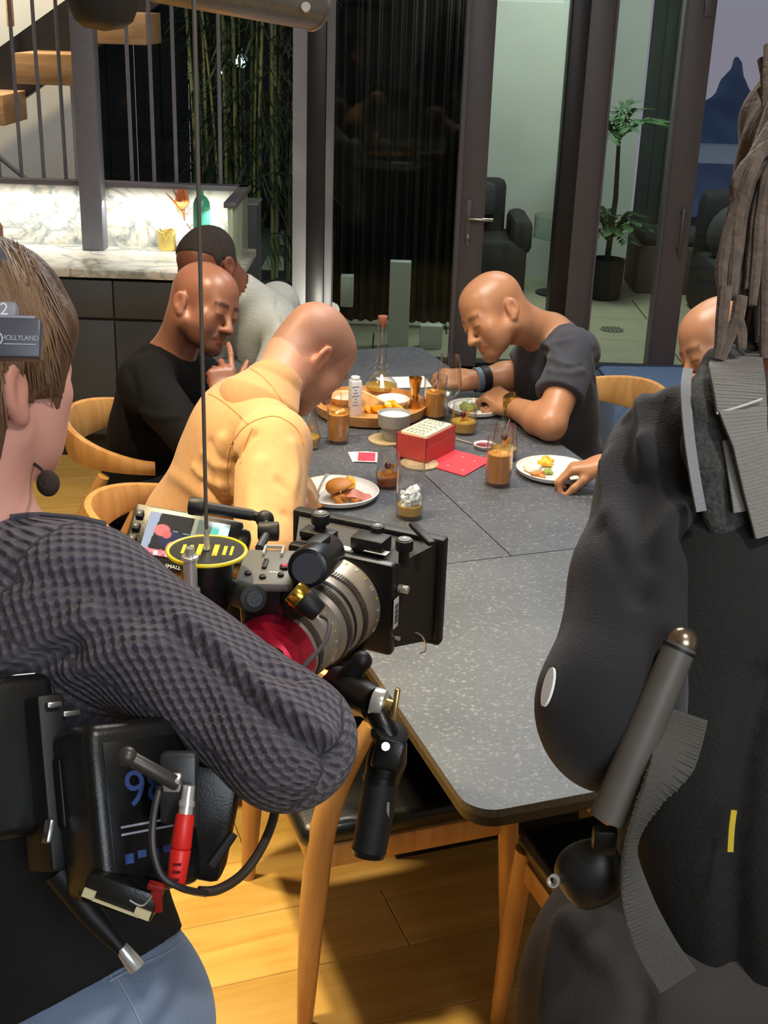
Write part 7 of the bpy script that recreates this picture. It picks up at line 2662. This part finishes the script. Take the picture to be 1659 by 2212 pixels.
def right_person():
    J = {}
    P = at(1590, 2090, 1.22)
    root = thing('person', 'dreadlocked person in black hoodie and harness, back turned, at the right edge', 'person', zdown(P))
    H = Head(at(1810, 420, 1.27), cdir(-0.35, -0.12, 0.93), cdir(-0.02, 1, 0.15), 1.04)
    J.update(P=P, N=at(1720, 862, 1.24), SL=at(1478, 1025, 1.205), SR=at(2060, 960, 1.20))
    J.update(EL=at(1320, 1508, 1.09), WL=at(1450, 1430, 1.32), ER=at(2150, 1560, 1.1), WR=at(1900, 1500, 1.35))
    fw = np.array((-0.25, 0.97, 0))
    rt = np.array((0.97, 0.25, 0))
    for sd, q in (('L', -1), ('R', 1)):
        J['H'+sd] = P+rt*q*0.095-np.array((0, 0, 0.02))
        J['K'+sd] = zdown(P+rt*q*0.12+fw*0.03, 0.52)
        J['A'+sd] = zdown(P+rt*q*0.14-fw*0.02, 0.09)
        J['T'+sd] = J['A'+sd]+fw*0.15
    hl = dict(w=J['WL'], D=cdir(0.75, 0.25, 0.5), Np=cdir(0.2, -0.3, 0.9), side=-1, curl=(0.8, 0.9, 1, 1))
    M = skin_mat('dark brown skin', '6e4230', 0.4)
    body(root, J, H, M, lambda V: face_tone(V, H), (hl,), h=0.006)
    s = SDF()
    torso(s, P, J['N'], J['SL'], J['SR'], 1.08, 1.15, 0.05)
    for sd in 'LR':
        S, E, Wr = J['S'+sd], J['E'+sd], J['W'+sd]
        sleeve(s, [S, S+(E-S)*0.5, E, E+(Wr-E)*0.9], (0.068, 0.067, 0.055, 0.044), 0.05)
        s.ell(E+cdir(0, -0.25, 0)*0.02, (0.054, 0.056, 0.062), None, 0.03)
    Z = (J['N']-P)/np.linalg.norm(J['N']-P)
    hb = H(0, -0.022, -0.035)
    s.cone(J['N']-Z*0.004, J['N']+(hb-J['N'])*1.2, 0.074, 0.07, 0.004, 'sub')
    s.plane(P+Z*0.03, -Z)
    folds = [([(1370, 845), (1392, 920), (1400, 1010)], 0.010, 0.006), ([(1350, 900), (1355, 1010), (1370, 1130), (1385, 1200)], 0.013, -0.008),
             ([(1310, 1000), (1325, 1120), (1370, 1230)], 0.014, 0.007), ([(1400, 960), (1430, 1020), (1440, 1100), (1420, 1180)], 0.013, 0.009),
             ([(1400, 1040), (1400, 1120), (1410, 1200)], 0.012, -0.007), ([(1440, 1160), (1470, 1120), (1500, 1100)], 0.012, 0.010),
             ([(1385, 1280), (1400, 1240), (1430, 1200), (1470, 1160)], 0.012, -0.010), ([(1300, 1140), (1350, 1230), (1390, 1290)], 0.011, -0.007),
             ([(1380, 850), (1410, 870), (1450, 845)], 0.010, 0.005), ([(1330, 870), (1370, 858), (1410, 850)], 0.008, -0.004)]
    o, V, Q = garment(root, 'hoodie', s, J, M_HOOD, 0.006, wrink(0.006, 0.8, 21), folds)
    trousers(root, J, mat('dark grey trousers', '38332f', 0.85, vary=(20, 0.12), bump=(380, 0.25)), w=1.12, h=0.007, seed=5, thigh=(0.105, 0.08), shin=(0.075, 0.06), amp=0.008, top=0.14,
             post=lambda V, Q: strokes(V, Q, [([(1240, 1990), (1290, 2060), (1360, 2110)], 0.014, 0.008), ([(1215, 1990), (1195, 2080), (1180, 2190)], 0.014, 0.007), ([(1370, 2110), (1390, 2160), (1385, 2212)], 0.01, -0.008)]))
    shoes(root, J, M_SHOE)
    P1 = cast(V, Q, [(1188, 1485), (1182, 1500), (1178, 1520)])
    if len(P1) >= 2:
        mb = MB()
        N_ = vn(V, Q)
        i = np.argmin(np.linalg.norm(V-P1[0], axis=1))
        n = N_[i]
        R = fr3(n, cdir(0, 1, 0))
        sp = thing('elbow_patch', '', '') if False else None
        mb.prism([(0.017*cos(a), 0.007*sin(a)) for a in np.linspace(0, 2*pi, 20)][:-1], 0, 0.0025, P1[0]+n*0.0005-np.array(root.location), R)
        mb.build('white_patch', mat('glossy white oval', 'f2f2ee', 0.3), root)  # small white oval laid on the sleeve at the elbow
    # dreadlocks
    rng = random.Random(9)
    ro = np.array(root.location)
    M_DR = mat('brown dreadlock', '574a40', 0.95, vary=(90, 0.3), bump=(170, 0.6, 0.004), sheen=0.2)
    s = SDF()
    s.ell(H(0, -0.016, 0.052), np.array((0.095, 0.115, 0.098))*H.s, H.R, 0)
    s.ell(H(0, 0.10, -0.03), np.array((0.065, 0.075, 0.085))*H.s, H.R, 0.01, 'sub')
    V, Q = s.mesh(H.o-0.17, H.o+0.17, 0.007, wrink(0.006, 5, 2))
    arr_mesh('hair_cap', V, Q, M_DR, root, root.location)
    for i in range(60):
        u = i/59
        z0 = 0.04+0.09*rng.random()
        th = rng.uniform(-0.3, 3.0)
        st = H(-0.09*cos(th*0.6), -0.02-0.095*sin(th*0.6), z0)
        k = rng.random()
        xm = 1585+110*k+rng.uniform(-8, 8)
        xe = 1560+130*k+rng.uniform(-8, 8)
        dp = 1.24-0.10*rng.random()
        y1 = rng.uniform(625, 660) if k < 0.62 else rng.uniform(690, 780)
        pts = [st, at(xm+42-10*k, 335+20*k, dp), at(xm, 450, dp), at(xe, 560, dp), at(xe-6+rng.uniform(-6, 6), y1, dp)]
        mb = MB().tube([p-ro for p in catmull(pts, 6)], [0.0052, 0.0062, 0.0062, 0.0056, 0.004], 8)
        mb.build('dreadlock', M_DR, root)
    for i in range(34):
        a = -0.5+4.0*i/33+rng.uniform(-0.05, 0.05)
        zz = rng.uniform(-0.02, 0.07)
        st = H(0.092*cos(a), -0.03-0.105*max(0.0, sin(a))-0.01, zz)
        out = (st-H(0, -0.01, zz))
        out[2] = 0
        out = out/np.linalg.norm(out)
        L = rng.uniform(0.20, 0.32)
        pts = [st-out*0.01, st+out*0.022-np.array((0, 0, 0.03)), st+out*0.026-np.array((0, 0, L*0.5)), st+out*0.032-np.array((0, 0, L))]
        MB().tube([p-ro for p in catmull(pts, 5)], [0.006, 0.0065, 0.006, 0.004], 7).build('dreadlock', M_DR, root)
    for pts in ([(1566, 620), (1560, 690), (1556, 740), (1548, 776)], [(1600, 640), (1592, 690), (1572, 735), (1555, 778)], [(1592, 690), (1600, 720), (1601, 755)]):
        mb = MB().tube([at(x, y, 1.13)-ro for x, y in catmull([np.array(p, float) for p in pts], 5)], [0.0065, 0.006, 0.0045], 8)
        mb.build('dreadlock', M_DR, root)
    return J, V, Q, root


JR, VR, QR, RR = right_person()

# harness over the hoodie
hv = thing('camera_harness', 'black padded support harness with grey webbing straps worn on the dreadlocked person\'s back', 'harness', at(1560, 1300, 1.1))
ho = at(1560, 1300, 1.1)
M_PAD = mat('black mesh pad', '3a3a38', 0.85, vary=(260, 0.5), bump=(420, 0.7, 0.002))
M_WEB = mat('grey webbing', '7d7a74', 0.8, vary=(8, 0.1), bump=(200, 0.4))
M_BIND = mat('grey binding tape', '7e7f82', 0.7, bump=(300, 0.4))


def hp_(x, y, d):
    return at(x, y, d)-ho


def strap(name, pts, w, m, parent, th=0.003, wd=(1, 0.1, 0.1), ribs=0, smooth=6, wds=None):
    P = [hp_(*p) for p in pts]
    o = MB().band(P, [cdir(*q) for q in (wds or [wd]*len(P))], w, th, smooth=smooth).build(name, m, parent)
    if ribs:
        Pc = catmull(P, smooth)
        Dc = catmull([cdir(*q) for q in (wds or [wd]*len(P))], smooth)
        ww = np.interp(np.linspace(0, 1, len(Pc)), np.linspace(0, 1, len(w)), w) if hasattr(w, '__len__') else [w]*len(Pc)
        L = np.concatenate([[0], np.cumsum([np.linalg.norm(b-a) for a, b in zip(Pc[:-1], Pc[1:])])])
        mb = MB()
        for s_ in np.arange(0.003, L[-1], ribs):
            j = min(np.searchsorted(L, s_), len(Pc)-1)
            i = max(j-1, 0)
            tt = (s_-L[i])/max(L[j]-L[i], 1e-6)
            p = Pc[i]*(1-tt)+Pc[j]*tt
            t_ = Pc[j]-Pc[i]
            t_ = t_/(np.linalg.norm(t_)+1e-9)
            d = Dc[i]-t_*(Dc[i]@t_)
            d /= np.linalg.norm(d)
            mb.box(p, (ww[i]*0.97, ribs*0.6, th*1.22), np.stack([d, t_, np.cross(d, t_)], 1))
        mb.build('webbing_rib', m, o, kind='stuff')
    return o


# shoulder pad, binding and webbing
s = SDF()
s.chain([hp_(1640, 800, 1.26), hp_(1590, 815, 1.16), hp_(1556, 885, 1.105), hp_(1556, 970, 1.09), hp_(1585, 1110, 1.085)], [0.036, 0.036, 0.034, 0.034, 0.028], 0.01, flat=(cdir(0, 0.25, -1), 0.42))
V, Q = s.mesh(hp_(1400, 1150, 1.05)-0.12, hp_(1660, 730, 1.27)+0.12, 0.005)
arr_mesh('shoulder_pad', V, Q, M_PAD, hv)
strap('pad_binding', [(1486, 800, 1.14), (1481, 840, 1.105), (1483, 890, 1.09), (1490, 960, 1.08), (1502, 1040, 1.072), (1514, 1105, 1.07)], 0.009, M_BIND, hv, 0.004)
strap('top_webbing', [(1600, 765, 1.27), (1590, 785, 1.13), (1594, 825, 1.085), (1602, 895, 1.068)], [0.044, 0.047, 0.046, 0.043], M_WEB, hv, 0.005, ribs=0.0032)
MB().tube([hp_(1548, 893, 1.066), hp_(1600, 878, 1.0645), hp_(1646, 862, 1.066)], 0.0012, 6, smooth=3).build('stitch_line', mat('pale stitching', 'c9c8c2', 0.7), hv)
strap('lower_webbing', [(1604, 885, 1.067), (1612, 925, 1.063), (1622, 960, 1.06), (1648, 1050, 1.06), (1676, 1150, 1.06)], [0.043, 0.036, 0.032, 0.036, 0.038], M_WEB, hv, 0.0035, ribs=0.0032)
strap('side_webbing', [(1572, 950, 1.072), (1590, 1015, 1.069), (1607, 1105, 1.066)], [0.010, 0.016, 0.019], M_WEB, hv, 0.003, ribs=0.0032)
s = SDF()
for (x, y, d, r) in ((1640, 1200, 1.13, 0.085), (1600, 1400, 1.11, 0.10), (1590, 1600, 1.10, 0.095), (1600, 1800, 1.10, 0.09), (1640, 1980, 1.12, 0.085), (1740, 1400, 1.11, 0.10), (1740, 1700, 1.1, 0.1)):
    s.ell(at(x, y, d+0.02), (r, 0.055, r*1.3), np.stack([cdir(1, 0, 0), cdir(0, 0, 1), cdir(0, 1, 0)], 1), 0.06)
V, Q = s.mesh(at(1400, 2200, 1.1)-0.15, at(1900, 1000, 1.15)+0.2, 0.008, wrink(0.004, 1, 31))
V = strokes(V, Q, [([(1659, 1470), (1620, 1590), (1595, 1750), (1585, 1900), (1590, 2100)], 0.012, -0.012)])
arr_mesh('back_panel', V, Q, mat('black harness cloth', '131210', 0.85, vary=(20, 0.2), bump=(260, 0.3)), hv, ho)
strap('yellow_tag', [(1585, 1750, 1.035), (1580, 1790, 1.035), (1577, 1840, 1.035)], 0.005, mat('yellow thread', 'c2a818', 0.6), hv, 0.002)
pole = thing('harness_pole', 'grey tapered pole with rounded metal cap along the harness', 'pole', at(1390, 1580, 1.03))
o_ = at(1390, 1580, 1.03)
MB().tube([at(1470, 1395, 1.03)-o_, at(1400, 1560, 1.025)-o_, at(1312, 1770, 1.03)-o_], [0.0135, 0.015, 0.0155], 24).build('tube', mat('grey rubber tube', '55514a', 0.5, vary=(30, 0.08)), pole)
MB().ell(at(1473, 1388, 1.03)-o_, (0.0135, 0.0135, 0.0135)).build('cap', mat('bronze cap', '9a8a78', 0.25, 0.9), pole)
MB().tube([at(1468, 1399, 1.03)-o_, at(1465, 1405, 1.03)-o_], 0.0142, 24).build('collar', M_MATT, pole)
strap('hanging_webbing', [(1490, 1545, 1.03), (1455, 1640, 1.015), (1400, 1735, 1.01), (1362, 1830, 1.01), (1372, 1930, 1.01), (1410, 2030, 1.005), (1465, 2120, 1.0)],
      [0.03, 0.036, 0.026, 0.016, 0.026, 0.032, 0.034], mat('dark webbing', '4b4842', 0.8, vary=(8, 0.1), bump=(200, 0.3)), hv, 0.003, ribs=0.0030,
      wds=[(1, 0.35, 0), (1, 0.35, 0.1), (0.9, 0.4, 0.5), (0.7, 0.1, 0.7), (0.95, 0.1, 0.3), (0.95, 0.3, 0), (0.93, 0.36, 0)])
bk_ = thing('buckle', 'glossy black buckle and ring hanging at the dreadlocked person\'s left hip', 'buckle', at(1270, 1850, 1.05))
o_ = at(1270, 1850, 1.05)
s = SDF()
for (x, y, d_, r) in ((1240, 1880, 1.06, 0.016), (1262, 1862, 1.055, 0.018), (1285, 1885, 1.05, 0.017), (1300, 1850, 1.05, 0.014), (1270, 1915, 1.055, 0.018), (1310, 1900, 1.05, 0.016)):
    s.ell(at(x, y, d_)-o_, (r, r*0.9, r*1.2), None, 0.012)
s.cone(at(1300, 1825, 1.05)-o_, at(1245, 1872, 1.055)-o_, 0.007, 0.009, 0.008)
s.cone(at(1235, 1890, 1.05)-o_, at(1300, 1930, 1.045)-o_, 0.007, 0.007, 0.008)
V, Q = s.mesh((-0.08, -0.08, -0.09), (0.08, 0.08, 0.06), 0.003, wrink(0.002, 4, 6))
arr_mesh('pouch', V, Q, mat('soft black wrap', '161617', 0.45), bk_)
MB().box(at(1305, 1815, 1.03)-o_, (0.02, 0.012, 0.024), bev=0.003).build('clip', M_PLAS, bk_)
MB().lathe([(0.0038, -0.003), (0.0052, -0.003), (0.0052, 0.003), (0.0038, 0.003)], at(1196, 1903, 1.05)-o_, cdir(-0.4, 0, -1), 20, cap=False).cyl(at(1200, 1903, 1.055)-o_, at(1225, 1900, 1.06)-o_, 0.0035).build('ring', M_STEELB, bk_)
ph = thing('small_phone', 'small pale object glinting between arm and pole', 'phone', at(1412, 1460, 1.2))
MB().box((0, 0, 0), (0.02, 0.008, 0.045), bev=0.003).build('case', mat('pale phone', 'dfe4f2', 0.3), ph)
